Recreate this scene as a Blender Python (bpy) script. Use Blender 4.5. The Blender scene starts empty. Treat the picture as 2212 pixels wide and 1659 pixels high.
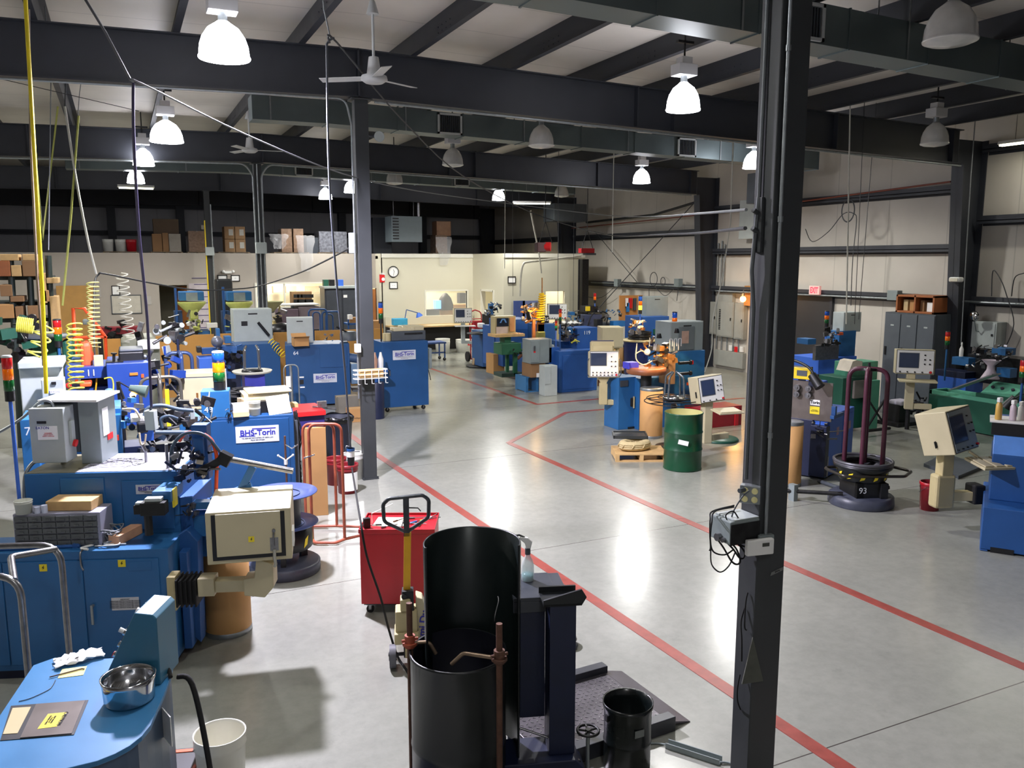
import bpy, math, random
from mathutils import Vector, Matrix
random.seed(7)
PI = math.pi
S = bpy.context.scene
COL = S.collection

# ---------------------------------------------------------------- camera
CAM_H = 3.15
F_PX = 1780.0
YAW, PITCH = math.radians(25.3), math.radians(8.5)
cam_data = bpy.data.cameras.new('camera')
cam_data.sensor_width = 36.0
cam_data.sensor_fit = 'HORIZONTAL'
cam_data.lens = F_PX / 2212.0 * 36.0
cam_data.clip_end = 200
cam = bpy.data.objects.new('camera', cam_data)
COL.objects.link(cam)
cam.location = (0, 0, CAM_H)
cam.rotation_euler = (PI / 2 - PITCH, 0, -YAW)
S.camera = cam

# ---------------------------------------------------------------- world, exposure
S.view_settings.view_transform = 'Standard'
S.view_settings.look = 'None'
S.view_settings.exposure = 0.0
S.view_settings.gamma = 1.0
S.view_settings.use_curve_mapping = False
W = bpy.data.worlds.new('world')
S.world = W
W.use_nodes = True
W.node_tree.nodes['Background'].inputs[0].default_value = (0.05, 0.055, 0.06, 1)
W.node_tree.nodes['Background'].inputs[1].default_value = 0.3
LAMP_W = 430.0

# ---------------------------------------------------------------- helpers
def lin(c):
    return tuple(((v / 255.0) / 12.92 if v / 255.0 <= 0.04045 else ((v / 255.0 + 0.055) / 1.055) ** 2.4) for v in c)

MATS = {}
def mat(name, rgb, rough=0.5, metal=0.0, var=0.12, scale=6.0, bump=0.0, emit=None, strength=0.0, spec=0.5, alpha=1.0, trans=0.0, coat=0.0):
    if name in MATS:
        return MATS[name]
    m = bpy.data.materials.new(name)
    m.use_nodes = True
    nt = m.node_tree
    b = nt.nodes['Principled BSDF']
    c = lin(rgb)
    b.inputs['Base Color'].default_value = (*c, 1)
    b.inputs['Roughness'].default_value = rough
    b.inputs['Metallic'].default_value = metal
    b.inputs['Specular IOR Level'].default_value = spec
    b.inputs['Alpha'].default_value = alpha
    b.inputs['Transmission Weight'].default_value = trans
    b.inputs['Coat Weight'].default_value = coat
    if emit:
        b.inputs['Emission Color'].default_value = (*lin(emit), 1)
        b.inputs['Emission Strength'].default_value = strength
    if var > 0:
        tc = nt.nodes.new('ShaderNodeTexCoord')
        n = nt.nodes.new('ShaderNodeTexNoise')
        n.inputs['Scale'].default_value = scale
        n.inputs['Detail'].default_value = 5
        nt.links.new(tc.outputs['Object'], n.inputs['Vector'])
        r = nt.nodes.new('ShaderNodeValToRGB')
        r.color_ramp.elements[0].position = 0.3
        r.color_ramp.elements[1].position = 0.7
        r.color_ramp.elements[0].color = (*[max(0, v * (1 - var)) for v in c], 1)
        r.color_ramp.elements[1].color = (*[min(1, v * (1 + var * 0.7)) for v in c], 1)
        nt.links.new(n.outputs['Fac'], r.inputs['Fac'])
        nt.links.new(r.outputs['Color'], b.inputs['Base Color'])
        mr = nt.nodes.new('ShaderNodeMapRange')
        mr.inputs['To Min'].default_value = max(0.03, rough - 0.08)
        mr.inputs['To Max'].default_value = min(1, rough + 0.1)
        nt.links.new(n.outputs['Fac'], mr.inputs['Value'])
        nt.links.new(mr.outputs['Result'], b.inputs['Roughness'])
        if bump > 0:
            bp = nt.nodes.new('ShaderNodeBump')
            bp.inputs['Strength'].default_value = bump
            bp.inputs['Distance'].default_value = 0.01
            nt.links.new(n.outputs['Fac'], bp.inputs['Height'])
            nt.links.new(bp.outputs['Normal'], b.inputs['Normal'])
    MATS[name] = m
    return m

class MB:
    """collects shapes for ONE mesh"""
    def __init__(s):
        s.v, s.f, s.sm, s.mi = [], [], [], []
        s.xf = Matrix()
        s.m = 0
    def add(s, vs, fs, smooth=False):
        o = len(s.v)
        s.v += [tuple(s.xf @ Vector(p)) for p in vs]
        s.f += [tuple(i + o for i in f) for f in fs]
        s.sm += [smooth] * len(fs)
        s.mi += [s.m] * len(fs)
        return s
    def box(s, x0, x1, y0, y1, z0, z1):
        x0, x1 = min(x0, x1), max(x0, x1); y0, y1 = min(y0, y1), max(y0, y1); z0, z1 = min(z0, z1), max(z0, z1)
        return s.add([(x0,y0,z0),(x1,y0,z0),(x1,y1,z0),(x0,y1,z0),(x0,y0,z1),(x1,y0,z1),(x1,y1,z1),(x0,y1,z1)],
                     [(3,2,1,0),(4,5,6,7),(0,1,5,4),(1,2,6,5),(2,3,7,6),(3,0,4,7)])
    def cb(s, cx, cy, cz, w, d, h, rz=0, rx=0, ry=0):
        """box centred at a point, size, rotation"""
        old = s.xf
        s.xf = old @ Matrix.Translation((cx, cy, cz)) @ Matrix.Rotation(rz, 4, 'Z') @ Matrix.Rotation(ry, 4, 'Y') @ Matrix.Rotation(rx, 4, 'X')
        s.box(-w/2, w/2, -d/2, d/2, -h/2, h/2)
        s.xf = old
        return s
    def prism(s, poly, lo, hi, axis='z'):
        """polygon in the plane across axis: x -> (y,z), y -> (x,z), z -> (x,y)"""
        n = len(poly)
        def P(a, b, t):
            return {'x': (t, a, b), 'y': (a, t, b), 'z': (a, b, t)}[axis]
        vs = [P(a, b, lo) for a, b in poly] + [P(a, b, hi) for a, b in poly]
        fs = [tuple(range(n))[::-1], tuple(range(n, 2*n))] + [(i, (i+1) % n, n + (i+1) % n, n + i) for i in range(n)]
        return s.add(vs, fs)
    def lathe(s, prof, c=(0,0,0), n=24, axis='z', caps=True, a0=0, a1=2*PI):
        full = abs(a1 - a0 - 2*PI) < 1e-6
        k = n if full else n + 1
        vs, fs = [], []
        for r, z in prof:
            for i in range(k):
                a = a0 + (a1 - a0) * i / n
                p = (r*math.cos(a), r*math.sin(a), z)
                if axis == 'x': p = (p[2], p[0], p[1])
                if axis == 'y': p = (p[0], p[2], p[1])
                vs.append((c[0]+p[0], c[1]+p[1], c[2]+p[2]))
        for j in range(len(prof)-1):
            for i in range(n):
                i2 = (i+1) % k
                fs.append((j*k+i, j*k+i2, (j+1)*k+i2, (j+1)*k+i))
        s.add(vs, fs, True)
        if caps and full:
            if prof[0][0] > 1e-5: s.add([vs[i] for i in range(n)], [tuple(range(n))[::-1]])
            if prof[-1][0] > 1e-5: s.add([vs[(len(prof)-1)*k+i] for i in range(n)], [tuple(range(n))])
        return s
    def cyl(s, p0, p1, r, r2=None, n=16, caps=True):
        p0, p1 = Vector(p0), Vector(p1)
        r2 = r if r2 is None else r2
        d = (p1 - p0)
        q = d.to_track_quat('Z', 'Y').to_matrix().to_4x4()
        old = s.xf
        s.xf = old @ Matrix.Translation(p0) @ q
        s.lathe([(r, 0), (r2, d.length)], n=n, caps=caps)
        s.xf = old
        return s
    def tube(s, pts, r, n=8, closed=False, bend=0.0, seg=5):
        pts = [Vector(p) for p in pts]
        if bend > 0: pts = fillet(pts, bend, seg, closed)
        N = len(pts)
        vs, fs = [], []
        up = None
        for i in range(N):
            if closed: t = pts[(i+1) % N] - pts[i-1]
            else: t = pts[min(i+1, N-1)] - pts[max(i-1, 0)]
            if t.length < 1e-9: t = Vector((0,0,1))
            t.normalize()
            if up is None:
                up = Vector((0,0,1)) if abs(t.z) < 0.9 else Vector((1,0,0))
            up = (up - t * up.dot(t))
            if up.length < 1e-6: up = t.orthogonal()
            up.normalize()
            sd = t.cross(up)
            for k in range(n):
                a = 2*PI*k/n
                vs.append(tuple(pts[i] + up*math.cos(a)*r + sd*math.sin(a)*r))
        for i in range(N if closed else N-1):
            j = (i+1) % N
            for k in range(n):
                k2 = (k+1) % n
                fs.append((i*n+k, i*n+k2, j*n+k2, j*n+k))
        s.add(vs, fs, True)
        if not closed:
            s.add(vs[:n], [tuple(range(n))[::-1]]); s.add(vs[-n:], [tuple(range(n))])
        return s
    def helix(s, p0, p1, R, turns, r, n=6, per=14, R2=None):
        p0, p1 = Vector(p0), Vector(p1)
        d = p1 - p0
        q = d.to_track_quat('Z', 'Y')
        R2 = R if R2 is None else R2
        K = int(turns * per)
        pts = []
        for i in range(K + 1):
            t = i / K; a = 2*PI*turns*t; rr = R + (R2-R)*t
            pts.append(p0 + q @ Vector((rr*math.cos(a), rr*math.sin(a), d.length*t)))
        return s.tube(pts, r, n)
    def quad(s, a, b, c, d): return s.add([a, b, c, d], [(0,1,2,3)])
    def ball(s, c, r, n=14, sz=1.0):
        pr = [(r*math.sin(PI*i/(n//2)), -r*sz*math.cos(PI*i/(n//2))) for i in range(n//2+1)]
        return s.lathe(pr, c, n, caps=False)
    def obj(s, name, m, parent=None, bevel=0.0, solid=0.0):
        me = bpy.data.meshes.new(name)
        me.from_pydata(s.v, [], s.f)
        me.polygons.foreach_set('use_smooth', s.sm)
        ms = m if isinstance(m, (list, tuple)) else [m]
        for q in ms: me.materials.append(q)
        if len(ms) > 1: me.polygons.foreach_set('material_index', s.mi)
        me.update()
        o = bpy.data.objects.new(name, me)
        COL.objects.link(o)
        if parent: o.parent = parent
        if solid:
            md = o.modifiers.new('thick', 'SOLIDIFY'); md.thickness = solid; md.offset = 0
        if bevel:
            md = o.modifiers.new('bevel', 'BEVEL'); md.width = bevel; md.segments = 2; md.limit_method = 'ANGLE'; md.angle_limit = math.radians(40)
        return o

def fillet(pts, rad, seg=5, closed=False):
    out = []
    N = len(pts)
    for i, p in enumerate(pts):
        if not closed and (i == 0 or i == N-1):
            out.append(p); continue
        a, b = pts[i-1], pts[(i+1) % N]
        u, w = (a-p), (b-p)
        if u.length < 1e-6 or w.length < 1e-6 or u.angle(w) > PI-0.03:
            out.append(p); continue
        d = min(rad / math.tan(u.angle(w)/2), u.length*0.49, w.length*0.49)
        s0, s1 = p + u.normalized()*d, p + w.normalized()*d
        for k in range(seg+1):
            t = k/seg
            out.append(s0*(1-t)**2 + p*2*t*(1-t) + s1*t*t)
    return out

def sag(a, b, drop, n=14):
    a, b = Vector(a), Vector(b)
    return [a.lerp(b, i/n) - Vector((0,0,4*drop*(i/n)*(1-i/n))) for i in range(n+1)]

def spline(pts, n=6):
    pts = [Vector(p) for p in pts]
    P = [pts[0]] + pts + [pts[-1]]
    out = []
    for i in range(1, len(P)-2):
        for k in range(n):
            t = k/n
            a, b, c, d = P[i-1], P[i], P[i+1], P[i+2]
            out.append(0.5*((2*b) + (c-a)*t + (2*a-5*b+4*c-d)*t*t + (3*b-a-3*c+d)*t**3))
    out.append(pts[-1])
    return out

LAB = {}
def tag(o, label=None, cat=None, group=None, kind=None):
    if label: o['label'] = label
    if cat: o['category'] = cat
    if group: o['group'] = group
    if kind: o['kind'] = kind
    return o

def thing(name, label, cat, loc=(0,0,0), rz=0, group=None):
    o = bpy.data.objects.new(name, None)
    COL.objects.link(o)
    o.empty_display_size = 0.1
    o.location = loc; o.rotation_euler = (0, 0, rz)
    return tag(o, label, cat, group)

def place(o, loc, rz=0): o.location = loc; o.rotation_euler = (0, 0, rz); return o

def dup(root, loc, rz=None, label=None, group=None):
    r = root.copy(); COL.objects.link(r); r.location = loc
    if rz is not None: r.rotation_euler = (0, 0, rz)
    if label: r['label'] = label
    if group: r['group'] = group
    def rec(a, b):
        for ch in list(a.children):
            c = ch.copy(); COL.objects.link(c); c.parent = b
            rec(ch, c)
    rec(root, r)
    return r

def text(body, size, m, parent, loc, rot=(PI/2, 0, 0), name='lettering', ext=0.0008, sx=1.0, align='CENTER', shear=0.0, bold=0.0):
    if body.isdigit(): bold = 0
    c = bpy.data.curves.new(name, 'FONT')
    c.body = body; c.size = size; c.extrude = ext; c.align_x = align; c.align_y = 'CENTER'; c.shear = shear; c.offset = bold
    t = bpy.data.objects.new(name + '_tmp', c)
    COL.objects.link(t)
    bpy.context.view_layer.update()
    me = bpy.data.meshes.new_from_object(t)
    bpy.data.objects.remove(t); bpy.data.curves.remove(c)
    me.materials.clear(); me.materials.append(m)
    o = bpy.data.objects.new(name, me); COL.objects.link(o)
    if parent: o.parent = parent
    o.location = loc; o.rotation_euler = rot; o.scale = (sx, 1, 1)
    return o

# camera-side ray helper: turns a picture position into a point in the room at a given height / depth / side distance
_fw = Vector((math.sin(YAW)*math.cos(PITCH), math.cos(YAW)*math.cos(PITCH), -math.sin(PITCH)))
_rt = Vector((math.cos(YAW), -math.sin(YAW), 0))
_up = _rt.cross(_fw)
def _ray(x, y): return _fw + _rt*((x-1106)/F_PX) - _up*((y-829.5)/F_PX)
def gz(x, y, z=0.0):
    r = _ray(x, y); return Vector((0,0,CAM_H)) + r*((z-CAM_H)/r.z)
def gy(x, y, Y):
    r = _ray(x, y); return Vector((0,0,CAM_H)) + r*(Y/r.y)
def gx(x, y, X):
    r = _ray(x, y); return Vector((0,0,CAM_H)) + r*(X/r.x)

# ---------------------------------------------------------------- shared materials
BLUE = mat('machine blue paint', (38, 98, 152), 0.42, var=0.10, scale=3)
BLUE2 = mat('deep blue paint', (32, 80, 140), 0.45, var=0.12, scale=3)
BLUE3 = mat('faded teal blue paint', (52, 118, 168), 0.4, var=0.10, scale=3)
BLUEL = mat('light cobalt paint', (58, 108, 208), 0.42, var=0.08, scale=3)
NAVY = mat('navy steel paint', (16, 26, 56), 0.45, var=0.2, scale=4)
GREEN = mat('machine green paint', (28, 84, 66), 0.45, var=0.12, scale=3)
GREENL = mat('pale green panel paint', (96, 172, 142), 0.4, var=0.06)
GREEN_D = mat('drum green enamel', (14, 68, 42), 0.3, var=0.15, scale=4)
CREAM = mat('cream enclosure paint', (192, 182, 148), 0.45, var=0.05, scale=4)
CREAM_D = mat('aged cream paint', (186, 172, 128), 0.5, var=0.08, scale=4)
GREY = mat('grey enclosure paint', (128, 138, 138), 0.45, var=0.06)
GREY_L = mat('pale grey paint', (170, 178, 176), 0.45, var=0.06)
GREY_D = mat('dark grey paint', (70, 76, 82), 0.5, var=0.1)
GALV = mat('galvanised steel', (150, 156, 158), 0.38, 0.7, var=0.15, scale=14)
STEEL = mat('bare steel', (140, 140, 142), 0.3, 0.9, var=0.2, scale=20)
CHROME = mat('chrome', (200, 202, 205), 0.12, 1.0, var=0.05)
DSTEEL = mat('oily dark steel', (48, 48, 50), 0.35, 0.7, var=0.3, scale=20)
RUST = mat('rusty steel', (96, 66, 52), 0.7, 0.3, var=0.35, scale=25)
BLACK = mat('black plastic', (18, 19, 21), 0.45, var=0.1)
RUBBER = mat('black rubber', (14, 14, 15), 0.8, var=0.1)
BLACKP = mat('black painted steel', (20, 24, 27), 0.35, var=0.2, scale=5)
CHAR = mat('charcoal structural paint', (46, 49, 56), 0.5, var=0.12, scale=3)
CHAR2 = mat('grey-black column paint', (52, 55, 57), 0.5, var=0.12, scale=3)
RED = mat('red tool paint', (170, 24, 36), 0.35, var=0.08, scale=3)
RED_B = mat('bright red plastic', (206, 32, 36), 0.35, var=0.03)
ORANGE = mat('orange paint', (222, 92, 40), 0.4, var=0.1)
COPPER = mat('rusty orange paint', (160, 78, 54), 0.45, var=0.25, scale=9)
YEL = mat('yellow plastic', (232, 200, 30), 0.45, var=0.05)
YELP = mat('yellow paint', (216, 164, 32), 0.4, var=0.1)
WHITE = mat('white plastic', (226, 226, 222), 0.5, var=0.03)
PAPER = mat('white paper', (240, 240, 238), 0.8, var=0.02)
CARD = mat('brown cardboard', (176, 132, 82), 0.85, var=0.08, scale=3)
CARD_D = mat('dark cardboard', (138, 104, 70), 0.85, var=0.1, scale=3)
FIBRE = mat('kraft fibre board', (186, 142, 88), 0.7, var=0.08, scale=3)
WOOD = mat('pine wood', (200, 164, 110), 0.7, var=0.15, scale=10)
WOOD_D = mat('brown wood', (150, 88, 48), 0.6, var=0.15, scale=10)
PLY = mat('plywood sheet', (184, 134, 66), 0.75, var=0.12, scale=2)
BLUEP = mat('blue plastic', (40, 120, 190), 0.4, var=0.05)
SCREEN = mat('dark screen glass', (52, 62, 84), 0.15, var=0.05, spec=0.6)
SIGNY = mat('yellow sticker', (236, 214, 40), 0.5, var=0.02)
BADGE = mat('silver badge', (196, 200, 208), 0.45, var=0.03)
INK = mat('blue ink', (36, 36, 150), 0.5, var=0)
INKB = mat('black ink', (24, 24, 26), 0.6, var=0)
INKW = mat('white ink', (230, 234, 238), 0.6, var=0)
GLASSC = mat('clear plastic film', (230, 232, 235), 0.15, var=0.0, alpha=0.25, spec=0.8)
BRASS = mat('warm bronze', (190, 130, 70), 0.35, 0.8, var=0.2, scale=20)
# ================================================================ THE SETTING
XR, XL, YB, YF = 16.0, -10.0, -3.0, 36.4
RIDGE = 3.1
def eave(x): return 5.98 - 0.022*abs(x - RIDGE)      # top of rafters = underside of purlins
def rbot(x): return 5.35 - 0.024*abs(x - RIDGE)
PUR = 0.32
FR = [3.45, 11.5, 19.8, 28.2, 35.85]

def floor_mat():
    m = bpy.data.materials.new('sealed grey concrete'); m.use_nodes = True
    nt = m.node_tree; b = nt.nodes['Principled BSDF']; L = nt.links.new
    tc = nt.nodes.new('ShaderNodeTexCoord')
    def noise(sc, det=6, ro=0.6):
        n = nt.nodes.new('ShaderNodeTexNoise'); n.inputs['Scale'].default_value = sc; n.inputs['Detail'].default_value = det; n.inputs['Roughness'].default_value = ro
        L(tc.outputs['Object'], n.inputs['Vector']); return n.outputs['Fac']
    def ramp(f, p0, c0, p1, c1):
        r = nt.nodes.new('ShaderNodeValToRGB'); r.color_ramp.elements[0].position = p0; r.color_ramp.elements[1].position = p1
        r.color_ramp.elements[0].color = (*c0, 1); r.color_ramp.elements[1].color = (*c1, 1); L(f, r.inputs['Fac']); return r.outputs['Color']
    base = ramp(noise(0.5, 8), 0.3, lin((134, 136, 127)), 0.75, lin((154, 155, 145)))
    fine = ramp(noise(9, 8, 0.7), 0.35, (0.86, 0.86, 0.86), 0.6, (1, 1, 1))
    scuff = ramp(noise(2.6, 12, 0.75), 0.30, (0.80, 0.80, 0.80), 0.40, (1, 1, 1))
    def mul(a, c, fac=1.0):
        x = nt.nodes.new('ShaderNodeMix'); x.data_type = 'RGBA'; x.blend_type = 'MULTIPLY'; x.inputs['Factor'].default_value = fac
        L(a, x.inputs['A']); L(c, x.inputs['B']); return x.outputs['Result']
    c = mul(mul(base, fine, 0.8), scuff, 0.8)
    # saw-cut joints every 4.15 m across and 6 m along
    sep = nt.nodes.new('ShaderNodeSeparateXYZ'); L(tc.outputs['Object'], sep.inputs[0])
    def joint(sock, period, off):
        a = nt.nodes.new('ShaderNodeMath'); a.operation = 'ADD'; a.inputs[1].default_value = off; L(sock, a.inputs[0])
        p = nt.nodes.new('ShaderNodeMath'); p.operation = 'PINGPONG'; p.inputs[1].default_value = period/2; L(a.outputs[0], p.inputs[0])
        q = nt.nodes.new('ShaderNodeMath'); q.operation = 'LESS_THAN'; q.inputs[1].default_value = 0.005; L(p.outputs[0], q.inputs[0]); return q.outputs[0]
    j1 = joint(sep.outputs['Y'], 4.15, -3.62 + 4.15*2)
    x = nt.nodes.new('ShaderNodeMix'); x.data_type = 'RGBA'; L(j1, x.inputs['Factor']); L(c, x.inputs['A']); x.inputs['B'].default_value = (*lin((70, 66, 62)), 1)
    L(x.outputs['Result'], b.inputs['Base Color'])
    rr = nt.nodes.new('ShaderNodeMapRange'); rr.inputs['To Min'].default_value = 0.16; rr.inputs['To Max'].default_value = 0.29
    L(noise(1.6, 8, 0.7), rr.inputs['Value']); L(rr.outputs['Result'], b.inputs['Roughness'])
    bp = nt.nodes.new('ShaderNodeBump'); bp.inputs['Strength'].default_value = 0.04; bp.inputs['Distance'].default_value = 0.01
    L(noise(5, 4, 0.5), bp.inputs['Height']); L(bp.outputs['Normal'], b.inputs['Normal'])
    b.inputs['Specular IOR Level'].default_value = 0.55
    return m

def insul_mat(name, rgb, axis, period):
    m = mat(name, rgb, 0.55, var=0.10, scale=0.9, bump=0.25)
    nt = m.node_tree; b = nt.nodes['Principled BSDF']; L = nt.links.new
    src = b.inputs['Base Color'].links[0].from_socket
    tc = nt.nodes.new('ShaderNodeTexCoord'); sep = nt.nodes.new('ShaderNodeSeparateXYZ'); L(tc.outputs['Object'], sep.inputs[0])
    p = nt.nodes.new('ShaderNodeMath'); p.operation = 'PINGPONG'; p.inputs[1].default_value = period/2; L(sep.outputs[axis], p.inputs[0])
    q = nt.nodes.new('ShaderNodeMapRange'); q.inputs['From Min'].default_value = 0.0; q.inputs['From Max'].default_value = 0.02
    q.inputs['To Min'].default_value = 0.72; q.inputs['To Max'].default_value = 1.0; L(p.outputs[0], q.inputs['Value'])
    x = nt.nodes.new('ShaderNodeMix'); x.data_type = 'RGBA'; x.blend_type = 'MULTIPLY'; x.inputs['Factor'].default_value = 1
    L(src, x.inputs['A']); L(q.outputs['Result'], x.inputs['B']); L(x.outputs['Result'], b.inputs['Base Color'])
    return m

FLOOR = floor_mat()
INS_W = insul_mat('white wall insulation facing', (192, 186, 176), 'Y', 1.52)
INS_F = insul_mat('far wall insulation facing', (176, 176, 180), 'X', 1.52)
INS_R = insul_mat('roof insulation facing', (214, 208, 200), 'Y', 1.22)
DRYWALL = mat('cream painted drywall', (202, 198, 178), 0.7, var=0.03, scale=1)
DRYWALL2 = mat('less lit drywall', (168, 160, 150), 0.7, var=0.03, scale=1)  # weaker light on the left office wall is put into this greyer colour
STRIPE = mat('red floor paint', (142, 64, 56), 0.32, var=0.22, scale=12)

def struct(mb, name, m, **k): o = mb.obj(name, m, **k); o['kind'] = 'structure'; return o

mb = MB(); mb.box(XL-0.3, XR+0.3, YB-0.3, YF+0.3, -0.2, 0); struct(mb, 'floor', FLOOR)
# roof: two shallow slopes
mb = MB()
for x0, x1 in ((XL-0.3, RIDGE), (RIDGE, XR+0.3)):
    z0, z1 = eave(x0)+PUR, eave(x1)+PUR
    mb.add([(x0,YB-0.3,z0),(x1,YB-0.3,z1),(x1,YF+0.3,z1),(x0,YF+0.3,z0),(x0,YB-0.3,z0+0.1),(x1,YB-0.3,z1+0.1),(x1,YF+0.3,z1+0.1),(x0,YF+0.3,z0+0.1)],
           [(0,1,2,3),(7,6,5,4),(0,4,5,1),(1,5,6,2),(2,6,7,3),(3,7,4,0)])
struct(mb, 'ceiling', INS_R)
mb = MB(); mb.box(XR, XR+0.2, YB, YF, 0, 6.1); struct(mb, 'wall_right', INS_W)
mb = MB(); mb.box(XL-0.2, XL, YB, YF, 0, 6.1); struct(mb, 'wall_left', INS_W)
mb = MB(); mb.box(XL, XR, YF, YF+0.2, 0, 6.4); struct(mb, 'wall_back', INS_F)
mb = MB(); mb.box(XL, XR, YB-0.2, YB, 0, 6.4); struct(mb, 'wall_front', INS_F)

# painted aisle lines
def stripe(pts, w, name):
    mb = MB()
    for (a, b) in zip(pts[:-1], pts[1:]):
        a, b = Vector((*a, 0)), Vector((*b, 0)); d = (b-a).normalized(); n = Vector((-d.y, d.x, 0))*w/2
        e = d*w*0.2
        z = Vector((0,0,0.004+0.0007*len(mb.v)/8))
        mb.add([tuple(a-e-n), tuple(b+e-n), tuple(b+e+n), tuple(a-e+n), tuple(a-e-n+z), tuple(b+e-n+z), tuple(b+e+n+z), tuple(a-e+n+z)],
               [(3,2,1,0),(4,5,6,7),(0,1,5,4),(1,2,6,5),(2,3,7,6),(3,0,4,7)])
    o = mb.obj(name, STRIPE); o['kind'] = 'structure'; return o
stripe([(3.62, 12.9+7), (3.64, 12.9), (3.9, 4.3), (4.02, 0.5)], 0.115, 'trim_1')
stripe([(6.32, 0.5), (6.22, 3.85), (6.08, 8), (5.98, 12.7)], 0.115, 'trim_2')
stripe([(5.98, 12.78), (8.3, 14.9), (12.9, 14.75)], 0.10, 'trim_3')
stripe([(8.14, 25.0), (8.2, 16.05), (13.2, 16.15)], 0.10, 'trim_4')

# ---- steel frame
def ibeam_x(mb, x0, x1, y, bot, top, fw=0.2, tf=0.016, tw=0.01):
    for a, b in ((x0, x1),):
        b0, b1, t0, t1 = bot(a), bot(b), top(a), top(b)
        mb.prism([(a,b0),(b,b1),(b,b1+tf),(a,b0+tf)], y-fw/2, y+fw/2, 'y')
        mb.prism([(a,t0-tf),(b,t1-tf),(b,t1),(a,t0)], y-fw/2, y+fw/2, 'y')
        mb.prism([(a,b0),(b,b1),(b,t1),(a,t0)], y-tw/2, y+tw/2, 'y')
def rafter(y, nth):
    mb = MB()
    ibeam_x(mb, RIDGE, XR-0.73, y, rbot, eave); ibeam_x(mb, XL+0.73, RIDGE, y, rbot, eave)
    for x in (-6, -1.5, RIDGE, 7.6, 11.9, 15.0):      # bolted splice plates / stiffeners
        mb.box(x-0.012, x+0.012, y-0.1, y+0.1, rbot(x), eave(x))
        if x in (7.6,): mb.box(x+0.7, x+0.715, y-0.1, y+0.1, rbot(x)-0.01, eave(x))
    o = mb.obj('steel_rafter', CHAR)
    tag(o, 'dark steel roof rafter, ' + nth, 'beam', 'main roof rafters')
rafter(FR[0], 'the nearest one, just over the near column')
rafter(FR[1], 'at the top of the column with the wire basket')
rafter(FR[2], 'second back, behind the small far ceiling fan')
rafter(FR[3], 'third back, over the front of the loft')
rafter(FR[4], 'the last one, against the back wall')
ROWW = ['right of the near column', 'in the middle bay', 'in the far bay beside the panels', 'beyond the loft front', 'in the back corner']
for i, y in enumerate(FR):                              # tapered wall columns
    mb = MB()
    zt = rbot(XR)-0.0
    mb.prism([(XR-0.42, 0.0), (XR-0.015, 0.0), (XR-0.015, zt+0.5), (XR-0.72, zt+0.5), (XR-0.72, zt)], y-0.006, y+0.006, 'y')
    mb.prism([(XR-0.42, 0.0), (XR-0.40, 0.0), (XR-0.70, zt), (XR-0.72, zt)], y-0.13, y+0.13, 'y')
    mb.prism([(XR-0.035, 0.0), (XR-0.01, 0.0), (XR-0.01, zt+0.5), (XR-0.035, zt+0.5)], y-0.13, y+0.13, 'y')
    mb.box(XR-0.55, XR, y-0.15, y+0.15, 0, 0.02)
    o = mb.obj('wall_column', CHAR)
    tag(o, 'dark tapered wall column, ' + ['out of the picture nearest the camera', 'between the brown cubby and the right edge', 'beside the grey breaker panels', 'above the front corner of the office', 'in the back corner'][i], 'column', 'right wall columns')
    mb = MB()
    mb.prism([(XL+0.42, 0.0), (XL+0.015, 0.0), (XL+0.015, zt+0.5), (XL+0.72, zt+0.5), (XL+0.72, zt)], y-0.08, y+0.08, 'y')
    tag(mb.obj('wall_column', CHAR), 'dark tapered steel column along the left wall', 'column', 'left wall columns')
# box columns under the ridge
def box_col(x, y, w, d, zt, label, base=True):
    t = thing('steel_column', label, 'column', (x, y, 0), 0)
    mb = MB(); mb.box(-w/2, w/2, -d/2, d/2, 0, zt); mb.obj('shaft', CHAR2, t, bevel=0.006)
    mb = MB(); mb.box(-w/2-0.02, w/2+0.02, -d/2-0.02, d/2+0.02, 0, 0.015)
    for sx in (-1, 1):
        for sy in (-1, 1): mb.cyl((sx*(w/2+0.008), sy*(d/2+0.008), 0.015), (sx*(w/2+0.008), sy*(d/2+0.008), 0.04), 0.012, n=6)
    mb.obj('base_plate', CHAR2, t)
    mb = MB(); mb.box(-w/2-0.05, w/2+0.05, -d/2-0.05, d/2+0.05, zt-0.02, zt)
    mb.obj('cap_plate', CHAR2, t)
    return t
COL0 = box_col(3.2, 3.45, 0.20, 0.15, 5.32, 'near dark steel column with the thermostat and cable boxes, right of centre')
COL1 = box_col(3.13, 11.5, 0.19, 0.14, 5.335, 'dark steel column carrying the white wire basket, left of centre')
COL2 = box_col(2.97, 19.8, 0.17, 0.17, 5.33, 'dark steel column with three thin conduits and a grey box at loft height')
COL3 = box_col(2.62, 28.0, 0.17, 0.17, 5.33, 'dark steel column with a yellow cord beside the loft pallets')
# back wall posts
for i, x in enumerate((-0.14, 2.36, 8.9, 12.6)):
    mb = MB(); mb.box(x-0.15, x+0.15, 36.02, 36.05, 3.4, 6.0); mb.box(x-0.15, x+0.15, 36.33, 36.36, 3.4, 6.0); mb.box(x-0.01, x+0.01, 36.03, 36.35, 3.4, 6.0)
    tag(mb.obj('wind_column', CHAR), 'dark steel post against the back wall above the loft, ' + ['behind the red pail', 'behind the loft box pallet', 'left of the unit heater', 'right of the wrapped box tower'][i], 'column', 'back wall posts')
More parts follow.
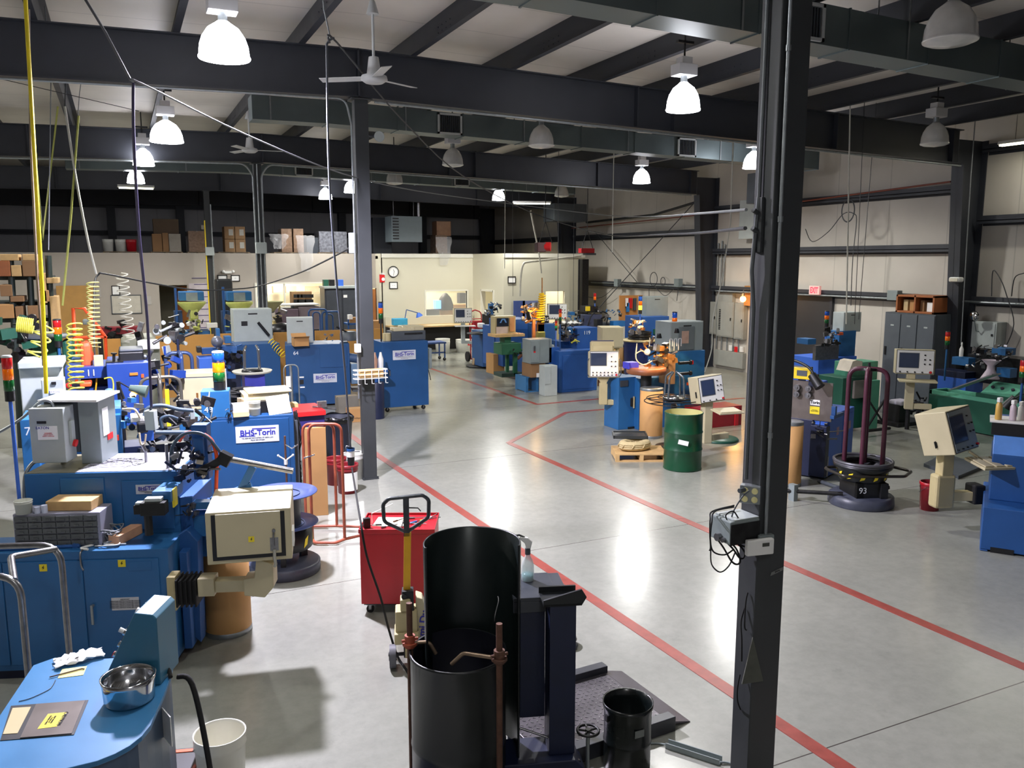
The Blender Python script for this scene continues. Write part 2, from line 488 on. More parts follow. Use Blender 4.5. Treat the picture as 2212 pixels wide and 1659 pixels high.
# purlins: Z sections running the length of the shop
def purlin(x):
    z0 = eave(x); mb = MB()
    mb.prism([(x-0.08, z0), (x+0.006, z0), (x+0.006, z0+PUR-0.008), (x+0.08, z0+PUR-0.008), (x+0.08, z0+PUR), (x-0.006, z0+PUR), (x-0.006, z0+0.008), (x-0.08, z0+0.008)], YB, YF, 'y')
    for yf in FR:                                        # bright bolt heads at each lap
        for k in range(4):
            for j in (0, 1):
                mb.cyl((x-0.006, yf-1.0-0.14*k, z0+0.09+0.07*j), (x-0.013, yf-1.0-0.14*k, z0+0.09+0.07*j), 0.009, n=6)
    return tag(mb.obj('roof_purlin', CHAR), 'dark steel roof purlin running away from the camera under the white roof insulation', 'beam', 'roof purlins')
x = 5.45 - 1.53*10
while x < XR-0.2:
    purlin(x); x += 1.53
# wall girts, per bay and level
def girt(y0, y1, z, where):
    mb = MB(); mb.box(XR-0.2, XR-0.01, y0, y1, z-0.008, z+0.008); mb.box(XR-0.2, XR-0.19, y0, y1, z-0.06, z+0.10); mb.box(XR-0.02, XR-0.008, y0, y1, z-0.1, z)
    tag(mb.obj('wall_girt', CHAR), 'dark steel girt on the right wall, ' + where, 'beam', 'right wall girts')
for k, (y0, y1, zs) in enumerate(((YB, 3.6, (2.33, 3.95)), (3.9, 11.35, (2.33, 3.95, 5.35)), (11.65, 19.65, (2.33, 3.4, 4.62)), (19.95, 28.05, (2.33, 4.0)), (28.35, 36.1, (2.33, 4.0)))):
    for j, z in enumerate(zs):
        girt(y0, y1, z, ['lowest', 'middle', 'top'][j] + ' level ' + ['at the camera end', 'right of the brown cubby column', 'behind the near column and exit sign', 'left of the breaker panels', 'past the loft front'][k])
for z, w in ((4.22, 'lower one, just above the pallets'), (5.27, 'upper one, under the last rafter')):
    mb = MB(); mb.box(XL+0.1, XR-0.2, YF-0.2, YF-0.01, z-0.008, z+0.008); mb.box(XL+0.1, XR-0.2, YF-0.2, YF-0.19, z-0.08, z+0.1)
    tag(mb.obj('wall_girt', CHAR), 'dark horizontal steel girt across the back wall, ' + w, 'beam', 'back wall girts')

# ---- ducts with supply grilles
DUCT = mat('dull duct metal', (104, 116, 118), 0.42, 0.55, var=0.12, scale=2)
GRILLE = mat('white grille', (186, 190, 190), 0.5, var=0.03)
def duct(x0, x1, y, w, h, drop, grilles, label):
    t = thing('air_duct', label, 'air duct', (0, y, 0))
    mb = MB()
    def zb(x): return eave(x) - drop
    n = int((x1-x0)/1.22)
    for i in range(n):
        a, b = x0+(x1-x0)*i/n, x0+(x1-x0)*(i+1)/n
        mb.prism([(a, zb(a)), (b, zb(b)), (b, zb(b)+h), (a, zb(a)+h)], 0, w, 'y')
        mb.prism([(b-0.02, zb(b)-0.012), (b+0.0, zb(b)-0.012), (b, zb(b)+h+0.01), (b-0.02, zb(b)+h+0.01)], -0.012, w+0.012, 'y')
    mb.obj('trunk', DUCT, t)
    for gxx in grilles:
        z = zb(gxx) + h*0.48
        g = MB(); s = 0.24
        for a in (-s, s-0.035): g.box(gxx+a, gxx+a+0.035, -0.045, -0.013, z-0.19, z+0.19)
        for a in (-0.19, 0.155): g.box(gxx-s, gxx+s, -0.045, -0.013, z+a, z+a+0.035)
        go = g.obj('grille', GRILLE, t)
        g = MB(); g.box(gxx-0.2, gxx+0.2, -0.02, -0.013, z-0.15, z+0.15); g.obj('core', BLACK, go)
        g = MB()
        for k in range(10): g.box(gxx-0.2+0.04*k+0.01, gxx-0.2+0.04*k+0.02, -0.04, -0.015, z-0.15, z+0.15)
        g.obj('louvres', GREY_D, go)
    for i in range(int((x1-x0)/2.4)+1):
        a = x0 + 0.3 + 2.4*i
        for yy in (-0.016, w+0.013):
            if a < x1: mb = MB(); mb.box(a-0.012, a+0.012, yy, yy+.003, zb(a), eave(a)+PUR); mb.obj('hanger_strap', GALV, t)
    return t
duct(-4.0, 15.0, 7.0, 0.42, 0.42, 0.44, (6.75,), 'rectangular sheet metal air duct nearest the camera, crossing the top right')
duct(2.2, 15.0, 14.9, 0.42, 0.40, 0.44, (5.75, 11.18), 'rectangular sheet metal air duct with white grilles behind the first rafter')
duct(-1.0, 13.0, 22.9, 0.42, 0.40, 0.55, (4.65, 9.2), 'rectangular sheet metal air duct with two small grilles, farthest back')

# ---- office block under the loft
DECK = 3.32
def wall_openings(x0, x1, y, z1, holes, th=0.12):
    """wall facing -Y with rectangular holes (xa, xb, za, zb)"""
    mb = MB(); xs = sorted(set([x0, x1] + [h[0] for h in holes] + [h[1] for h in holes]))
    for a, b in zip(xs[:-1], xs[1:]):
        hs = [h for h in holes if h[0] <= a+1e-6 and h[1] >= b-1e-6]
        z = 0.0
        for h in sorted(hs, key=lambda q: q[2]):
            if h[2] > z: mb.box(a, b, y, y+th, z, h[2])
            z = h[3]
        if z < z1: mb.box(a, b, y, y+th, z, z1)
    return mb
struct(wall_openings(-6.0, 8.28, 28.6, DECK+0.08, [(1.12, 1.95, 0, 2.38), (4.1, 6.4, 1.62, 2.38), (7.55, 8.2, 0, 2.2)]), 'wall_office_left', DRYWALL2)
struct(wall_openings(8.28, 11.84, 28.2, DECK+0.08, [(9.91, 11.5, 1.12, 2.06)]), 'wall_office_center', DRYWALL)
mb = MB(); mb.box(8.2, 8.32, 28.2, 28.72, 0, DECK+0.08); struct(mb, 'wall_office_jog', DRYWALL)
mb = MB()
mb.box(11.74, 11.86, 27.4, 28.32, 0, DECK+0.08); mb.box(11.74, 11.86, 25.5, 26.3, 0, DECK+0.08); mb.box(11.74, 11.86, 26.3, 27.4, 2.1, DECK+0.08)
struct(mb, 'wall_office_side', DRYWALL)
struct(wall_openings(11.86, 14.9, 25.5, DECK+0.08, [(13.35, 14.1, 0, 2.1)]), 'wall_office_right', DRYWALL)
mb = MB(); mb.box(14.78, 14.9, 25.62, 28.3, 0, DECK+0.08); struct(mb, 'wall_office_end', DRYWALL)
mb = MB(); mb.box(-6, 8.2, 28.7, 36.3, DECK-0.1, DECK); mb.box(8.2, 11.86, 28.3, 36.3, DECK-0.1, DECK); mb.box(11.86, 14.9, 25.6, 36.3, DECK-0.1, DECK); struct(mb, 'ceiling_office', mat('loft deck', (70, 64, 58), 0.8))
mb = MB(); mb.box(-6, 14.8, 31.8, 31.9, 0, DECK-0.1); struct(mb, 'wall_office_back', mat('pale office paint', (214, 208, 180), 0.7, var=0.03))
mb = MB(); mb.box(2.9, 3.0, 28.75, 31.8, 0, DECK-0.1); mb.box(7.0, 7.1, 28.75, 31.8, 0, DECK-0.1); struct(mb, 'wall_office_partition', mat('pale office paint', (214, 208, 180)))
TRIMW = mat('white trim', (214, 212, 200), 0.5, var=0.02)
mb = MB(); mb.box(8.3, 11.74, 28.17, 28.2, DECK-0.06, DECK+0.08); struct(mb, 'trim_5', TRIMW)
mb = MB(); mb.box(11.74, 14.9, 25.47, 25.5, DECK-0.06, DECK+0.08); struct(mb, 'trim_6', TRIMW)
def window(n, x0, x1, y, z0, z1, mull=()):
    mb = MB(); f = 0.05
    mb.box(x0-f, x0, y-0.02, y+0.1, z0-f, z1+f); mb.box(x1, x1+f, y-0.02, y+0.1, z0-f, z1+f); mb.box(x0, x1, y-0.02, y+0.1, z1, z1+f); mb.box(x0-f, x1+f, y-0.05, y+0.1, z0-f, z0)
    for q in mull: mb.box(q-0.025, q+0.025, y, y+0.08, z0, z1)
    w = struct(mb, 'window_%d' % n, TRIMW)
    g = MB(); g.box(x0, x1, y+0.05, y+0.056, z0, z1); g.obj('glass_pane', WINGL, w)
WINGL = mat('window glass', (235, 240, 240), 0.05, var=0, alpha=0.12, spec=0.6)
window(1, 4.1, 6.4, 28.6, 1.62, 2.38, (5.02,))
window(2, 9.91, 11.5, 28.2, 1.12, 2.06)
# side window and door openings
mb = MB(); mb.box(11.70, 11.88, 27.36, 27.42, 0, 2.14); mb.box(11.70, 11.88, 26.28, 26.34, 0, 2.14); mb.box(11.70, 11.88, 26.3, 27.4, 2.08, 2.14); struct(mb, 'trim_7', TRIMW)
def door(n, x0, x1, y, z1, m, ang, hinge_left=True):
    mb = MB(); w = x1-x0
    old = Matrix.Translation((x0 if hinge_left else x1, y, 0)) @ Matrix.Rotation(ang, 4, 'Z')
    mb.xf = old
    s = 1 if hinge_left else -1
    mb.box(0, s*(w-0.02), 0, 0.045, 0.01, z1-0.02)
    d = struct(mb, 'door_%d' % n, m)
    k = MB(); k.xf = old; k.cyl((s*(w-0.1), -0.06, 1.0), (s*(w-0.1), 0.0, 1.0), 0.015); k.ball((s*(w-0.1), -0.075, 1.0), 0.03); k.obj('door_knob', STEEL, d)
    return d
DOORW = mat('brown wood door', (176, 112, 60), 0.5, var=0.12, scale=4)
door(1, 1.12, 1.95, 28.74, 2.36, DOORW, math.radians(-(-62)), False) if False else door(1, 1.12, 1.95, 28.74, 2.36, DOORW, math.radians(-68), False)
door(2, 7.55, 8.2, 28.62, 2.18, DOORW, 0)
door(3, 13.35, 14.1, 25.64, 2.08, mat('tan wood door', (170, 128, 70), 0.5, var=0.1), math.radians(70))
# exit door in the right wall (dark double door)
mb = MB(); mb.box(XR-0.06, XR-0.005, 15.2, 17.9, 0, 2.25); struct(mb, 'door_4', mat('dark door paint', (44, 44, 46), 0.5, var=0.08))
mb = MB(); mb.box(XR-0.09, XR-0.005, 15.12, 15.2, 0, 2.3); mb.box(XR-0.09, XR-0.005, 17.9, 17.98, 0, 2.3); mb.box(XR-0.09, XR-0.005, 15.12, 17.98, 2.25, 2.32); struct(mb, 'trim_8', CHAR)

# office lights behind the windows
OFFL = mat('office ceiling light', (255, 240, 205), 0.5, var=0, emit=(255, 236, 196), strength=6)
def panel_light(x, y, z, w, d, power, label, col=(1.0, 0.9, 0.72)):
    mb = MB(); mb.box(x-w/2, x+w/2, y-d/2, y+d/2, z-0.03, z); o = mb.obj('ceiling_light', OFFL); tag(o, label, 'light')
    L = bpy.data.lights.new('office_lamp', 'AREA'); L.shape = 'RECTANGLE'; L.size = w; L.size_y = d; L.energy = power; L.color = col
    lo = bpy.data.objects.new('office_lamp', L); COL.objects.link(lo); lo.location = (x, y, z-0.05); lo.parent = o
panel_light(5.2, 30.4, DECK-0.12, 1.2, 0.6, 260, 'flat office ceiling light behind the long window')
panel_light(10.6, 30.2, DECK-0.12, 1.2, 0.6, 240, 'flat office ceiling light behind the window near the clock')
panel_light(13.6, 27.6, DECK-0.12, 1.2, 0.6, 110, 'flat office ceiling light behind the open tan door')

# ---- high bay lamps
REFL = mat('prismatic lamp reflector', (205, 205, 202), 0.22, 0.1, var=0.1, scale=8, spec=0.7)
GLOWR = mat('lit lamp reflector', (255, 255, 255), 0.3, var=0, emit=(246, 246, 255), strength=25)
GLOWB = mat('lamp bulb glow', (255, 255, 255), 0.3, var=0, emit=(250, 248, 255), strength=30)
BALLAST = mat('white ballast housing', (190, 190, 192), 0.5, var=0.04)
def lamp(x, y, z, lit, label, power=1.0, R=0.215, tint=(1.0, 0.985, 0.92), hex_=False, ballast=True):
    z -= 0.07
    t = thing('high_bay_lamp', label, 'lamp', (x, y, z), 0, 'high bay lamps')
    H_ = 0.33
    pr = [(R*1.0, 0.0), (R*1.03, 0.012), (R*0.99, 0.03), (R*0.95, 0.12), (R*0.84, 0.2), (R*0.62, 0.28), (R*0.32, H_), (0.05, H_+0.02)]
    mb = MB(); mb.lathe(pr, n=24 if not hex_ else 10, caps=False); mb.obj('reflector', GLOWR if lit else REFL, t, solid=0.004)
    mb = MB(); mb.ball((0,0,0.14), 0.075, sz=1.3); mb.obj('bulb', GLOWB if lit else WHITE, t)
    if not lit:
        mb = MB(); mb.lathe([(R*1.0, 0.0), (R*0.8, -0.02), (0.0, -0.045)] , n=24 if not hex_ else 8, caps=False); mb.obj('lens', REFL, t)
    mb = MB(); mb.cyl((0,0,H_), (0,0,H_+0.1), 0.045); mb.obj('socket', GALV, t)
    if ballast:
        mb = MB(); mb.box(-0.14, 0.14, -0.1, 0.1, H_+0.1, H_+0.24); mb.box(-0.08, 0.08, -0.07, 0.07, H_+0.24, H_+0.33); mb.obj('ballast_box', BALLAST, t, bevel=0.006)
    mb = MB(); mb.cyl((0,0,H_+0.33), (0,0,eave(x)+PUR+.01-z), 0.012); mb.box(-0.12, 0.12, -0.03, 0.03, eave(x)+0.0-z, eave(x)+0.03-z); mb.obj('hanger_rod', DSTEEL, t)
    if lit:
        L = bpy.data.lights.new('lamp_light', 'SPOT'); L.spot_size = math.radians(165); L.spot_blend = 0.5; L.energy = LAMP_W*power; L.color = tint; L.shadow_soft_size = 0.13
        lo = bpy.data.objects.new('lamp_light', L); COL.objects.link(lo); lo.location = (0, 0, -0.12); lo.parent = t
    return t
for a in [
    (1.07, 8.87, 5.18, True, 'very bright lit high bay lamp at the upper left, nearest of its row', 8.0, 0.24, (.87, .83, 1.0)),
    (0.86, 15.3, 5.18, True, 'lit high bay lamp with a wide clear reflector, second in the left row', 1.0, 0.26),
    (0.62, 19.6, 5.22, True, 'lit high bay lamp, third in the left row, above the fluorescent strip', 1.0, 0.21),
    (0.55, 24.1, 5.22, True, 'lit high bay lamp, farthest in the left row', 1.0, 0.21),
    (6.21, 27.3, 5.2, True, 'lit high bay lamp in front of the loft, left of the column with the basket', 0.9, 0.21),
    (6.33, 24.4, 5.2, True, 'lit high bay lamp half hidden by the column with the basket', 1.0, 0.22),
    (gy(1077, 420, 24.6).x, 24.6, 5.14, True, 'lit high bay lamp over the right office corner', 1.3, 0.2),
    (6.73, 9.06, 5.14, True, 'lit high bay lamp left of the near column with a square ballast', 0.9, 0.215),
    (12.08, 17.9, 5.16, True, 'lit high bay lamp above the cream control cabinet, below the middle duct', 1.1, 0.215),
    (12.3, 14.05, 5.16, True, 'lit high bay lamp just left of the near column, partly hidden by it', 1.1, 0.215),
    (7.0, 5.44, 5.2, False, 'unlit high bay lamp at the top right corner', 1, 0.23),
    (12.3, 9.71, 5.12, False, 'unlit high bay lamp with white ballast in front of the right knee of the rafter', 1, 0.215),
    (6.67, 12.94, 5.16, False, 'unlit high bay lamp hanging in front of the middle duct', 1, 0.215),
    (6.34, 16.26, 5.16, False, 'unlit high bay lamp behind the slanting cable', 1, 0.215),
    (6.45, 20.6, 5.16, False, 'unlit high bay lamp with faceted lens right of the basket column', 1, 0.215),
    (12.3, 22.5, 5.16, False, 'unlit high bay lamp with faceted lens above the red hoist', 1, 0.215)]:
    lamp(*a, hex_=('faceted' in a[4]))
for x, y, w in ((0.9, 4.6, 0.3), (-4.6, 9.0, 0.8), (-4.6, 16.0, 0.8), (-4.8, 23.0, 0.8), (0.5, -0.8, 0.3), (12.4, 5.4, 0.0)):
    if w: lamp(x, y, 5.2, True, 'lit high bay lamp outside the picture', w)
# fluorescent strips
TUBEM = mat('fluorescent tube', (255, 255, 240), 0.4, var=0, emit=(255, 250, 214), strength=7)
def strip(p0, p1, label, pw=25):
    p0, p1 = Vector(p0), Vector(p1); c = (p0+p1)/2; d = p1-p0
    t = thing('fluorescent_light', label, 'light', c, math.atan2(d.y, d.x)); l = d.length/2
    mb = MB(); mb.prism([(-0.06, 0.0), (0.06, 0.0), (0.035, 0.06), (-0.035, 0.06)], -l, l, 'x'); mb.obj('housing', WHITE, t)
    for s in (-1, 1):
        mb = MB(); mb.cyl((-l+0.03, 0.035*s, -0.02), (l-0.03, 0.035*s, -0.02), 0.016, n=10); mb.obj('tube', TUBEM, t)
    mb = MB()
    for s in (-0.7, 0.7): mb.cyl((l*s, 0, 0.06), (l*s, 0, eave(c.x)+PUR+.01-c.z), 0.004, n=5)
    mb.obj('hanger_wire', DSTEEL, t)
    if pw:
        L = bpy.data.lights.new('tube_light', 'AREA'); L.shape = 'RECTANGLE'; L.size = 2*l; L.size_y = 0.08; L.energy = pw; L.color = (1, 0.97, 0.86)
        lo = bpy.data.objects.new('tube_light', L); COL.objects.link(lo); lo.location = (0, 0, -0.045); lo.parent = t
strip((0.1, 23.3, 4.98), (0.95, 23.3, 4.98), 'short fluorescent strip under the farthest lamp of the left row')
strip((11.9, 25.1, 5.0), (13.1, 24.7, 5.08), 'fluorescent strip light hanging in front of the office corner')
strip((15.2, 10.6, 5.32), (15.3, 8.6, 5.32), 'fluorescent strip light against the right wall at the picture edge')
# ================================================================ KIT OF REPEATED THINGS
def plate(parent, x, z, w, y=-0.004, rot=(PI/2, 0, 0), lines=True, shear=0.0):
    """silver maker's plate with its lettering on a face that looks along -y"""
    p = MB(); h = w*0.40
    p.prism([(-w/2, -h/2), (w/2, -h/2+shear*w), (w/2, h/2+shear*w), (-w/2, h/2)], -0.0015, 0.0015, 'y')
    o = p.obj('name_plate', BADGE, parent); o.location = (x, y, z); o['label'] = 'silver name plate with blue lettering'
    text('BHS-Torin', w*0.19, INK, o, (0.01*w, -0.003, h*0.08+shear*w*0.5), (PI/2, -math.atan(shear), 0), bold=w*0.004)
    q = MB()
    q.prism([(-w*0.42, -h*0.13), (-w*0.05, -h*0.13+shear*w*.37), (-w*0.05, -h*0.09+shear*w*.37), (-w*0.42, -h*0.09)], -0.003, -0.0015, 'y')
    q.prism([(-w*0.12, h*0.30+shear*w*.3), (w*0.43, h*0.30+shear*w*.85), (w*0.43, h*0.36+shear*w*.85), (-w*0.12, h*0.36+shear*w*.3)], -0.003, -0.0015, 'y')
    q.obj('blue_rule', INK, o)
    text('P.O. BOX 600 FARMINGTON, CT. 06034 U.S.A.', w*0.036, INKB, o, (0, -0.003, -h*0.23+shear*w*0.5), (PI/2, -math.atan(shear), 0))
    text('TELEX: (860) 677-2625', w*0.034, INKB, o, (0, -0.003, -h*0.36+shear*w*0.5), (PI/2, -math.atan(shear), 0))
    return o

def sticker(parent, x, y, z, s=0.045, name='warning_sticker'):
    m = MB(); m.box(-s/2, s/2, -0.001, 0.001, -s/2, s/2); o = m.obj(name, SIGNY, parent); o.location = (x, y, z); o['label'] = 'yellow warning sticker'
    b = MB(); k = s*0.3
    b.prism([(0.2*k, k), (-0.6*k, -0.1*k), (-0.05*k, -0.1*k), (-0.3*k, -k), (0.6*k, 0.2*k), (0.05*k, 0.2*k), (0.5*k, k)], -0.002, -0.001, 'y'); b.obj('bolt_mark', INKB, o)
    return o

LENS = {}
def lensm(c, lit):
    base = {'r': (190, 24, 30), 'a': (255, 116, 6), 'g': (14, 88, 38), 'b': (24, 84, 190), 'y': (236, 232, 60)}[c]
    k = 'lens %s %d' % (c, lit)
    return mat(k, base, 0.18, var=0, emit=base if lit else None, strength=1.7 if lit else 0, spec=0.6)
def stack(parent, x, y, z, r=0.03, h=0.06, cols='rag', lit='', pole=0.0, cap=BLACK, polem=None, seg_name='stack_light'):
    """stack light: z is the base of the black socket"""
    m = MB(); m.lathe([(r*0.95, 0), (r*0.95, h*0.9)], n=14); o = m.obj(seg_name, BLACK, parent); o.location = (x, y, z)
    n = len(cols)
    for i, c in enumerate(reversed(cols)):
        q = MB(); q.lathe([(r*0.9, 0), (r, 0.004), (r, h*0.94), (r*0.9, h)], n=16); l = q.obj('lens', lensm(c, c in lit), o); l.location = (0, 0, h*0.9+i*h)
        l['label'] = {'r': 'red', 'a': 'amber', 'g': 'green', 'b': 'blue', 'y': 'yellow-green'}[c] + (' lit' if c in lit else '') + ' lens'
    q = MB(); q.lathe([(r, 0), (r, h*0.14), (r*0.8, h*0.2)], n=14); l = q.obj('cap', cap, o); l.location = (0, 0, h*0.9+n*h)
    if pole:
        q = MB(); q.cyl((0,0,-pole), (0,0,0), r*0.38, n=10); q.obj('pole', polem or BLUEL, o)
    return o

def pail(loc, r, h, m, label, cat='bucket', group=None, rim=None, band=None, name='bucket', handle=True, fill=None, rz=0.3, taper=0.88):
    t = thing(name, label, cat, loc, rz, group)
    b = MB(); b.lathe([(0.0, 0.004), (r*taper, 0.0), (r*(taper+.1), h*0.78), (r*1.03, h*0.8), (r*1.0, h*0.84), (r*1.02, h*0.98), (r*1.04, h), (r*0.985, h), (r*0.975, h*0.95), (r*(taper-.01), 0.012), (0, 0.012)], n=28, caps=False)
    b.obj('shell', m, t)
    if rim:
        b = MB(); b.lathe([(r*1.045, h*0.9), (r*1.07, h*0.93), (r*1.07, h*1.0), (r*0.98, h*1.01)], n=28, caps=False); b.obj('rim', rim, t)
    if fill:
        b = MB(); b.lathe([(0, h*0.6), (r*0.93, h*0.6)], n=20, caps=False); b.obj('contents', fill, t)
    if handle:
        b = MB(); b.tube([(r*1.05*math.cos(a), r*1.05*math.sin(a), h*0.86-0.10*abs(math.sin(a))**1.0) for a in [PI*i/12 for i in range(13)]], 0.0025, 5); b.obj('handle', STEEL, t)
    return t

def fibre_drum(loc, r, h, label, m=None, group=None, lid=False):
    m = m or FIBRE
    t = thing('fibre_drum', label, 'drum', loc, 0, group)
    b = MB(); b.lathe([(r*0.97, 0.01), (r, 0.02), (r, h-0.02), (r*0.96, h-0.02), (r*0.95, 0.03)], n=32, caps=False)
    b.lathe([(0, 0.03), (r*0.95, 0.03)], n=32, caps=False); b.obj('shell', m, t)
    for z0 in (0, h-0.045):
        b = MB(); b.lathe([(r*1.0, z0), (r*1.02, z0+0.006), (r*1.012, z0+0.02), (r*1.02, z0+0.035), (r*1.0, z0+0.045)], n=32, caps=False); b.obj('metal_band', GALV, t)
    if lid:
        b = MB(); b.lathe([(0, h+0.004), (r*0.9, h+0.004), (r*0.94, h), (r*1.0, h-0.005)], n=32, caps=False); b.obj('lid', GALV, t)
    return t

def barrel(loc, r, h, m, label, inner=None, rz=0, rings=(0.36, 0.66)):
    t = thing('steel_drum', label, 'drum', loc, rz)
    pr = [(r*0.96, 0.0), (r*0.99, 0.012), (r*0.97, 0.03)]
    for q in rings: pr += [(r*0.97, h*q-0.02), (r*1.0, h*q-0.006), (r*1.0, h*q+0.006), (r*0.97, h*q+0.02)]
    pr += [(r*0.97, h-0.03), (r*1.0, h-0.012), (r*0.99, h), (r*0.955, h)]
    b = MB(); b.lathe(pr, n=40, caps=False); b.obj('shell', m, t)
    b = MB(); b.lathe([(r*0.955, h), (r*0.955, 0.03), (0, 0.03)], n=40, caps=False); b.obj('lining', inner or m, t)
    return t

def carton(loc, w, d, h, label, m=None, rz=0, open_=False, group=None, tape=True, seal=None):
    m = m or CARD
    t = thing('cardboard_box', label, 'box', loc, rz, group)
    b = MB(); k = 0.004
    if open_:
        for a in ((-w/2, -w/2+k, -d/2, d/2), (w/2-k, w/2, -d/2, d/2), (-w/2, w/2, -d/2, -d/2+k), (-w/2, w/2, d/2-k, d/2)): b.box(*a, 0, h)
        b.box(-w/2, w/2, -d/2, d/2, 0, k); b.obj('carton', m, t)
        f = MB()
        f.cb(0, -d/2-0.05*d*2, h+0.02, w, k, d*0.42, rx=math.radians(62)); f.cb(0, d/2+d*0.1, h+0.05, w, k, d*0.42, rx=math.radians(-50))
        f.cb(w/2+w*0.1, 0, h+0.02, w*0.34, d, k, ry=math.radians(25)) if False else None
        f.obj('flap', m, t)
    else:
        b.box(-w/2, w/2, -d/2, d/2, 0, h); b.obj('carton', m, t, bevel=0.003)
        f = MB(); f.box(-w/2-0.0005, w/2+0.0005, -0.025, 0.025, h-0.03, h+0.001); f.obj('tape', mat('packing tape', (190, 160, 112), 0.35, var=0.03), t)
    return t

def rbox(parent, name, m, x0, x1, y0, y1, z0, z1, bevel=0.006):
    b = MB(); b.box(x0, x1, y0, y1, z0, z1); return b.obj(name, m, parent, bevel=bevel)

def doorpanel(parent, m, x0, x1, y, z0, z1, handle='r', name='door'):
    """cabinet door slightly proud of a -y face"""
    b = MB(); b.box(x0, x1, y-0.012, y, z0, z1); o = b.obj(name, m, parent, bevel=0.004)
    if handle:
        hx = x1-0.05 if handle == 'r' else x0+0.05
        zc = (z0+z1)/2
        h = MB(); h.cyl((hx, y-0.04, zc+0.05), (hx, y-0.012, zc+0.05), 0.011, n=10); h.box(hx-0.009, hx+0.009, y-0.05, y-0.036, zc-0.09, zc+0.065); h.obj('handle', GALV, o, bevel=0.003)
    return o

def ebox(parent, x, y, z, w, d, h, m=None, name='electrical_box', lid=False, lever=None, sub=True):
    """electrical enclosure standing with its base centre at x,y,z, door to -y"""
    m = m or GREY
    b = MB(); b.box(-w/2, w/2, -d/2, d/2, 0, h); o = b.obj(name, m, parent, bevel=0.006); o.location = (x, y, z)
    b = MB(); b.box(-w/2+0.012, w/2-0.012, -d/2-0.012, -d/2, 0.012, h-0.012); b.obj('door', m, o, bevel=0.004)
    if lid:
        b = MB(); b.box(-w/2-0.02, w/2+0.02, -d/2-0.02, d/2+0.01, h, h+0.015); b.obj('rain_lid', lid, o)
    if lever:
        b = MB(); b.box(w/2, w/2+0.02, -d*0.3, d*0.1, h*0.35, h*0.75); b.cyl((w/2+0.02, -d*0.1, h*0.42), (w/2+0.05, -d*0.1, h*0.38), 0.02, n=10); b.obj('lever', lever, o, bevel=0.003)
    b = MB(); b.box(-w*0.12, w*0.12, -d/2-0.014, -d/2-0.012, h*0.84, h*0.88); b.obj('rating_label', INKB, o)
    return o

def cnc_head(parent, w, d, h, tilt=0.0, rows=2, screen=(0.12, 0.62, 0.30, 0.88), face=WHITE, body=CREAM, name='control_head', knobs=7, side_handle=False, logo=False):
    """cream operator panel: face to -y, base centre at local origin"""
    b = MB(); b.box(-w/2, w/2, 0, d, 0, h); o = b.obj(name, body, parent, bevel=0.01); o.rotation_euler = (tilt, 0, 0)
    b = MB(); k = 0.02
    b.box(-w/2+k*.6, w/2-k*.6, -0.006, 0.0, k*.6, h-k*.6); b.obj('gasket', BLACK, o)
    b = MB(); b.box(-w/2+k, w/2-k, -0.012, -0.006, k, h-k); b.obj('face_plate', face, o)
    x0, x1 = -w/2+w*screen[0], -w/2+w*screen[1]; z0, z1 = h*screen[2], h*screen[3]
    b = MB(); b.box(x0-0.012, x1+0.012, -0.018, -0.012, z0-0.012, z1+0.012); b.obj('bezel', GREY_D, o)
    b = MB(); b.box(x0, x1, -0.021, -0.018, z0, z1); b.obj('screen', SCREEN, o)
    b = MB()
    for r in range(rows):
        for i in range(knobs):
            xx = -w/2+w*(0.12+0.76*i/(knobs-1)); zz = h*(0.09+0.10*r)
            b.cyl((xx, -0.012, zz), (xx, -0.030, zz), w*0.022, n=8)
    for i in range(5):
        xx = -w/2+w*(0.74+0.13*(i % 2)); zz = h*(0.42+0.18*(i//2))
        b.cyl((xx, -0.012, zz), (xx, -0.030, zz), w*0.022, n=8)
    b.obj('control_knobs', BLACK, o)
    b = MB(); b.cyl((w*0.40, -0.012, h*0.10), (w*0.40, -0.035, h*0.10), w*0.035, n=12); b.obj('stop_button', RED_B, o)
    if side_handle:
        b = MB()
        for s in (-1, 1): b.tube([(s*w/2, 0.02, h*0.72), (s*(w/2+0.03), -0.02, h*0.62), (s*(w/2+0.03), -0.02, h*0.12), (s*w/2, 0.02, h*0.02)], 0.009, 6, bend=0.02)
        b.obj('side_handles', GREY_D, o)
    return o

def latch(parent, x, y, z):
    b = MB(); b.box(x-0.02, x+0.02, y-0.012, y, z-0.04, z+0.04); b.box(x-0.008, x+0.008, y-0.02, y-0.01, z-0.03, z+0.03); return b.obj('latch', BLACK, parent, bevel=0.003)

def caster(parent, x, y, r=0.05, m=None):
    b = MB(); b.cyl((x, y-0.014, r), (x, y+0.014, r), r, n=16); o = b.obj('caster', m or RUBBER, parent)
    f = MB(); f.box(x-0.012, x+0.012, y-0.022, y-0.016, r*0.9, r*2.3); f.box(x-0.012, x+0.012, y+0.016, y+0.022, r*0.9, r*2.3); f.box(x-0.03, x+0.03, y-0.03, y+0.03, r*2.2, r*2.35); f.obj('caster_fork', STEEL, o)
    return o

def rack_loop(parent, name, m, pts, r, bend=0.08):
    b = MB(); b.tube(pts, r, 10, bend=bend, seg=6); return b.obj(name, m, parent)

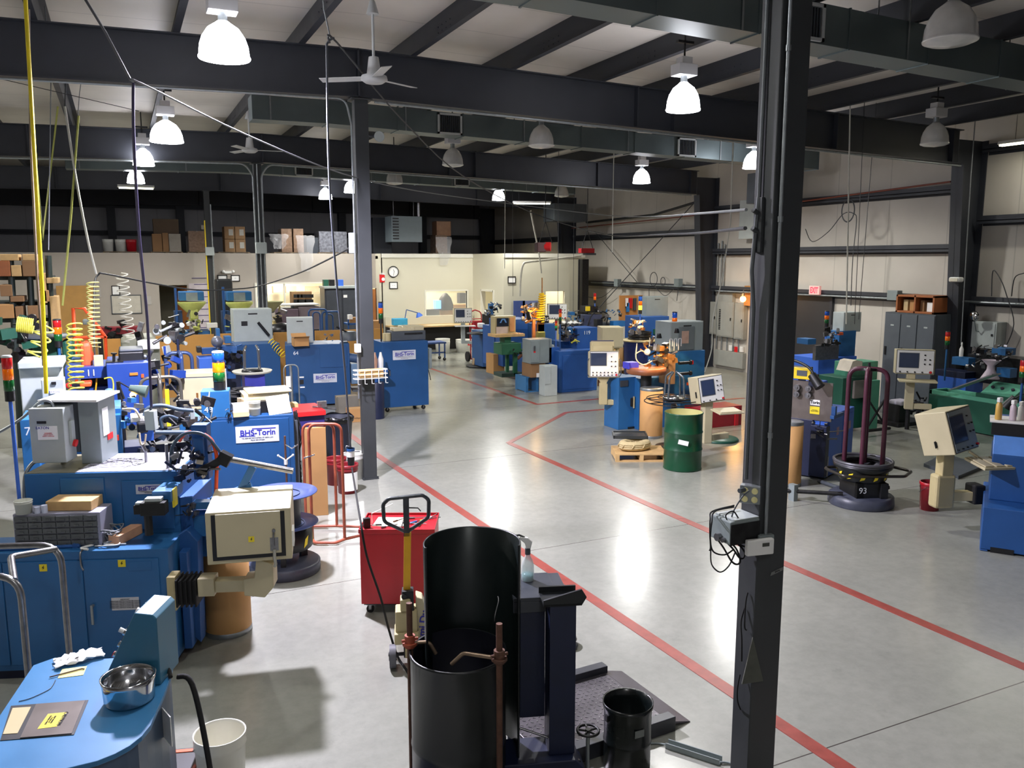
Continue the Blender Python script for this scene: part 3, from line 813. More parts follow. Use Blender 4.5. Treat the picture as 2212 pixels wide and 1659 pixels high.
def clutter_head(parent, x, y, z, s, seed, mats=None, name='forming_head', n=16):
    """dense cluster of slides, cams, screws and brackets: a spring coiling head"""
    rnd = random.Random(seed); mats = mats or [STEEL, DSTEEL]
    ms = [MB() for _ in mats]
    for i in range(n):
        b = ms[i % len(ms)]
        px, py, pz = x+rnd.uniform(-s, s)*0.6, y+rnd.uniform(-s, s)*0.4, z+rnd.uniform(0, s)*1.1
        k = rnd.random()
        if k < 0.4: b.cb(px, py, pz, s*rnd.uniform(.12, .4), s*rnd.uniform(.12, .3), s*rnd.uniform(.1, .3), rz=rnd.uniform(-.6, .6), ry=rnd.uniform(-.5, .5))
        elif k < 0.75:
            a = Vector((rnd.uniform(-1, 1), rnd.uniform(-1, 0.4), rnd.uniform(-.4, 1))).normalized()*s*rnd.uniform(.2, .55)
            b.cyl((px, py, pz), tuple(Vector((px, py, pz))+a), s*rnd.uniform(.025, .06), n=8)
        else: b.cyl((px, py-s*.12, pz), (px, py+s*.05, pz), s*rnd.uniform(.05, .11), n=14)
    o = ms[0].obj(name, mats[0], parent)
    for b, mm in list(zip(ms, mats))[1:]: b.obj('slides_and_screws', mm, o)
    return o

# ================================================================ FRONT LEFT
A20 = math.radians(-20)
# ---- teal console table at the lower left corner
t = thing('bench_machine', 'teal blue machine table with a rounded end and sloped control console, lower left corner', 'machine', (-0.3, 4.3, 0))
top = [(-.55,4.86), (-.45,4.91), (-.40,4.84), (.15,4.67), (.11,4.41), (.07,4.23), (.035,4.1), (-.0,3.96), (-.04,3.88), (-.09,3.82), (-.15,3.78), (-.22,3.755), (-.38,3.75), (-.55,3.74), (-.7,3.78), (-.74,3.95), (-.65,4.36)]
top = [(x+0.3, y-4.3) for x, y in top]
b = MB(); b.prism(top, 0.975, 1.0, 'z'); b.obj('table_top', BLUE3, t, bevel=0.003)
ins = [(x*0.93-0.0, y*0.93) for x, y in top]
b = MB(); b.prism(ins, 0.03, 0.975, 'z'); b.obj('body', mat('slate blue side panel', (62, 82, 106), 0.4, var=0.2), t)
b = MB(); b.prism([(x*0.86, y*0.86) for x, y in top], 0.0, 0.03, 'z'); b.obj('base', BLACK, t)
q = [(-.61+.3, 4.43-4.3), (-.27+.3, 4.33-4.3), (-.32+.3, 4.02-4.3), (-.62+.3, 4.11-4.3)]
b = MB(); b.prism(q, 1.0, 1.003, 'z'); hp = b.obj('hatch', BLACK, t)
q2 = [(-.50+.3, 4.39-4.3), (-.285+.3, 4.325-4.3), (-.33+.3, 4.03-4.3), (-.54+.3, 4.09-4.3)]
b = MB(); b.prism(q2, 1.003, 1.007, 'z'); b.obj('hatch_plate', mat('brown grey plate', (112, 104, 98), 0.35, 0.4, var=0.12), hp)
b = MB(); b.prism([(-.60+.3, 4.40-4.3), (-.52+.3, 4.375-4.3), (-.555+.3, 4.14-4.3), (-.615+.3, 4.16-4.3)], 1.003, 1.005, 'z'); b.obj('hatch_inside', CREAM_D, hp)
b = MB(); b.prism([(-.44+.3, 4.26-4.3), (-.36+.3, 4.24-4.3), (-.395+.3, 4.12-4.3), (-.475+.3, 4.135-4.3)], 1.007, 1.008, 'z'); yl = b.obj('caution_label', SIGNY, hp); yl['label'] = 'yellow caution label'
text('CAUTION', 0.026, INKB, t, (-.375+.3, 4.185-4.3, 1.0085), (0, 0, math.radians(-105)))
text('KEEP HANDS\nCLEAR OF\nMOVING PARTS', 0.011, INKB, t, (-.425+.3, 4.195-4.3, 1.0085), (0, 0, math.radians(-105)))
b = MB(); b.box(0.345, 0.35, -0.10, 0.02, 0.74, 0.9); o = b.obj('paper_label', PAPER, t); o.rotation_euler = (0, 0, 0.28); o.location = (0.03, -0.12, 0)
c = MB()  # console, profile in local x/z
c.prism([(0,0), (.27,0), (.27,.36), (.25,.38), (.16,.39), (0,.07)], 0, .24, 'y')
con = c.obj('console', mat('console teal paint', (44, 104, 132), 0.4, var=0.08), t, bevel=0.006); con.location = (0.115, 0.15, 1.0); con.rotation_euler = (0, 0, math.radians(-25))
sl = math.atan2(.32, .16)
def onslope(u, v, out=0.0):   # u along slope 0..1, v across 0..1
    return (0.16*u - out*math.sin(sl), .24*v, .07+.32*u + out*math.cos(sl))
b = MB()
for u, v in ((.25, .15), (.42, .15), (.62, .15), (.85, .85), (.2, .6)): b.cyl(onslope(u, v), onslope(u, v, .014), .017, n=14)
b.obj('button_bezels', CHROME, con)
b = MB()
for u, v in ((.15, .85), (.30, .85), (.1, .45)): b.cyl(onslope(u, v), onslope(u, v, .035), .016, n=12)
b.obj('red_buttons', RED_B, con)
b = MB(); b.cyl(onslope(.68, .92), onslope(.68, .92, .045), .018, n=12); b.cyl(onslope(.62, .15, .014), onslope(.62, .15, .04), .013, n=10); b.obj('white_knobs', WHITE, con)
b = MB(); b.cb(*onslope(.38, .6, .012), .028, .075, .09, ry=PI/2-sl-0.0); b.cb(*onslope(.55, .55, .012), .028, .05, .03, ry=PI/2-sl); b.obj('counter', BLACK, con, bevel=.003)
b = MB(); b.cb(*onslope(.80, .5, .003), .006, .09, .09, ry=PI/2-sl); b.obj('dial_plate', mat('pink dial plate', (190, 150, 150), 0.5, var=0.05), con)
# things on the table
bw = thing('steel_bowl', 'round stainless steel bowl standing on the teal machine table', 'bowl', (-0.085, 4.245, 1.003))
b = MB(); b.lathe([(0.0, .002), (.108, 0), (.116, .012), (.122, .10), (.128, .128), (.120, .128), (.113, .10), (.106, .014), (0, .012)], n=36, caps=False); b.obj('shell', CHROME, bw)
b = MB(); b.tube([(-.07, -.02, .02), (.05, .06, .06)], .006); b.tube([(-.03, -.05, .02), (.06, .03, .05)], .006); b.cb(.02, .02, .06, .035, .02, .02, rz=.5); o = b.obj('hose_clamp', STEEL); o.location = (-0.085, 4.245, 1.003); tag(o, 'small metal clamp lying in the stainless bowl', 'clamp')
rg = MB()
rnd = random.Random(3); N = 12
vs = []
for i in range(N):
    for j in range(N): vs.append((-.12+.24*i/(N-1)+rnd.uniform(-.008,.008), -.06+.12*j/(N-1)+rnd.uniform(-.008,.008), .01+.035*abs(math.sin(i*1.1+j*.7)*math.cos(j*.9-i*.4))*(1-abs(i-5.5)/7)))
rg.add(vs, [(i*N+j, (i+1)*N+j, (i+1)*N+j+1, i*N+j+1) for i in range(N-1) for j in range(N-1)], True)
o = rg.obj('cloth_rag', PAPER, solid=.002); o.location = (-.33, 4.82, 1.0); o.rotation_euler = (0, 0, .2); tag(o, 'crumpled white rag on the back corner of the teal table', 'rag')
b = MB(); b.box(-.06, .06, -.05, .05, 0, .002); o = b.obj('note_paper', mat('yellow note paper', (238, 230, 150), .8, var=.02)); o.location = (-.355, 4.68, 1.0005); o.rotation_euler = (0, 0, -.15); tag(o, 'pale yellow note lying on the teal table', 'paper')
b = MB(); b.tube([(-.08, 0, .004), (.07, .03, .004), (.08, .02, .004)], .0035, 6); o = b.obj('hex_key', RUST); o.location = (-.38, 4.66, 1.003); tag(o, 'rusty hex key lying across the yellow note', 'tool')
b = MB(); b.tube(spline([(-.43, 4.62, 1.003), (-.44, 4.56, 1.004), (-.46, 4.52, 1.003), (-.53, 4.47, 1.003), (-.58, 4.46, 1.003)]), .002, 5); o = b.obj('wire_offcut', DSTEEL); tag(o, 'thin curved wire offcut on the teal table', 'wire')
b = MB(); b.tube(spline([(.06, 4.47, 1.012), (.10, 4.44, 1.03), (.11, 4.38, 1.012)]), .011, 8); b.tube(spline([(.15, 4.6, .9), (.22, 4.55, .86), (.27, 4.4, .5), (.29, 4.2, .12), (.30, 3.9, .02), (.3, 3.2, .02)]), .015, 8); o = b.obj('power_cable', RUBBER); tag(o, 'thick black cord dropping from the teal table to the floor', 'cord')

# ---- bent steel tube rack at the left edge
t = thing('tube_rack', 'bent bare steel tube rack standing at the left edge in front of the blue cabinet', 'rack', (-0.6, 5.45, 0), math.radians(-20))
for yy in (-.2, .32):
    rack_loop(t, 'tube_loop', STEEL, [(.05, yy, 0.02), (.05, yy, 1.38), (-.75, yy, 1.38), (-.75, yy, 0.02)], .02, .14)
b = MB(); b.tube([(.02, -.2, 1.35), (-.12, .06, 1.40), (.02, .32, 1.35)], .02, 8, bend=.05); b.tube([(-.35, -.2, 1.38), (-.35, .32, 1.38)], .018, 8); b.obj('cross_tube', STEEL, t)
b = MB()
for x_ in (.05, -.75):
    for y_ in (-.2, .32): b.cyl((x_, y_, 0), (x_, y_, .03), .03, n=10)
b.obj('rubber_feet', RUBBER, t)

# ---- blue spring coiler: low front cabinet, high rear cabinet
G1 = (-0.95, 6.92, 0)
t = thing('spring_coiler', 'blue spring coiling machine with two cabinet doors and a higher rear cabinet, left foreground', 'machine', G1, A20)
rbox(t, 'front_cabinet', BLUE, -.3, 1.22, 0.012, .4, .07, 1.0)
rbox(t, 'plinth', NAVY, -.27, 1.18, .03, 1.0, 0, .07)
doorpanel(t, BLUE, .03, .595, 0.012, .12, .93, None)
doorpanel(t, BLUE, .605, 1.15, 0.012, .12, .93, 'l')
doorpanel(t, BLUE, -.28, .02, 0.012, .12, .93, None, name='side_panel')
b = MB(); b.box(.93, 1.10, -.004, 0, .84, .91); b.obj('access_plate', BLUE, t, bevel=.006)
sticker(t, .32, -.003, .885, .055); sticker(t, .885, -.003, .90, .055)
b = MB(); b.box(.79, .99, -.003, 0, .53, .63); pl = b.obj('instruction_label', mat('pale instruction label', (196, 196, 200), .6, var=.03), t)
for i in range(6): text('OPERATING INSTRUCTIONS SEE MANUAL' if i else 'IMPORTANT', .012, INKB, pl, (.89, -.004, .615-.013*i))
rbox(t, 'rear_cabinet', BLUE, .04, 1.20, .41, 1.07, .07, 1.5)
doorpanel(t, BLUE, .31, .64, .41, 1.03, 1.46, None, 'panel'); doorpanel(t, BLUE, .77, 1.16, .41, 1.03, 1.43, None, 'panel')
plate(t, .975, 1.36, .19, .396)
rbox(t, 'top_sheet', mat('greyed white table top', (196, 196, 208), .35, var=.12, scale=5), .42, 1.19, .43, 1.06, 1.5, 1.505, 0)
rbox(t, 'oily_sheet', mat('oily table corner', (112, 108, 88), .4, var=.3, scale=12), .05, .42, .42, 1.06, 1.5, 1.504, 0)
b = MB(); b.box(.6, .64, .33, .40, 1.1, 1.21); b.obj('switch_box', BLACK, t)
# side frame, arms and forming head at the right end
b = MB(); b.box(1.20, 1.30, .42, 1.0, .07, 1.28); b.prism([(1.20, .25), (1.34, .1), (1.36, .95), (1.28, 1.05), (1.20, 1.0)], .30, .44, 'y'); b.box(1.30, 1.50, .5, .85, .75, 1.15); b.box(1.24, 1.3, .2, .42, .1, .9); b.obj('side_frame', BLUE2, t, bevel=.006)
b = MB(); b.box(1.30, 1.55, .42, .46, .95, 1.12); b.cb(1.6, .45, 1.30, .34, .05, .05, ry=-.35); b.cb(1.73, .45, 1.42, .06, .05, .22, ry=.5); b.box(1.30, 1.5, .40, .50, 1.18, 1.24); b.obj('bracket_arm', BLUE, t, bevel=.004)
clutter_head(t, 1.32, .45, 1.42, .22, 11, [STEEL, DSTEEL, NAVY], n=34)
clutter_head(t, 1.30, .38, 1.12, .14, 12, [DSTEEL, STEEL], n=16, name='lower_slides')
b = MB(); b.box(1.30, 1.42, .5, .62, 1.4, 1.85); b.box(1.32, 1.40, .46, .5, 1.55, 1.75); b.obj('tool_post', BLUE2, t, bevel=.005)
b = MB(); b.cyl((1.60, .42, 1.585), (2.10, .42, 1.475), .025, n=14); b.cyl((1.18, .38, 1.52), (1.55, .36, 1.52), .009, n=8); b.obj('feed_bar', STEEL, t); b = MB(); b.cb(1.57, .42, 1.59, .1, .08, .1, ry=.5); b.cb(1.45, .42, 1.53, .2, .09, .06, ry=-.5); b.obj('clamp_block', DSTEEL, t, bevel=.004)
b = MB(); b.tube(spline([(1.14, .45, 1.52), (1.16, .45, 1.68), (1.26, .45, 1.79), (1.42, .44, 1.78), (1.55, .43, 1.62)]), .013, 8); b.obj('hose', mat('slate rubber hose', (60, 78, 96), .5), t)
b = MB(); b.tube(spline([(1.41, .46, 1.78), (1.47, .45, 1.73), (1.50, .45, 1.6), (1.49, .44, 1.4), (1.48, .44, 1.26)]), .016, 8); b.tube(spline([(1.17, .6, 1.7), (1.22, .6, 1.76), (1.28, .58, 1.78)]), .014, 8); o = b.obj('hose', mat('orange rubber hose', (226, 84, 40), .5), t); o['label'] = 'orange hose'
b = MB(); b.box(1.04, 1.22, .0, .1, 1.26, 1.36); b.box(.99, 1.06, .01, .09, 1.27, 1.34); b.cyl((1.08, .05, 1.28), (1.08, .05, 1.1), .03, n=12); b.obj('servo_motor', BLACK, t, bevel=.006)
b = MB(); b.box(1.07, 1.19, .02, .09, 1.36, 1.39); b.box(1.0, 1.05, .02, .08, 1.34, 1.36); b.obj('motor_cover', GREY_L, t, bevel=.006)
b = MB(); b.box(1.1, 1.24, .1, .4, 1.33, 1.42); b.obj('motor_mount', BLUE, t, bevel=.006); b = MB(); b.box(1.235, 1.245, .14, .24, 1.28, 1.42); b.obj('yellow_label', SIGNY, t)
# cream control box on its bellows arm
b = MB(); b.box(1.24, 1.30, -.12, .02, .56, .82); b.obj('mounting_plate', CREAM_D, t)
b = MB()
for i in range(9): b.lathe([(.075, 0), (.085, .007), (.075, .014)], (1.30+.016*i, -.05, .70), n=4, axis='x', caps=True) if False else b.box(1.305+.017*i, 1.317+.017*i, -.14, .05, .59, .80) if i % 2 == 0 else b.box(1.305+.017*i, 1.317+.017*i, -.125, .035, .605, .785)
b.obj('bellows', RUBBER, t)
b = MB(); b.box(1.46, 1.58, -.12, .02, .66, .80); b.box(1.58, 1.84, -.1, 0, .68, .77); b.prism([(1.80, .66), (1.95, .64), (2.02, .72), (2.02, .90), (1.90, .95), (1.88, .80), (1.80, .79)], -.13, .03, 'y'); b.obj('support_arm', CREAM, t, bevel=.006)
cb_ = MB(); cb_.box(-.305, .295, 0, .66, 0, .395); cx = cb_.obj('control_box', CREAM, t, bevel=.008); cx.location = (1.88, -.20, .95); cx.rotation_euler = (0, 0, math.radians(8))
b = MB(); b.box(-.265, .25, -.005, 0, .03, .375); b.obj('gasket', BLACK, cx)
b = MB(); b.box(-.235, .22, -.014, -.005, .06, .38); b.obj('panel_door', CREAM, cx, bevel=.003)
sticker(cx, .01, -.017, .18, .042)
b = MB(); b.box(.14, .20, -.018, -.014, .08, .18); b.cyl((.17, -.014, .235), (.17, -.03, .235), .013, n=12); b.tube([(.17, -.025, .22), (.165, -.03, .18), (.17, -.028, .12)], .006, 6); b.obj('padlock_hasp', STEEL, cx)
b = MB(); b.tube([(.17, -.02, .09), (.168, -.03, .03), (.175, -.03, -.02), (.165, -.03, -.04)], .012, 6); b.obj('plug_cable', mat('pale cable', (170, 168, 156), .5), cx)
b = MB(); b.box(.295, .31, .05, .2, .08, .2); b.obj('side_label', PAPER, cx)
# grey disconnect and transformer cabinet on the rear cabinet
b = MB(); b.box(.36, .52, .70, 1.05, 1.505, 2.04); tr = b.obj('transformer_cabinet', GREY, t, bevel=.005); b = MB(); b.prism([(.10, 2.04), (.55, 2.03), (.55, 2.05), (.10, 2.055)], .60, 1.10, 'y'); b.obj('sloped_lid', WHITE, t, bevel=.003)
b = MB(); b.box(.09, .36, .72, 1.04, 1.6, 2.04); b.obj('back_cabinet', GREY_D, t, bevel=.005)
b = MB(); b.box(.521, .524, .76, .88, 1.72, 1.95); b.obj('paper_label', PAPER, tr)
b = MB(); b.box(.521, .525, .84, .95, 1.67, 1.72); b.obj('red_label', RED_B, tr)
b = MB(); b.box(.06, .32, .52, .72, 1.56, 2.0); ds = b.obj('disconnect_switch', GREY_L, t, bevel=.006)
b = MB(); b.box(.12, .19, .515, .52, 1.88, 1.9); b.obj('slot_label', INKB, ds)
b = MB(); b.box(.12, .27, .515, .519, 1.75, 1.86); pl = b.obj('maker_label', PAPER, ds)
text('EATON', .03, INK, pl, (.16, .514, 1.845)); text('WARNING\nHEAVY DUTY\nSAFETY SWITCH', .012, RED_B, pl, (.20, .514, 1.79))
b = MB(); b.box(.32, .345, .6, .66, 1.68, 1.88); b.obj('handle_guard', GREY_L, ds, bevel=.004)
b = MB(); b.cyl((.345, .62, 1.70), (.365, .62, 1.695), .03, n=14); b.obj('red_lever', RED_B, ds)
b = MB(); b.tube(spline([(.22, .6, 2.0), (.2, .6, 2.04), (.12, .6, 2.04), (0, .58, 1.93), (-.15, .55, 1.83), (-.4, .5, 1.7)]), .011, 8); b.tube(spline([(.08, .62, 1.56), (.02, .6, 1.54), (-.02, .55, 1.44), (-.02, .5, 1.2)]), .016, 8); b.obj('conduit', GALV, t)
clutter_head(t, .18, .8, 1.5, .1, 5, [DSTEEL, mat('dusty motor', (80, 84, 70), .6)], name='pump', n=10)
b = MB(); b.cyl((.86, .72, 1.505), (.86, .72, 1.6), .012, n=8); b.cyl((.86, .72, 1.6), (.84, .72, 1.65), .016, n=8); b.cyl((1.1, .5, 1.5), (1.1, .5, 1.7), .013, n=8); b.cyl((1.13, .55, 1.5), (1.13, .55, 1.68), .011, n=8); b.obj('clamp_posts', STEEL, t)
stack(t, .045, .3, 2.10, .036, .085, 'rag', '', pole=2.08, cap=GREY_L, polem=BLUEL)
b = MB()
for k in range(14): b.tube(spline([(.45+rnd.uniform(-.1, .4), .6+rnd.uniform(-.1, .3), 1.507), (.6+rnd.uniform(-.1, .3), .7+rnd.uniform(-.15, .2), 1.509), (.5+rnd.uniform(-.1, .3), .85+rnd.uniform(-.2, .1), 1.507)]), .0016, 4)
o = b.obj('wire_scraps', DSTEEL); place(o, G1, A20); tag(o, 'loose thin wire scraps on the white top of the left coiler', 'wire', kind='stuff')

def G1p(x, y, z):
    c, s_ = math.cos(A20), math.sin(A20)
    return (G1[0]+x*c-y*s_, G1[1]+x*s_+y*c, z)
# organiser with drawers
t = thing('parts_organizer', 'grey small-parts drawer organizer standing on the blue coiler', 'organizer', G1p(.36, .13, 1.002), A20)
b = MB(); b.box(-.29, .34, .0, .24, 0, .26); b.obj('case', mat('lilac grey plastic', (150, 150, 166), .45, var=.04), t, bevel=.004)
for r in range(5):
    for c_ in range(6):
        b = MB(); x0 = -.275+.1*c_; b.box(x0, x0+.094, -.016, 0, .012+.048*r, .05+.048*r); b.box(x0+.03, x0+.065, -.026, -.016, .02+.048*r, .03+.048*r); b.obj('drawer', mat('smoky drawer', (92, 96, 98), .25, var=.1), t)
b = MB(); b.box(-.17, .17, -.1, .1, 0, .075); o = b.obj('wood_block', WOOD, bevel=.004); place(o, G1p(.46, .28, 1.264), A20-.05); tag(o, 'long pale wooden block on top of the grey organizer', 'block')
b = MB(); b.box(-.045, .045, -.15, .15, 0, .075); o = b.obj('wood_block', mat('pinkish wood', (206, 156, 120), .7, var=.12, scale=10), bevel=.004); place(o, G1p(.83, .26, 1.002), A20-.25); tag(o, 'short pinkish wooden block lying on the blue coiler', 'block')
pail(G1p(.14, .16, 1.262), .062, .10, mat('cloudy white plastic', (200, 202, 190), .5, var=.08), 'small cloudy plastic tub on the left end of the grey organizer', 'tub', name='plastic_tub', handle=False)
b = MB(); b.cyl((0,0,0), (0,0,.05), .02, n=12); b.cyl((.05,-.01,0), (.05,-.01,.06), .022, n=12); o = b.obj('tape_rolls', mat('white blue tape', (200, 206, 226), .5)); place(o, G1p(.24, .15, 1.262), 0); tag(o, 'small white rolls beside the plastic tub on the organizer', 'tape')
t = thing('cable_bundle', 'tangle of grey and white cables heaped beside the organizer', 'cable', G1p(.74, .22, 1.0), A20)
b = MB()
for k in range(9): b.tube([(.07*math.cos(a*1.0+k)*(1+.2*k/9), .1*math.sin(a+k*.6), .015+.012*k+.01*math.sin(3*a+k)) for a in [2*PI*i/14 for i in range(15)]], .006, 5)
b.obj('cables', mat('grey cable', (120, 124, 128), .5), t)
b = MB(); b.tube(spline([(-.08, -.12, .006), (0, -.16, .02), (.1, -.14, .02), (.06, -.06, .03), (-.02, -.1, .015), (.14, -.1, .01)]), .006, 5); b.tube(spline([(-.1, -.1, .01), (-.16, -.17, .01), (-.1, -.2, .01)]), .01, 6); b.obj('white_cable', WHITE, t)
b = MB(); b.tube([(-.33, .06, 1.012), (.55, .10, 1.012)], .014, 8); b.box(.5, .54, .085, .115, 1.0, 1.03); o = b.obj('blue_rod', mat('blue painted rod', (50, 96, 160), .3)); place(o, G1, A20); tag(o, 'long blue rod lying along the edge of the blue coiler', 'rod')
b = MB(); b.tube(spline([(.60, .05, 1.004), (.60, -.02, .995), (.605, -.03, .9), (.625, -.045, .87)]), .007, 6); o = b.obj('strap_clip', STEEL); place(o, G1, A20); tag(o, 'small dark metal strip hanging over the cabinet edge', 'clip')
# ---- fibre drum behind the control box
fibre_drum((.66, 7.12, 0), .195, .92, 'brown fibre drum under the cream control box in the left foreground')
# ---- decoiler with blue flanges
t = thing('wire_decoiler', 'black wire decoiler with two dished blue flanges behind the cream control box', 'decoiler', (1.36, 8.32, 0), A20)
b = MB(); b.lathe([(.34, 0), (.35, .01), (.35, .10), (.33, .115), (0, .12)], n=36, caps=False); b.box(-.44, -.30, -.08, .08, 0, .09); b.obj('base', mat('worn grey black paint', (66, 70, 84), .4, var=.25, scale=8), t)
b = MB()
for a in (0, 2.1, 4.2): b.cb(.2*math.cos(a+.6), .2*math.sin(a+.6), .22, .07, .05, .22, rz=a+.6)
b.obj('post', BLACK, t)
b = MB(); b.lathe([(.27, .26), (.28, .27), (.28, .44), (.20, .46), (.20, .50)], n=32, caps=False)
b.lathe([(0, .26), (.27, .26)], n=32, caps=False); b.obj('turntable', BLACK, t)
b = MB()
for k in range(10):
    a = 2*PI*k/10; w_ = .12
    pts = [(.283*math.cos(a+d), .283*math.sin(a+d), z) for d, z in ((-.05, .29), (.13, .32), (.21, .41), (.03, .38))]
    b.add(pts, [(0,1,2,3)])
b.obj('hazard_stripes', SIGNY, t)
for z0 in (.50, .82):
    b = MB(); b.lathe([(.06, z0-.03), (.2, z0-.02), (.335, z0+.005), (.345, z0+.012), (.34, z0+.02), (.2, z0-.008), (.06, z0-.018)], n=40, caps=False); b.obj('flange', mat('slate blue flange', (74, 90, 142), .3, .2, var=.12), t)
b = MB(); b.lathe([(.17, .49), (.17, .82)], n=28, caps=False); b.lathe([(.05, .8), (.06, .86), (.0, .87)], n=12, caps=False); b.obj('core', mat('dark core', (36, 40, 48), .4), t)
# ---- rusty orange tube rack with cardboard sheet
t = thing('tube_rack', 'tall rusty orange bent tube rack standing behind the blue decoiler', 'rack', (1.95, 9.3, 0), math.radians(-22))
for (x0_, x1_, yy, zt) in ((-.22, .14, .2, 1.27), (-.06, .30, -.28, 1.36)):
    rack_loop(t, 'tube_loop', COPPER, [(x0_, yy, .03), (x0_, yy, zt), (x1_, yy, zt), (x1_, yy, .03)], .017, .10)
rack_loop(t, 'base_tube', COPPER, [(-.22, .2, .03), (.14, .2, .03), (.45, .15, .03)], .017, .06)
rack_loop(t, 'base_tube', COPPER, [(-.06, -.28, .03), (-.02, -.38, .03), (.22, -.40, .03), (.30, -.28, .03), (.5, -.2, .05)], .017, .06)
b = MB(); b.tube([(-.06, .2, 1.25), (.12, -.28, 1.34)], .015, 8); b.tube([(.12, .2, 1.25), (.2, -.28, 1.34)], .015, 8); b.obj('top_tube', COPPER, t)
b = MB(); b.tube([(-.12, -.3, .98), (-.06, -.3, 1.0), (.0, -.3, 1.02)], .008, 6); b.tube([(-.4, .1, 1.05), (-.33, .1, 1.0), (-.26, .1, 1.05)], .008, 6); b.obj('peg', CHROME, t)
b = MB(); b.box(-.13, .13, -.03, .03, 0, 1.12); o = b.obj('cardboard_sheet', CARD, bevel=.003); place(o, (2.06, 10.05, 0), math.radians(-14)); o.rotation_euler = (0, 0, math.radians(-10)); tag(o, 'tall flattened brown carton standing behind the orange tube rack', 'cardboard')
# stand with threaded rod
t = thing('wire_guide_stand', 'thin threaded stand with white wing handles in front of the number 49 machine', 'stand', (1.62, 9.6, 0))
b = MB(); b.cyl((0,0,0), (0,0,1.14), .012, n=8); b.obj('rod', RUST, t)
b = MB(); b.lathe([(.14, 0), (.14, .015), (.02, .03)], n=20, caps=True); b.obj('base', DSTEEL, t)
b = MB(); b.cyl((0,0,.80), (0,0,.86), .022, n=10); b.cyl((0,0,.85), (-.08, .0, .91), .009); b.cyl((0,0,.85), (.08, 0, .9), .009); b.ball((-.085, 0, .915), .014); b.ball((.085, 0, .905), .014); b.obj('wing_nut', WHITE, t)
# ================================================================ FRONT CENTRE
# ---- red tool cart
t = thing('tool_cart', 'red steel tool chest on casters with scattered tools on top', 'tool chest', (1.78, 6.93, 0), math.radians(-25))
rbox(t, 'chest', RED, 0, .66, 0, .48, .10, .78)
b = MB()
for q in ((-.008, .668, -.008, .0), (-.008, .668, .48, .488), (-.008, 0, 0, .48), (.66, .668, 0, .48)): b.box(*q, .76, .80)
b.obj('top_rim', RED, t, bevel=.002)
rbox(t, 'underframe', BLACK, .02, .64, .02, .46, .085, .10, 0)
for x_, y_ in ((.07, .06), (.59, .06), (.07, .42), (.59, .42)): caster(t, x_, y_, .035)
def onT(x, y, z):
    a = math.radians(-25); return (1.78+x*math.cos(a)-y*math.sin(a), 6.93+x*math.sin(a)+y*math.cos(a), z)
b = MB(); b.box(-.14, .14, -.13, .13, 0, .003); o = b.obj('paper_sheet', mat('cream paper', (240, 230, 200), .8, var=.02)); place(o, onT(.24, .26, .782), -.5); tag(o, 'cream sheet of paper on the red tool chest', 'paper')
for i, (x_, y_, a_, L_, m_, nm, lb) in enumerate([
    (.12, .15, 2.8, .14, DSTEEL, 'wire_hook', 'dark bent wire on the left of the red tool chest'), (.30, .28, .5, .13, RUST, 'hex_key', 'rusty hex key on the paper on the red chest'),
    (.36, .14, 1.2, .16, STEEL, 'punch', 'steel punch lying front centre on the red chest'), (.42, .20, -.6, .16, BLACK, 'screwdriver', 'black screwdriver in the middle of the red chest'),
    (.48, .25, .3, .18, BLUEP, 'screwdriver', 'blue handled screwdriver on the red chest behind the jack handle'), (.52, .18, 1.0, .15, STEEL, 'wrench', 'steel wrench on the right half of the red chest'),
    (.56, .30, .1, .15, YEL, 'screwdriver', 'yellow handled screwdriver at the right of the red chest'), (.45, .36, -.3, .2, STEEL, 'pliers', 'steel pliers at the back of the red chest'),
    (.60, .38, .7, .12, PAPER, 'marker_pen', 'white marker pen at the back corner of the red chest'), (.22, .1, .2, .12, STEEL, 'wrench', 'small steel wrench at the front edge of the red chest')]):
    tt = thing(nm, lb, 'tool', onT(x_, y_, .79), a_)
    b = MB(); b.cyl((0,0,0), (L_, 0, 0), .004, n=6); b.obj('shaft', STEEL, tt)
    b = MB(); b.cyl((-L_*.4, 0, 0), (0,0,0), .009, n=8); b.obj('grip', m_, tt)
b = MB(); b.box(-.03, .03, -.02, .02, 0, .09); o = b.obj('receptacle', BLACK, bevel=.004); place(o, onT(.05, .1, .782), 0); tag(o, 'small black socket block on the left corner of the red chest', 'socket')
b = MB(); b.tube([(0, 0, .10), (.28, .08, .115), (.27, .085, .11)], .004, 6); b.tube([(.0, 0, .0), (0, 0, .10)], .004, 6); o = b.obj('white_rod', WHITE); place(o, onT(.08, .2, .782), .3); tag(o, 'thin white rod sticking out above the red chest', 'rod')

# ---- pallet jack standing upright
t = thing('pallet_jack', 'cream pallet jack with yellow handle bar, parked in front of the red chest', 'pallet jack', (1.88, 5.88, 0), math.radians(-18))
b = MB(); b.cb(0, 0, .84, .055, .03, .48, ry=.03); b.obj('tow_bar', YELP, t, bevel=.003)
b = MB(); b.tube([(0, 0, 1.08), (-.17, 0, 1.17), (-.175, 0, 1.31), (-.13, 0, 1.35), (.13, 0, 1.37), (.175, 0, 1.33), (.17, 0, 1.19), (0, 0, 1.08)], .015, 8, bend=.05); b.cb(0, 0, 1.2, .045, .03, .30); b.obj('handle', mat('worn grey handle', (72, 76, 80), .3, .5, var=.3, scale=20), t)
b = MB(); b.tube([(.02, -.02, 1.28), (.09, -.02, 1.275), (.11, -.02, 1.25)], .005, 6); b.obj('release_lever', BLACK, t)
b = MB(); b.box(-.045, .045, -.05, .05, .44, .62); b.cyl((-.03, -.06, .58), (-.03, .06, .58), .02); b.obj('pump_head', BLACK, t, bevel=.006)
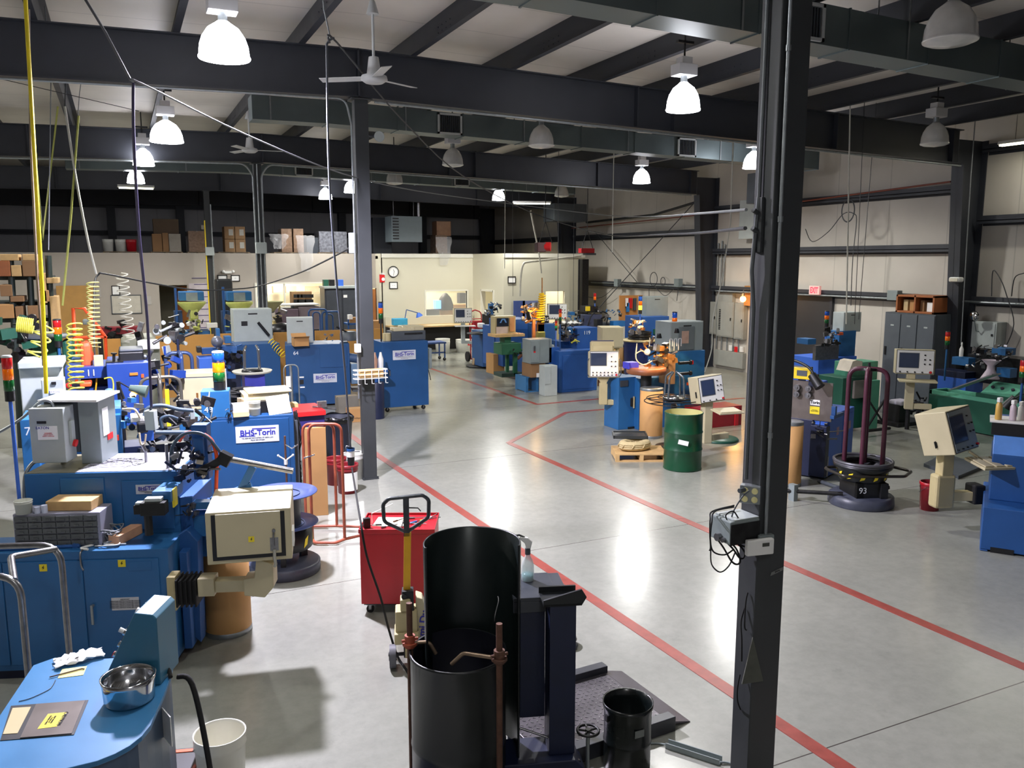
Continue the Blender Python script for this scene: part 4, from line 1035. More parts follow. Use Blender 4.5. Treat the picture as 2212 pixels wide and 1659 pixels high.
b = MB(); b.box(-.10, .07, -.06, .10, .28, .46); b.box(-.11, .08, -.09, .12, .2, .29); b.box(-.06, .02, -.07, .05, .46, .56); b.box(-.03, .07, -.12, -.02, .1, .17); b.obj('pump_body', CREAM_D, t, bevel=.012)
b = MB(); b.prism([(.06, .15), (.17, .15), (.16, .40), (.11, .54), (.06, .56)], -.02, .12, 'y'); sh_ = b.obj('rear_plate', CREAM, t, bevel=.01)
text('umi Du', .085, INK, sh_, (.115, -.023, .32), (PI/2, -PI/2+.12, 0), bold=.002)
for s in (-1, 1):
    b = MB(); b.cyl((-.10*s-.05, -.03*s-.02, .095), (-.10*s-.0, -.03*s-.02, .095), .09, n=24); w = b.obj('wheel', mat('grey polyurethane', (88, 88, 94), .5, var=.15), t)
    b = MB(); b.cyl((-.10*s-.055, -.03*s-.02, .095), (-.10*s+.005, -.03*s-.02, .095), .035, n=16); b.obj('hub', DSTEEL, w)
b = MB(); b.box(-.04, .04, -.06, .1, .08, .22); b.cyl((-.16, -.02, .095), (.12, -.02, .095), .014); b.obj('axle_yoke', DSTEEL, t)
b = MB()
for s in (.05, .30): b.box(s-.05, s+.05, .12, 1.0, .035, .085)
b.obj('forks', CREAM_D, t, bevel=.008)

# ---- big black drum with its half shell guard
t = thing('steel_drum', 'large open black drum in the centre foreground with a tall curved guard behind it', 'drum', (1.67, 4.28, 0), 0)
R_ = .285
b = MB(); b.lathe([(R_*.97, 0), (R_, .02), (R_*.985, .04), (R_*.985, .30), (R_, .31), (R_*.985, .33), (R_*.985, .86), (R_*1.01, .868), (R_*1.01, .88), (R_*.97, .88)], n=48, caps=False); b.obj('shell', BLACKP, t)
b = MB(); b.lathe([(R_*.968, .88), (R_*.96, .05), (0, .05)], n=48, caps=False); b.obj('lining', mat('dark blue lining', (16, 18, 30), .5), t)
a0, a1 = math.radians(-38), math.radians(176)
b = MB(); b.lathe([(.275, .15), (.28, 1.5), (.286, 1.506), (.29, 1.5), (.285, .15)], (.12, .06, 0), n=44, a0=a0, a1=a1, caps=False); b.obj('guard_shell', mat('dark green black steel', (22, 30, 30), .3, .3, var=.2, scale=4), t)
b = MB()
for a in (a0, a1): b.cyl((.12+.283*math.cos(a), .06+.283*math.sin(a), .15), (.12+.283*math.cos(a), .06+.283*math.sin(a), 1.505), .006, n=6)
b.obj('guard_edge', BLACKP, t)
b = MB(); b.tube(spline([(.30, .09, 1.12), (.29, .06, 1.1), (.25, .02, 1.04), (.245, .02, 1.0)]), .004, 6); b.obj('latch_hook', STEEL, t)
# stand pipes with clamps
for (x_, y_, zt, zc, ex, ey, bx, lab) in ((1.775, 3.92, 1.17, .985, 1.56, 4.10, 1.62, 'rusty vertical pipe with a clamp in front of the black drum'), (1.42, 4.42, 1.16, .93, 1.56, 4.36, 1.5, 'rusty vertical pipe with a clamp at the left of the black drum')):
    t = thing('stand_pipe', lab, 'pipe', (x_, y_, 0))
    b = MB(); b.cyl((0,0,0), (0,0,zt), .018, n=12); b.obj('pipe', RUST, t)
    b = MB(); b.cyl((0,0,zc-.045), (0,0,zc+.03), .032, n=10); b.cyl((-.05, 0, zc), (.05, 0, zc), .01, n=8); b.cyl((0,0,zc-.03), (0,0,zc-.015), .045, n=12); b.obj('clamp', COPPER if x_ < 1.6 else RUST, t)
    b = MB(); b.tube([(0, 0, zc-.02), ((ex-x_)*.75, (ey-y_)*.75, zc-.015), (ex-x_, ey-y_, zc-.09)], .012, 8, bend=.04); b.obj('guide_finger', mat('tan worn steel', (140, 120, 100), .4, .6), t)
# ---- navy steel press frame
t = thing('press_machine', 'navy blue steel frame with a heavy post right of the black drum', 'frame', (2.3, 4.12, 0), math.radians(-18))
b = MB(); b.box(-.10, .06, -.05, .0, .16, 1.12); b.box(-.10, -.085, 0, .12, .16, 1.12); b.box(.045, .06, 0, .12, .16, 1.12); b.obj('post', NAVY, t, bevel=.004)
b = MB(); b.prism([(-.14, 1.12), (.09, 1.12), (.12, 1.17), (.09, 1.22), (-.14, 1.16)], -.06, -.045, 'y'); b.box(-.14, .09, -.06, .14, 1.12, 1.135); b.box(-.14, .09, .125, .14, 1.12, 1.17); b.obj('post_cap', BLACKP, t)
b = MB(); b.box(-.30, -.02, .1, .50, 1.09, 1.115); b.box(-.30, -.02, .1, .115, 1.02, 1.09); b.box(-.05, .05, .14, .5, 1.08, 1.11); b.obj('shelf', mat('dark grey shelf', (58, 62, 70), .35, var=.15), t, bevel=.003)
b = MB(); b.box(-.28, -.10, .12, .135, .32, 1.05); b.obj('back_panel', NAVY, t)
b = MB(); b.box(-.30, -.27, .38, .42, 0, 1.09); b.box(.0, .03, .46, .5, 0, 1.08); b.obj('rear_legs', NAVY, t)
b = MB(); b.tube([(-.28, .05, .30), (-.08, .0, .24)], .008, 6); b.obj('tie_rod', STEEL, t)
b = MB(); b.prism([(-.5, 0), (.12, 0), (.12, .08), (.05, .16), (-.45, .16), (-.5, .1)], -.12, .16, 'y'); b.obj('foot', NAVY, t, bevel=.006)
b = MB(); b.prism([(-.55, 0), (-1.3, 0), (-1.3, .03), (-.55, .12)], -.35, -.05, 'y'); b.obj('base_wing', NAVY, t)
# spray bottle
t = thing('spray_bottle', 'clear spray bottle with pale blue liquid standing on the navy frame shelf', 'bottle', (2.255, 4.535, 1.116), 2.6)
b = MB(); b.lathe([(0, 0), (.038, 0), (.041, .008), (.041, .10), (.034, .13), (.016, .165), (.015, .18)], n=24, caps=False); b.obj('bottle', mat('translucent bottle', (220, 226, 226), .2, var=0, alpha=.55, spec=.7), t)
b = MB(); b.lathe([(0, .003), (.036, .004), (.037, .045), (0, .045)], n=20, caps=False); b.obj('liquid', mat('pale blue liquid', (150, 206, 212), .2, var=0), t)
b = MB(); b.cyl((0,0,.175), (0,0,.215), .018, n=12); b.obj('collar', GREY_D, t)
b = MB(); b.prism([(-.02, .215), (.01, .215), (.02, .25), (.05, .275), (.045, .29), (-.0, .285), (-.03, .26)], -.011, .011, 'y'); b.obj('spray_head', WHITE, t, bevel=.003)
b = MB(); b.tube([(.02, 0, .285), (.055, 0, .30), (.075, 0, .296)], .007, 6); b.tube([(.045, 0, .285), (.055, 0, .262), (.062, 0, .235)], .005, 6); b.obj('trigger', BLACK, t)
# ---- floor scale
def diamond():
    m = mat('diamond tread plate', (92, 88, 94), .35, .6, var=.2, scale=5)
    nt = m.node_tree; b_ = nt.nodes['Principled BSDF']; tc = nt.nodes.new('ShaderNodeTexCoord')
    mp = nt.nodes.new('ShaderNodeMapping'); mp.inputs['Rotation'].default_value = (0, 0, PI/4); nt.links.new(tc.outputs['Object'], mp.inputs['Vector'])
    ck = nt.nodes.new('ShaderNodeTexChecker'); ck.inputs['Scale'].default_value = 42; nt.links.new(mp.outputs[0], ck.inputs['Vector'])
    bp = nt.nodes.new('ShaderNodeBump'); bp.inputs['Strength'].default_value = .6; bp.inputs['Distance'].default_value = .003
    nt.links.new(ck.outputs['Fac'], bp.inputs['Height']); nt.links.new(bp.outputs['Normal'], b_.inputs['Normal']); return m
TREAD = diamond()
t = thing('floor_scale', 'low floor scale with diamond tread deck and side rails beside the small black can', 'scale', (2.75, 4.62, 0), math.radians(3))
b = MB(); b.box(-.55, .42, -.36, .36, .03, .055); b.obj('deck', TREAD, t, bevel=.003)
b = MB(); b.prism([(.42, .055), (.60, .006), (.60, .0), (.42, .03)], -.40, .40, 'y'); b.obj('ramp', TREAD, t)
for y0 in (-.44, .36):
    b = MB(); b.box(-.55, .44, y0, y0+.08, .0, .105); b.obj('side_rail', mat('grey black rail', (52, 54, 60), .35, var=.15), t, bevel=.004)
b = MB()
for i in range(24):
    for j in range(17):
        b.cb(-.53+.04*i, -.33+.04*j, .0565, .02, .006, .003, rz=(.8 if (i+j) % 2 else -.8))
b.obj('tread_bars', STEEL, t)
# ---- hand wheel valve stand
t = thing('handwheel_stand', 'small black hand wheel on a grey stem, left of the small black can', 'hand wheel', (2.42, 4.03, 0))
b = MB(); b.cyl((0,0,0), (0,0,.30), .012, n=10); b.obj('stem', GALV, t)
b = MB(); b.tube([(.065*math.cos(a), .065*math.sin(a), .305) for a in [2*PI*i/24 for i in range(24)]], .009, 6, closed=True)
for k in range(5): a = 2*PI*k/5; b.cyl((0,0,.303), (.06*math.cos(a), .06*math.sin(a), .305), .007, n=6)
b.cyl((0,0,.295), (0,0,.315), .017, n=10); b.obj('wheel', BLACK, t)
b = MB(); b.box(-.06, .07, -.05, .05, 0, .015); b.prism([(-.1, .0), (-.02, .0), (-.05, .12), (-.1, .14)], .0, .1, 'y'); b.obj('foot', DSTEEL, t)
# ---- small black can
t = thing('trash_can', 'small open black steel can at the bottom of the picture beside the near column', 'can', (2.68, 3.99, 0))
b = MB(); b.lathe([(.14, 0), (.145, .02), (.145, .20), (.15, .21), (.145, .22), (.147, .40), (.155, .43), (.157, .46), (.148, .455), (.138, .40), (.137, .01), (0, .01)], n=36, caps=False); b.obj('shell', mat('glossy black can', (16, 22, 22), .25, var=.2), t)
b = MB(); b.box(-.045, .02, -.153, -.149, .30, .345); b.obj('torn_label', mat('grey label', (120, 124, 122), .6), t)
b = MB()
for s in (-1, 1): b.box(s*.152-.006, s*.152+.006, -.012, .012, .36, .40)
b.obj('ears', DSTEEL, t)
# ---- channel on the floor with cable
b = MB(); b.xf = Matrix.Translation((3.15, 3.93, 0)) @ Matrix.Rotation(math.radians(-57), 4, 'Z'); b.box(-.18, .18, -.03, .03, 0, .008); b.box(-.18, .18, -.03, -.022, 0, .04); b.box(-.18, .18, .022, .03, 0, .04); o = b.obj('cable_channel', GREY, bevel=.002); tag(o, 'short grey metal channel lying on the floor beside the near column', 'channel')
b = MB(); b.tube(spline([(3.24, 3.78, .012), (3.3, 3.74, .01), (3.34, 3.60, .01), (3.4, 3.2, .01)]), .008, 6); b.tube(spline([(3.05, 4.08, .012), (3.0, 4.13, .01), (2.9, 4.16, .01)]), .006, 6); o = b.obj('floor_cable', GREY); tag(o, 'grey cable leading from the floor channel to the near column', 'cable')
# ---- low round plate past the press frame
t = thing('floor_plate', 'small round brown plate on a grey pad, on the floor right of the navy post', 'plate', (3.14, 5.60, 0))
b = MB(); b.lathe([(0, 0), (.09, 0), (.1, .02), (0, .025)], n=24, caps=False); b.obj('pad', GREY_D, t)
b = MB(); b.lathe([(0, .05), (.10, .05), (.105, .06), (.10, .075), (0, .078)], (0, .03, 0), n=24, caps=False); b.cyl((0, .03, .02), (0, .03, .05), .05); b.obj('disc', mat('brown disc', (104, 94, 86), .5, var=.1), t)
# ---- white bucket and black box, bottom left
pail((.37, 4.88, 0), .148, .36, mat('white bucket plastic', (222, 220, 206), .4, var=.06), 'white open plastic bucket on the floor at the bottom, right of the teal table')
t = thing('tool_case', 'small black case with orange trim on the floor beside the white bucket', 'case', (.16, 5.0, 0), -.3)
rbox(t, 'case_body', BLACK, -.09, .07, -.14, .14, 0, .16); rbox(t, 'trim_strip', ORANGE, -.09, .07, .09, .12, .16, .165, 0)
b = MB(); b.box(.075, .10, -.1, .05, .0, .10); b.obj('orange_side', ORANGE, t)
# ================================================================ THINGS ON THE NEAR COLUMN
CX, CY = 3.2, 3.45          # column centre
fx, fy = CX-.10, CY-.075    # its left (-x) and front (-y) faces
b = MB(); b.cyl((fx+.035, fy-.016, 1.66), (fx+.035, fy-.016, 5.2), .0105, n=8); 
for z in (2.2, 3.35, 4.2): b.cyl((fx+.035, fy-.016, z), (fx+.035, fy-.016, z+.03), .015, n=8)
tag(b.obj('conduit', GALV), 'thin metal conduit down the front corner of the near column to the thermostat', 'conduit')
b = MB(); b.tube([(fx-.02, CY+.02, 1.95), (fx-.02, CY+.02, 2.9), (fx-.035, CY+.03, 3.1), (fx-.015, CY+.02, 3.5), (fx-.015, CY+.02, 5.2)], .011, 8, bend=.2)
tag(b.obj('conduit', mat('dark conduit', (96, 100, 102), .4, .5)), 'bent metal conduit on the left face of the near column above the outlet box', 'conduit')
t = thing('thermostat', 'white thermostat with a small display on the front of the near column', 'thermostat', (fx+.005, fy, 1.575), math.radians(-10))
b = MB(); b.box(-.02, .075, -.035, -.0, -.005, .085); b.obj('back_box', GREY, t, bevel=.006)
b = MB(); b.box(-.11, .055, -.068, -.035, -.015, .075); b.obj('cover', WHITE, t, bevel=.008)
b = MB(); b.box(-.02, .022, -.0705, -.068, .035, .055); b.obj('display', mat('lcd', (70, 72, 66), .3), t)
t = thing('outlet_box', 'grey outlet box with four yellowed round sockets on the near column', 'outlet', (fx-.028, CY-.03, 1.88), PI/2*-.55)
b = MB(); b.box(-.055, .055, -.03, .03, -.05, .05); b.obj('box_shell', GALV, t, bevel=.004)
for sx_ in (-1, 1):
    for sz_ in (-1, 1):
        b = MB(); b.cyl((sx_*.026, -.03, sz_*.024), (sx_*.026, -.036, sz_*.024), .017, n=14); b.obj('socket', mat('aged socket', (214, 206, 150), .5), t)
b = MB(); b.cyl((-.03, -.032, .028), (-.05, -.075, .03), .013, n=8); b.obj('plug', GREY_D, t)
t = thing('power_supply', 'grey steel box with coiled black cords hung on the left of the near column', 'power supply', (fx-.005, CY, 1.68), 0)
rbox(t, 'housing', GREY, -.20, 0, -.085, .085, -.055, .075)
rbox(t, 'side_box', DSTEEL, -.20, 0, -.09, -.085, -.055, .06, 0)
rbox(t, 'top_cover', GREY_L, -.17, 0, -.08, .08, .075, .082, .002)
b = MB(); b.cyl((-.20, .0, -.03), (-.225, 0, -.03), .022, n=10); b.cyl((-.20, -.04, -.035), (-.22, -.04, -.035), .014, n=8); b.obj('connector', STEEL, t)
b = MB()
b.tube(spline([(-.05, .07, .10), (-.2, .05, .10), (-.26, .0, .06), (-.265, 0, -.04), (-.24, 0, -.11), (-.18, -.02, -.13), (-.12, -.02, -.11)]), .0045, 6)
b.tube(spline([(-.04, .08, .105), (-.2, .07, .095), (-.255, .02, .07), (-.27, 0, .0), (-.262, 0, -.08), (-.27, 0, -.10)]), .0045, 6)
b.tube(spline([(-.21, 0, -.05), (-.17, 0, -.1), (-.12, -.01, -.18), (-.07, 0, -.21), (-.05, 0, -.19), (-.08, 0, -.12), (-.13, 0, -.07)]), .0055, 6)
b.tube(spline([(-.15, 0, -.07), (-.10, 0, -.12), (-.06, 0, -.17), (-.03, 0, -.18), (-.02, 0, -.15), (-.05, 0, -.11), (-.1, 0, -.07)]), .0055, 6)
b.tube(spline([(-.26, 0, -.09), (-.25, 0, -.18), (-.19, 0, -.235), (-.13, 0, -.21), (-.09, 0, -.14)]), .004, 6)
b.tube(spline([(-.12, -.02, -.05), (-.07, -.02, -.08), (-.03, -.02, -.075)]), .004, 6); b.tube(spline([(-.08, .0, -.055), (-.05, .0, -.1), (-.0, 0, -.12)]), .005, 6)
b.tube(spline([(-.12, -.05, .08), (-.15, -.04, .12), (-.19, -.03, .10), (-.18, -.04, .06)]), .004, 6)
b.obj('coiled_cord', RUBBER, t)
b = MB(); b.tube(spline([(fx-.065, CY-.06, 1.91), (fx-.10, CY-.05, 1.88), (fx-.14, CY-.03, 1.80), (fx-.15, CY-.02, 1.74)]), .0045, 6); tag(b.obj('plug_cable', GREY_D), 'thin cord curving from the outlet box to the grey power supply', 'cord')
b = MB(); b.box(-.02, .0, .01, .06, -.05, .08); b.xf = Matrix(); o = b.obj('switch_box', GREY_L, bevel=.004); place(o, (CX+.125, CY, 1.66)); tag(o, 'pale switch box on the right side of the near column', 'box')
b = MB(); b.box(.0, .02, -.03, .03, -.05, .05); o = b.obj('junction_box', GREY_D, bevel=.004); place(o, (CX+.10, CY, 1.26)); tag(o, 'small dark junction box low on the right side of the near column', 'box')
b = MB(); b.prism([(-.035, .0), (.055, .02), (.057, .038), (-.03, .02)], -.003, 0, 'y'); o = b.obj('tag_strip', mat('grey tape', (120, 122, 120), .6)); place(o, (CX+.035, fy, 1.40)); tag(o, 'small strip of grey tape on the front of the near column', 'tape'); text('SPW9', .014, INKB, o, (.012, -.004, .02), (PI/2, -.15, 0))
b = MB(); b.prism([(-.05, 0), (.07, .02), (.0, .28)], -.012, -.0, 'y'); o = b.obj('wall_gusset', mat('dull green grey plate', (84, 86, 78), .5, .3, var=.2, scale=14)); place(o, (fx-.01, fy, .78), math.radians(-25)); tag(o, 'triangular grey metal plate fixed low on the near column', 'plate')
b = MB(); b.tube(spline([(fx-.008, CY-.02, 1.30), (fx-.02, CY-.02, 1.24), (fx-.02, CY-.02, 1.1), (fx-.01, CY-.03, 1.08)]), .0045, 6); b.tube(spline([(fx-.008, CY, 1.2), (fx-.03, CY, 1.12), (fx-.045, CY-.03, 1.02), (fx-.04, CY-.03, .9)]), .005, 6); b.tube(spline([(fx-.02, CY, .8), (fx-.035, CY, .72), (fx-.03, CY, .64), (fx-.005, CY, .58)]), .0045, 6); tag(b.obj('loose_cable', RUBBER), 'loose dark cable running down the left edge of the near column', 'cable')
b = MB(); b.tube(spline([(CX+.105, CY, 1.55), (CX+.12, CY, 1.45), (CX+.115, CY, 1.3), (CX+.105, CY, 1.2)]), .004, 6); tag(b.obj('loose_cable', GREY_D), 'thin grey cable on the right edge of the near column', 'cable')
b = MB()
for z0, z1 in ((2.42, 3.02),): b.box(-.02, .0, -.03, .03, gy(1612, 545, 3.47).z, gy(1612, 425, 3.47).z)
for z in (gy(1612, 493, 3.47).z, gy(1612, 453, 3.47).z): b.tube([(-.01, 0, z-.02), (-.05, 0, z)], .014, 8)
o = b.obj('cable_gland_box', CHAR2, bevel=.003); place(o, (fx-.0, CY+.02, 0)); tag(o, 'dark wire trough with two cable glands on the left face of the near column', 'wire trough')
# ================================================================ helpers for the middle distance
def face_cam(x, y, extra=0): return -math.atan2(x, y) + math.radians(extra)
def rb(t, name, m, xl, xr, yt, yb, Y, dep, bevel=.005, z0=None, z1=None):
    """box whose front stands at depth Y, spanning the picture columns xl..xr and rows yt..yb"""
    ym, xm = (yt+yb)/2, (xl+xr)/2
    a, b_ = gy(xl, ym, Y), gy(xr, ym, Y)
    zt = gy(xm, yt, Y).z if z1 is None else z1
    zb = gy(xm, yb, Y).z if z0 is None else z0
    o = t.location if t else Vector((0,0,0))
    q = MB(); q.box(a.x-o.x, b_.x-o.x, Y-o.y, Y+dep-o.y, max(0, zb)-o.z, zt-o.z)
    return q.obj(name, m, t, bevel=bevel)
def rp(t, x, y, Y):
    p = gy(x, y, Y); return p - (t.location if t else Vector((0,0,0)))
def solo(b, name, m, label, cat, **k):
    kw = {q: k[q] for q in ('bevel', 'solid') if q in k}
    return tag(b.obj(name, m, **kw), label, cat, k.get('group'), k.get('kind'))
def hang(px, y0, y1, Y, r, m, label, kind='electric_cable', wob=0.0, top=None, x2=None):
    """cord hanging from the roof steel down to a point"""
    b1 = gy(x2 if x2 is not None else px, y1, Y); a1 = gy(px, y0, Y)
    pts = [Vector((a1.x, Y, top if top is not None else eave(a1.x)+.02)) if y0 <= 0 or top is not None else a1]
    n = 8
    for i in range(1, n+1):
        p = pts[0].lerp(b1, i/n); pts.append(p + Vector((wob*math.sin(i*1.3), wob*math.cos(i*1.7), 0)))
    b = MB(); b.tube(spline(pts, 3), r, 6)
    return solo(b, kind, m, label, 'cord')

# ================================================================ RIGHT OF THE AISLE
# green drum, pallet with rope
barrel((7.64, 10.04, 0), .295, .88, GREEN_D, 'open green steel drum standing in the aisle left of the near column', mat('pale yellow drum lining', (190, 184, 120), .5, var=.08))
dl = [o for o in COL.objects if o.name.startswith('steel_drum') and o.get('label', '').startswith('open green')][0]
a_ = face_cam(7.64, 10.04)
b = MB(); b.box(-.075, .075, -.301, -.298, -.035, .035); l_ = b.obj('shipping_label', PAPER, dl); l_.location = (0, 0, .46); l_.rotation_euler = (0, .2, a_+.02)
def pallet(loc, rz, label, w=1.1, d=.9, m=WOOD, h=.13):
    t = thing('pallet', label, 'pallet', loc, rz)
    b = MB()
    for i in range(6): b.box(-w/2, w/2, -d/2+i*(d-.1)/5, -d/2+.1+i*(d-.1)/5, h-.02, h)
    b.obj('deck_boards', m, t)
    b = MB()
    for x_ in (-w/2, -.03, w/2-.06): b.box(x_, x_+.06, -d/2, d/2, .02, h-.02)
    b.obj('stringers', m, t)
    b = MB()
    for y_ in (-d/2, d/2-.1): b.box(-w/2, w/2, y_, y_+.1, 0, .02)
    b.obj('bottom_boards', m, t); return t
pallet((7.42, 10.9, 0), math.radians(-25), 'small pine pallet carrying a rope coil, left of the green drum', .82, .62)
b = MB()
for k in range(3): b.lathe([(.13+.045*math.cos(a)+.03*k*0, .045*math.sin(a)) for a in [2*PI*i/8 for i in range(9)]], (0, 0, .05+.03*k), n=28, caps=False)
b.tube([((.13+.05*math.cos(a*9))*math.cos(a)*1.0, (.13+.05*math.cos(a*9))*math.sin(a), .08+.05*math.sin(a*9)) for a in [2*PI*i/120 for i in range(120)]], .008, 5, closed=True)
o = solo(b, 'rope_coil', mat('natural rope', (190, 172, 128), .9, var=.15, scale=40), 'coil of pale rope lying on the small pallet', 'rope'); place(o, (7.36, 10.93, .135)); o.scale = (1.6, 1.1, 1)
b = MB(); b.box(-.26, .26, -.19, .19, 0, .03); b.box(-.28, .28, -.21, -.19, 0, .05); b.box(-.28, .28, .19, .21, 0, .05); b.box(-.28, -.26, -.21, .21, 0, .05); b.box(.26, .28, -.21, .21, 0, .05)
o = solo(b, 'drip_tray', mat('dark tray', (50, 54, 54), .4), 'shallow dark tray lying on top of the rope coil', 'tray'); place(o, (7.44, 11.2, .29), -.5)
# ---- copper lit coiler behind the green drum
t = thing('spring_coiler', 'blue spring coiler with warmly lit roller head and round brown table behind the green drum', 'machine', (8.9, 12.6, 0))
rb(t, 'base_cabinet', BLUE, 1336, 1372, 815, 927, 12.9, .5); rb(t, 'kick_recess', BLACK, 1357, 1372, 922, 928, 12.88, .1, 0)
rb(t, 'lower_body', BLUE, 1380, 1470, 815, 945, 12.75, .6); rb(t, 'tall_cabinet', BLUE, 1455, 1520, 758, 950, 12.9, .9, .008)
rb(t, 'vent_panel', GREY_D, 1340, 1357, 822, 835, 12.885, .01, 0)
b = MB(); p = rp(t, 1403, 800, 12.3); b.lathe([(0, 0), (.34, 0), (.36, .02), (.36, .11), (.34, .12), (0, .12)], (p.x, p.y+.1, p.z-.07), n=32, caps=False); b.obj('round_table', mat('brown round table', (132, 78, 46), .45, var=.2, scale=8), t)
b = MB(); b.cyl((p.x, p.y+.1, p.z-.35), (p.x, p.y+.1, p.z-.07), .1); b.obj('table_post', BLACK, t)
p = rp(t, 1422, 795, 12.5); hd = clutter_head(t, p.x, p.y, p.z, .42, 21, [BRASS, STEEL, DSTEEL], n=40); 
b = MB()
for i, j in ((0, 0), (1, 0), (0, 1), (1, 1)): q = rp(t, 1428+11*i, 776+13*j, 12.35); b.cyl(q, q+Vector((0, .12, 0)), .038, n=16)
b.obj('feed_roller', mat('warm polished steel', (220, 180, 130), .2, .9), t)
rb(t, 'head_plate', mat('bronze tinted plate', (196, 150, 110), .35, .4), 1444, 1459, 766, 830, 12.45, .3)
b = MB(); b.tube(spline([rp(t, 1376, 742, 12.3), rp(t, 1374, 775, 12.3), rp(t, 1390, 788, 12.25), rp(t, 1408, 780, 12.2)]), .012, 6); b.tube(spline([rp(t, 1372, 765, 12.4), rp(t, 1385, 758, 12.4), rp(t, 1400, 760, 12.4), rp(t, 1404, 730, 12.5)]), .01, 6); b.obj('air_hose', mat('pale hose', (206, 190, 160), .5), t)
for i, (x_, y_) in enumerate(((1412, 770), (1450, 758))):
    q = rp(t, x_, y_, 12.1+.2*i)
    L = bpy.data.lights.new('task_light', 'SPOT'); L.energy = 55; L.color = (1, .66, .3); L.shadow_soft_size = .03; L.spot_size = 1.9; lo = bpy.data.objects.new('task_light', L); COL.objects.link(lo); lo.parent = t; lo.location = q+Vector((0, -.15, .32)); lo.rotation_euler = (.35, 0, 0)
    b = MB(); b.lathe([(.03, .08), (.05, 0), (.045, 0), (.02, .08)], (0, 0, 0), n=14, caps=False); o = b.obj('task_lamp', DSTEEL, t); o.location = q+Vector((0, -.15, .34))
b = MB(); b.ball(rp(t, 1398, 760, 12.3), .06); b.obj('glass_globe', GLASSC, t)
q = rp(t, 1480, 730, 13.0); eb = ebox(t, q.x, 13.2-12.6, gy(1480, 760, 12.9).z, .78, .5, .58, GREY); 
rb(t, 'grey_door', mat('dark grey door', (96, 104, 106), .5), 1466, 1500, 706, 756, 12.92, .05)
rb(t, 'stained_patch', mat('pinkish stain', (168, 140, 124), .7, var=.2), 1473, 1488, 715, 742, 12.915, .01, 0)
q = rp(t, 1457, 702, 13.1); stack(t, q.x, q.y, q.z-.05, .05, .10, 'ba')
b = MB()
for z_ in (845, 868): q = rp(t, 1490, z_-62, 12.5); b.cyl(q, q+Vector((-.25, 0, 0)), .03, n=10); b.cyl(q, q+Vector((.03, 0, 0)), .045, n=12)
b.obj('servo_motors', DSTEEL, t)
rb(t, 'orange_tag', RED_B, 1491, 1498, 779, 787, 12.89, .01, 0); rb(t, 'orange_tag', ORANGE, 1484, 1493, 826, 832, 12.89, .01, 0)
rb(t, 'blue_tray', mat('violet blue tray', (60, 60, 180), .4), 1358, 1380, 783, 797, 12.4, .2)
b = MB(); q = rp(t, 1448, 700, 12.6)
for i in range(3): b.tube([q+Vector((.1*i, 0, -.5)), q+Vector((.1*i, 0, -.28)), q+Vector((.1*i+.06, 0, -.28)), q+Vector((.1*i+.06, 0, -.42))], .01, 6, bend=.02)
b.obj('clear_tubes', GLASSC, t)
fibre_drum((8.52, 12.15, 0), .205, .90, 'tan fibre drum with grey lid below the round brown table', lid=True)
# wire decoiler with black ring basket
t = thing('wire_decoiler', 'small dark wire decoiler with open steel rings just behind the green drum', 'decoiler', (8.35, 11.25, 0))
b = MB(); b.cyl((0,0,0), (0,0,.75), .05); b.lathe([(.3, 0), (.3, .03), (.05, .05)], n=20); b.obj('post', DSTEEL, t)
b = MB()
for R_2, z_ in ((.50, .80), (.46, .85), (.28, .87)): b.tube([(R_2*math.cos(a), R_2*math.sin(a), z_) for a in [2*PI*i/36 for i in range(36)]], .009, 6, closed=True)
for k in range(6): a = PI*k/3; b.cyl((0,0,.8), (.5*math.cos(a), .5*math.sin(a), .8), .009, n=6)
b.obj('rings', DSTEEL, t)
b = MB(); b.lathe([(.20, .86), (.20, .9), (.0, .91)], n=24, caps=False); b.obj('bright_hub', CHROME, t)
b = MB()
for k in range(4):
    a = PI*k/2+.4; b.tube([(.19*math.cos(a), .19*math.sin(a), .88), (.17*math.cos(a), .17*math.sin(a), 1.22), (.05*math.cos(a), .05*math.sin(a), 1.30)], .017, 8, bend=.08)
b.obj('upright_hoop', mat('clear grey tube', (96, 104, 108), .25, .4), t)
# ---- operator panels on swinging arms
def arm(t, pts, r=.045, m=CREAM_D, name='support_arm'):
    b = MB()
    for a, c in zip(pts[:-1], pts[1:]):
        a, c = Vector(a), Vector(c); d = c-a; q = d.to_track_quat('Z', 'Y').to_matrix().to_4x4()
        b.xf = Matrix.Translation(a) @ q; b.box(-r, r, -r, r, -r*.8, d.length+r*.8)
    b.xf = Matrix(); return b.obj(name, m, t, bevel=.01)
cx_, cy_ = 8.15, 13.2
t = thing('operator_console', 'cream operator panel with small screen and two knob rows, left of the fibre drum', 'control panel', (cx_, cy_, 0), face_cam(cx_, cy_, 6))
h = cnc_head(t, .56, .30, .50, math.radians(-8), 2, (.06, .56, .46, .90), side_handle=True); h.location = (0, -.15, .99)
b = MB(); b.box(.08, .235, -.022, -.018, .30, .43); b.obj('white_keys', WHITE, h)
b = MB(); b.box(-.24, .19, .05, .34, .50, .68); b.box(-.21, .16, 0.0, .3, .50, .60); uo = b.obj('rear_housing', CREAM_D, h, bevel=.006)
b = MB(); b.box(-.23, .18, .06, .33, .68, .70); b.obj('dark_top', mat('violet grey top', (72, 70, 92), .4), h)
b = MB(); b.prism([(-.12, .99), (.12, .99), (.06, .88), (.05, .75), (-.05, .75), (-.06, .88)], -.06, .06, 'y'); b.obj('neck', CREAM_D, t, bevel=.008)
arm(t, [(0, 0, .80), (0, 0, .52)], .075); arm(t, [(.06, 0, .50), (.42, .0, .50)], .05)
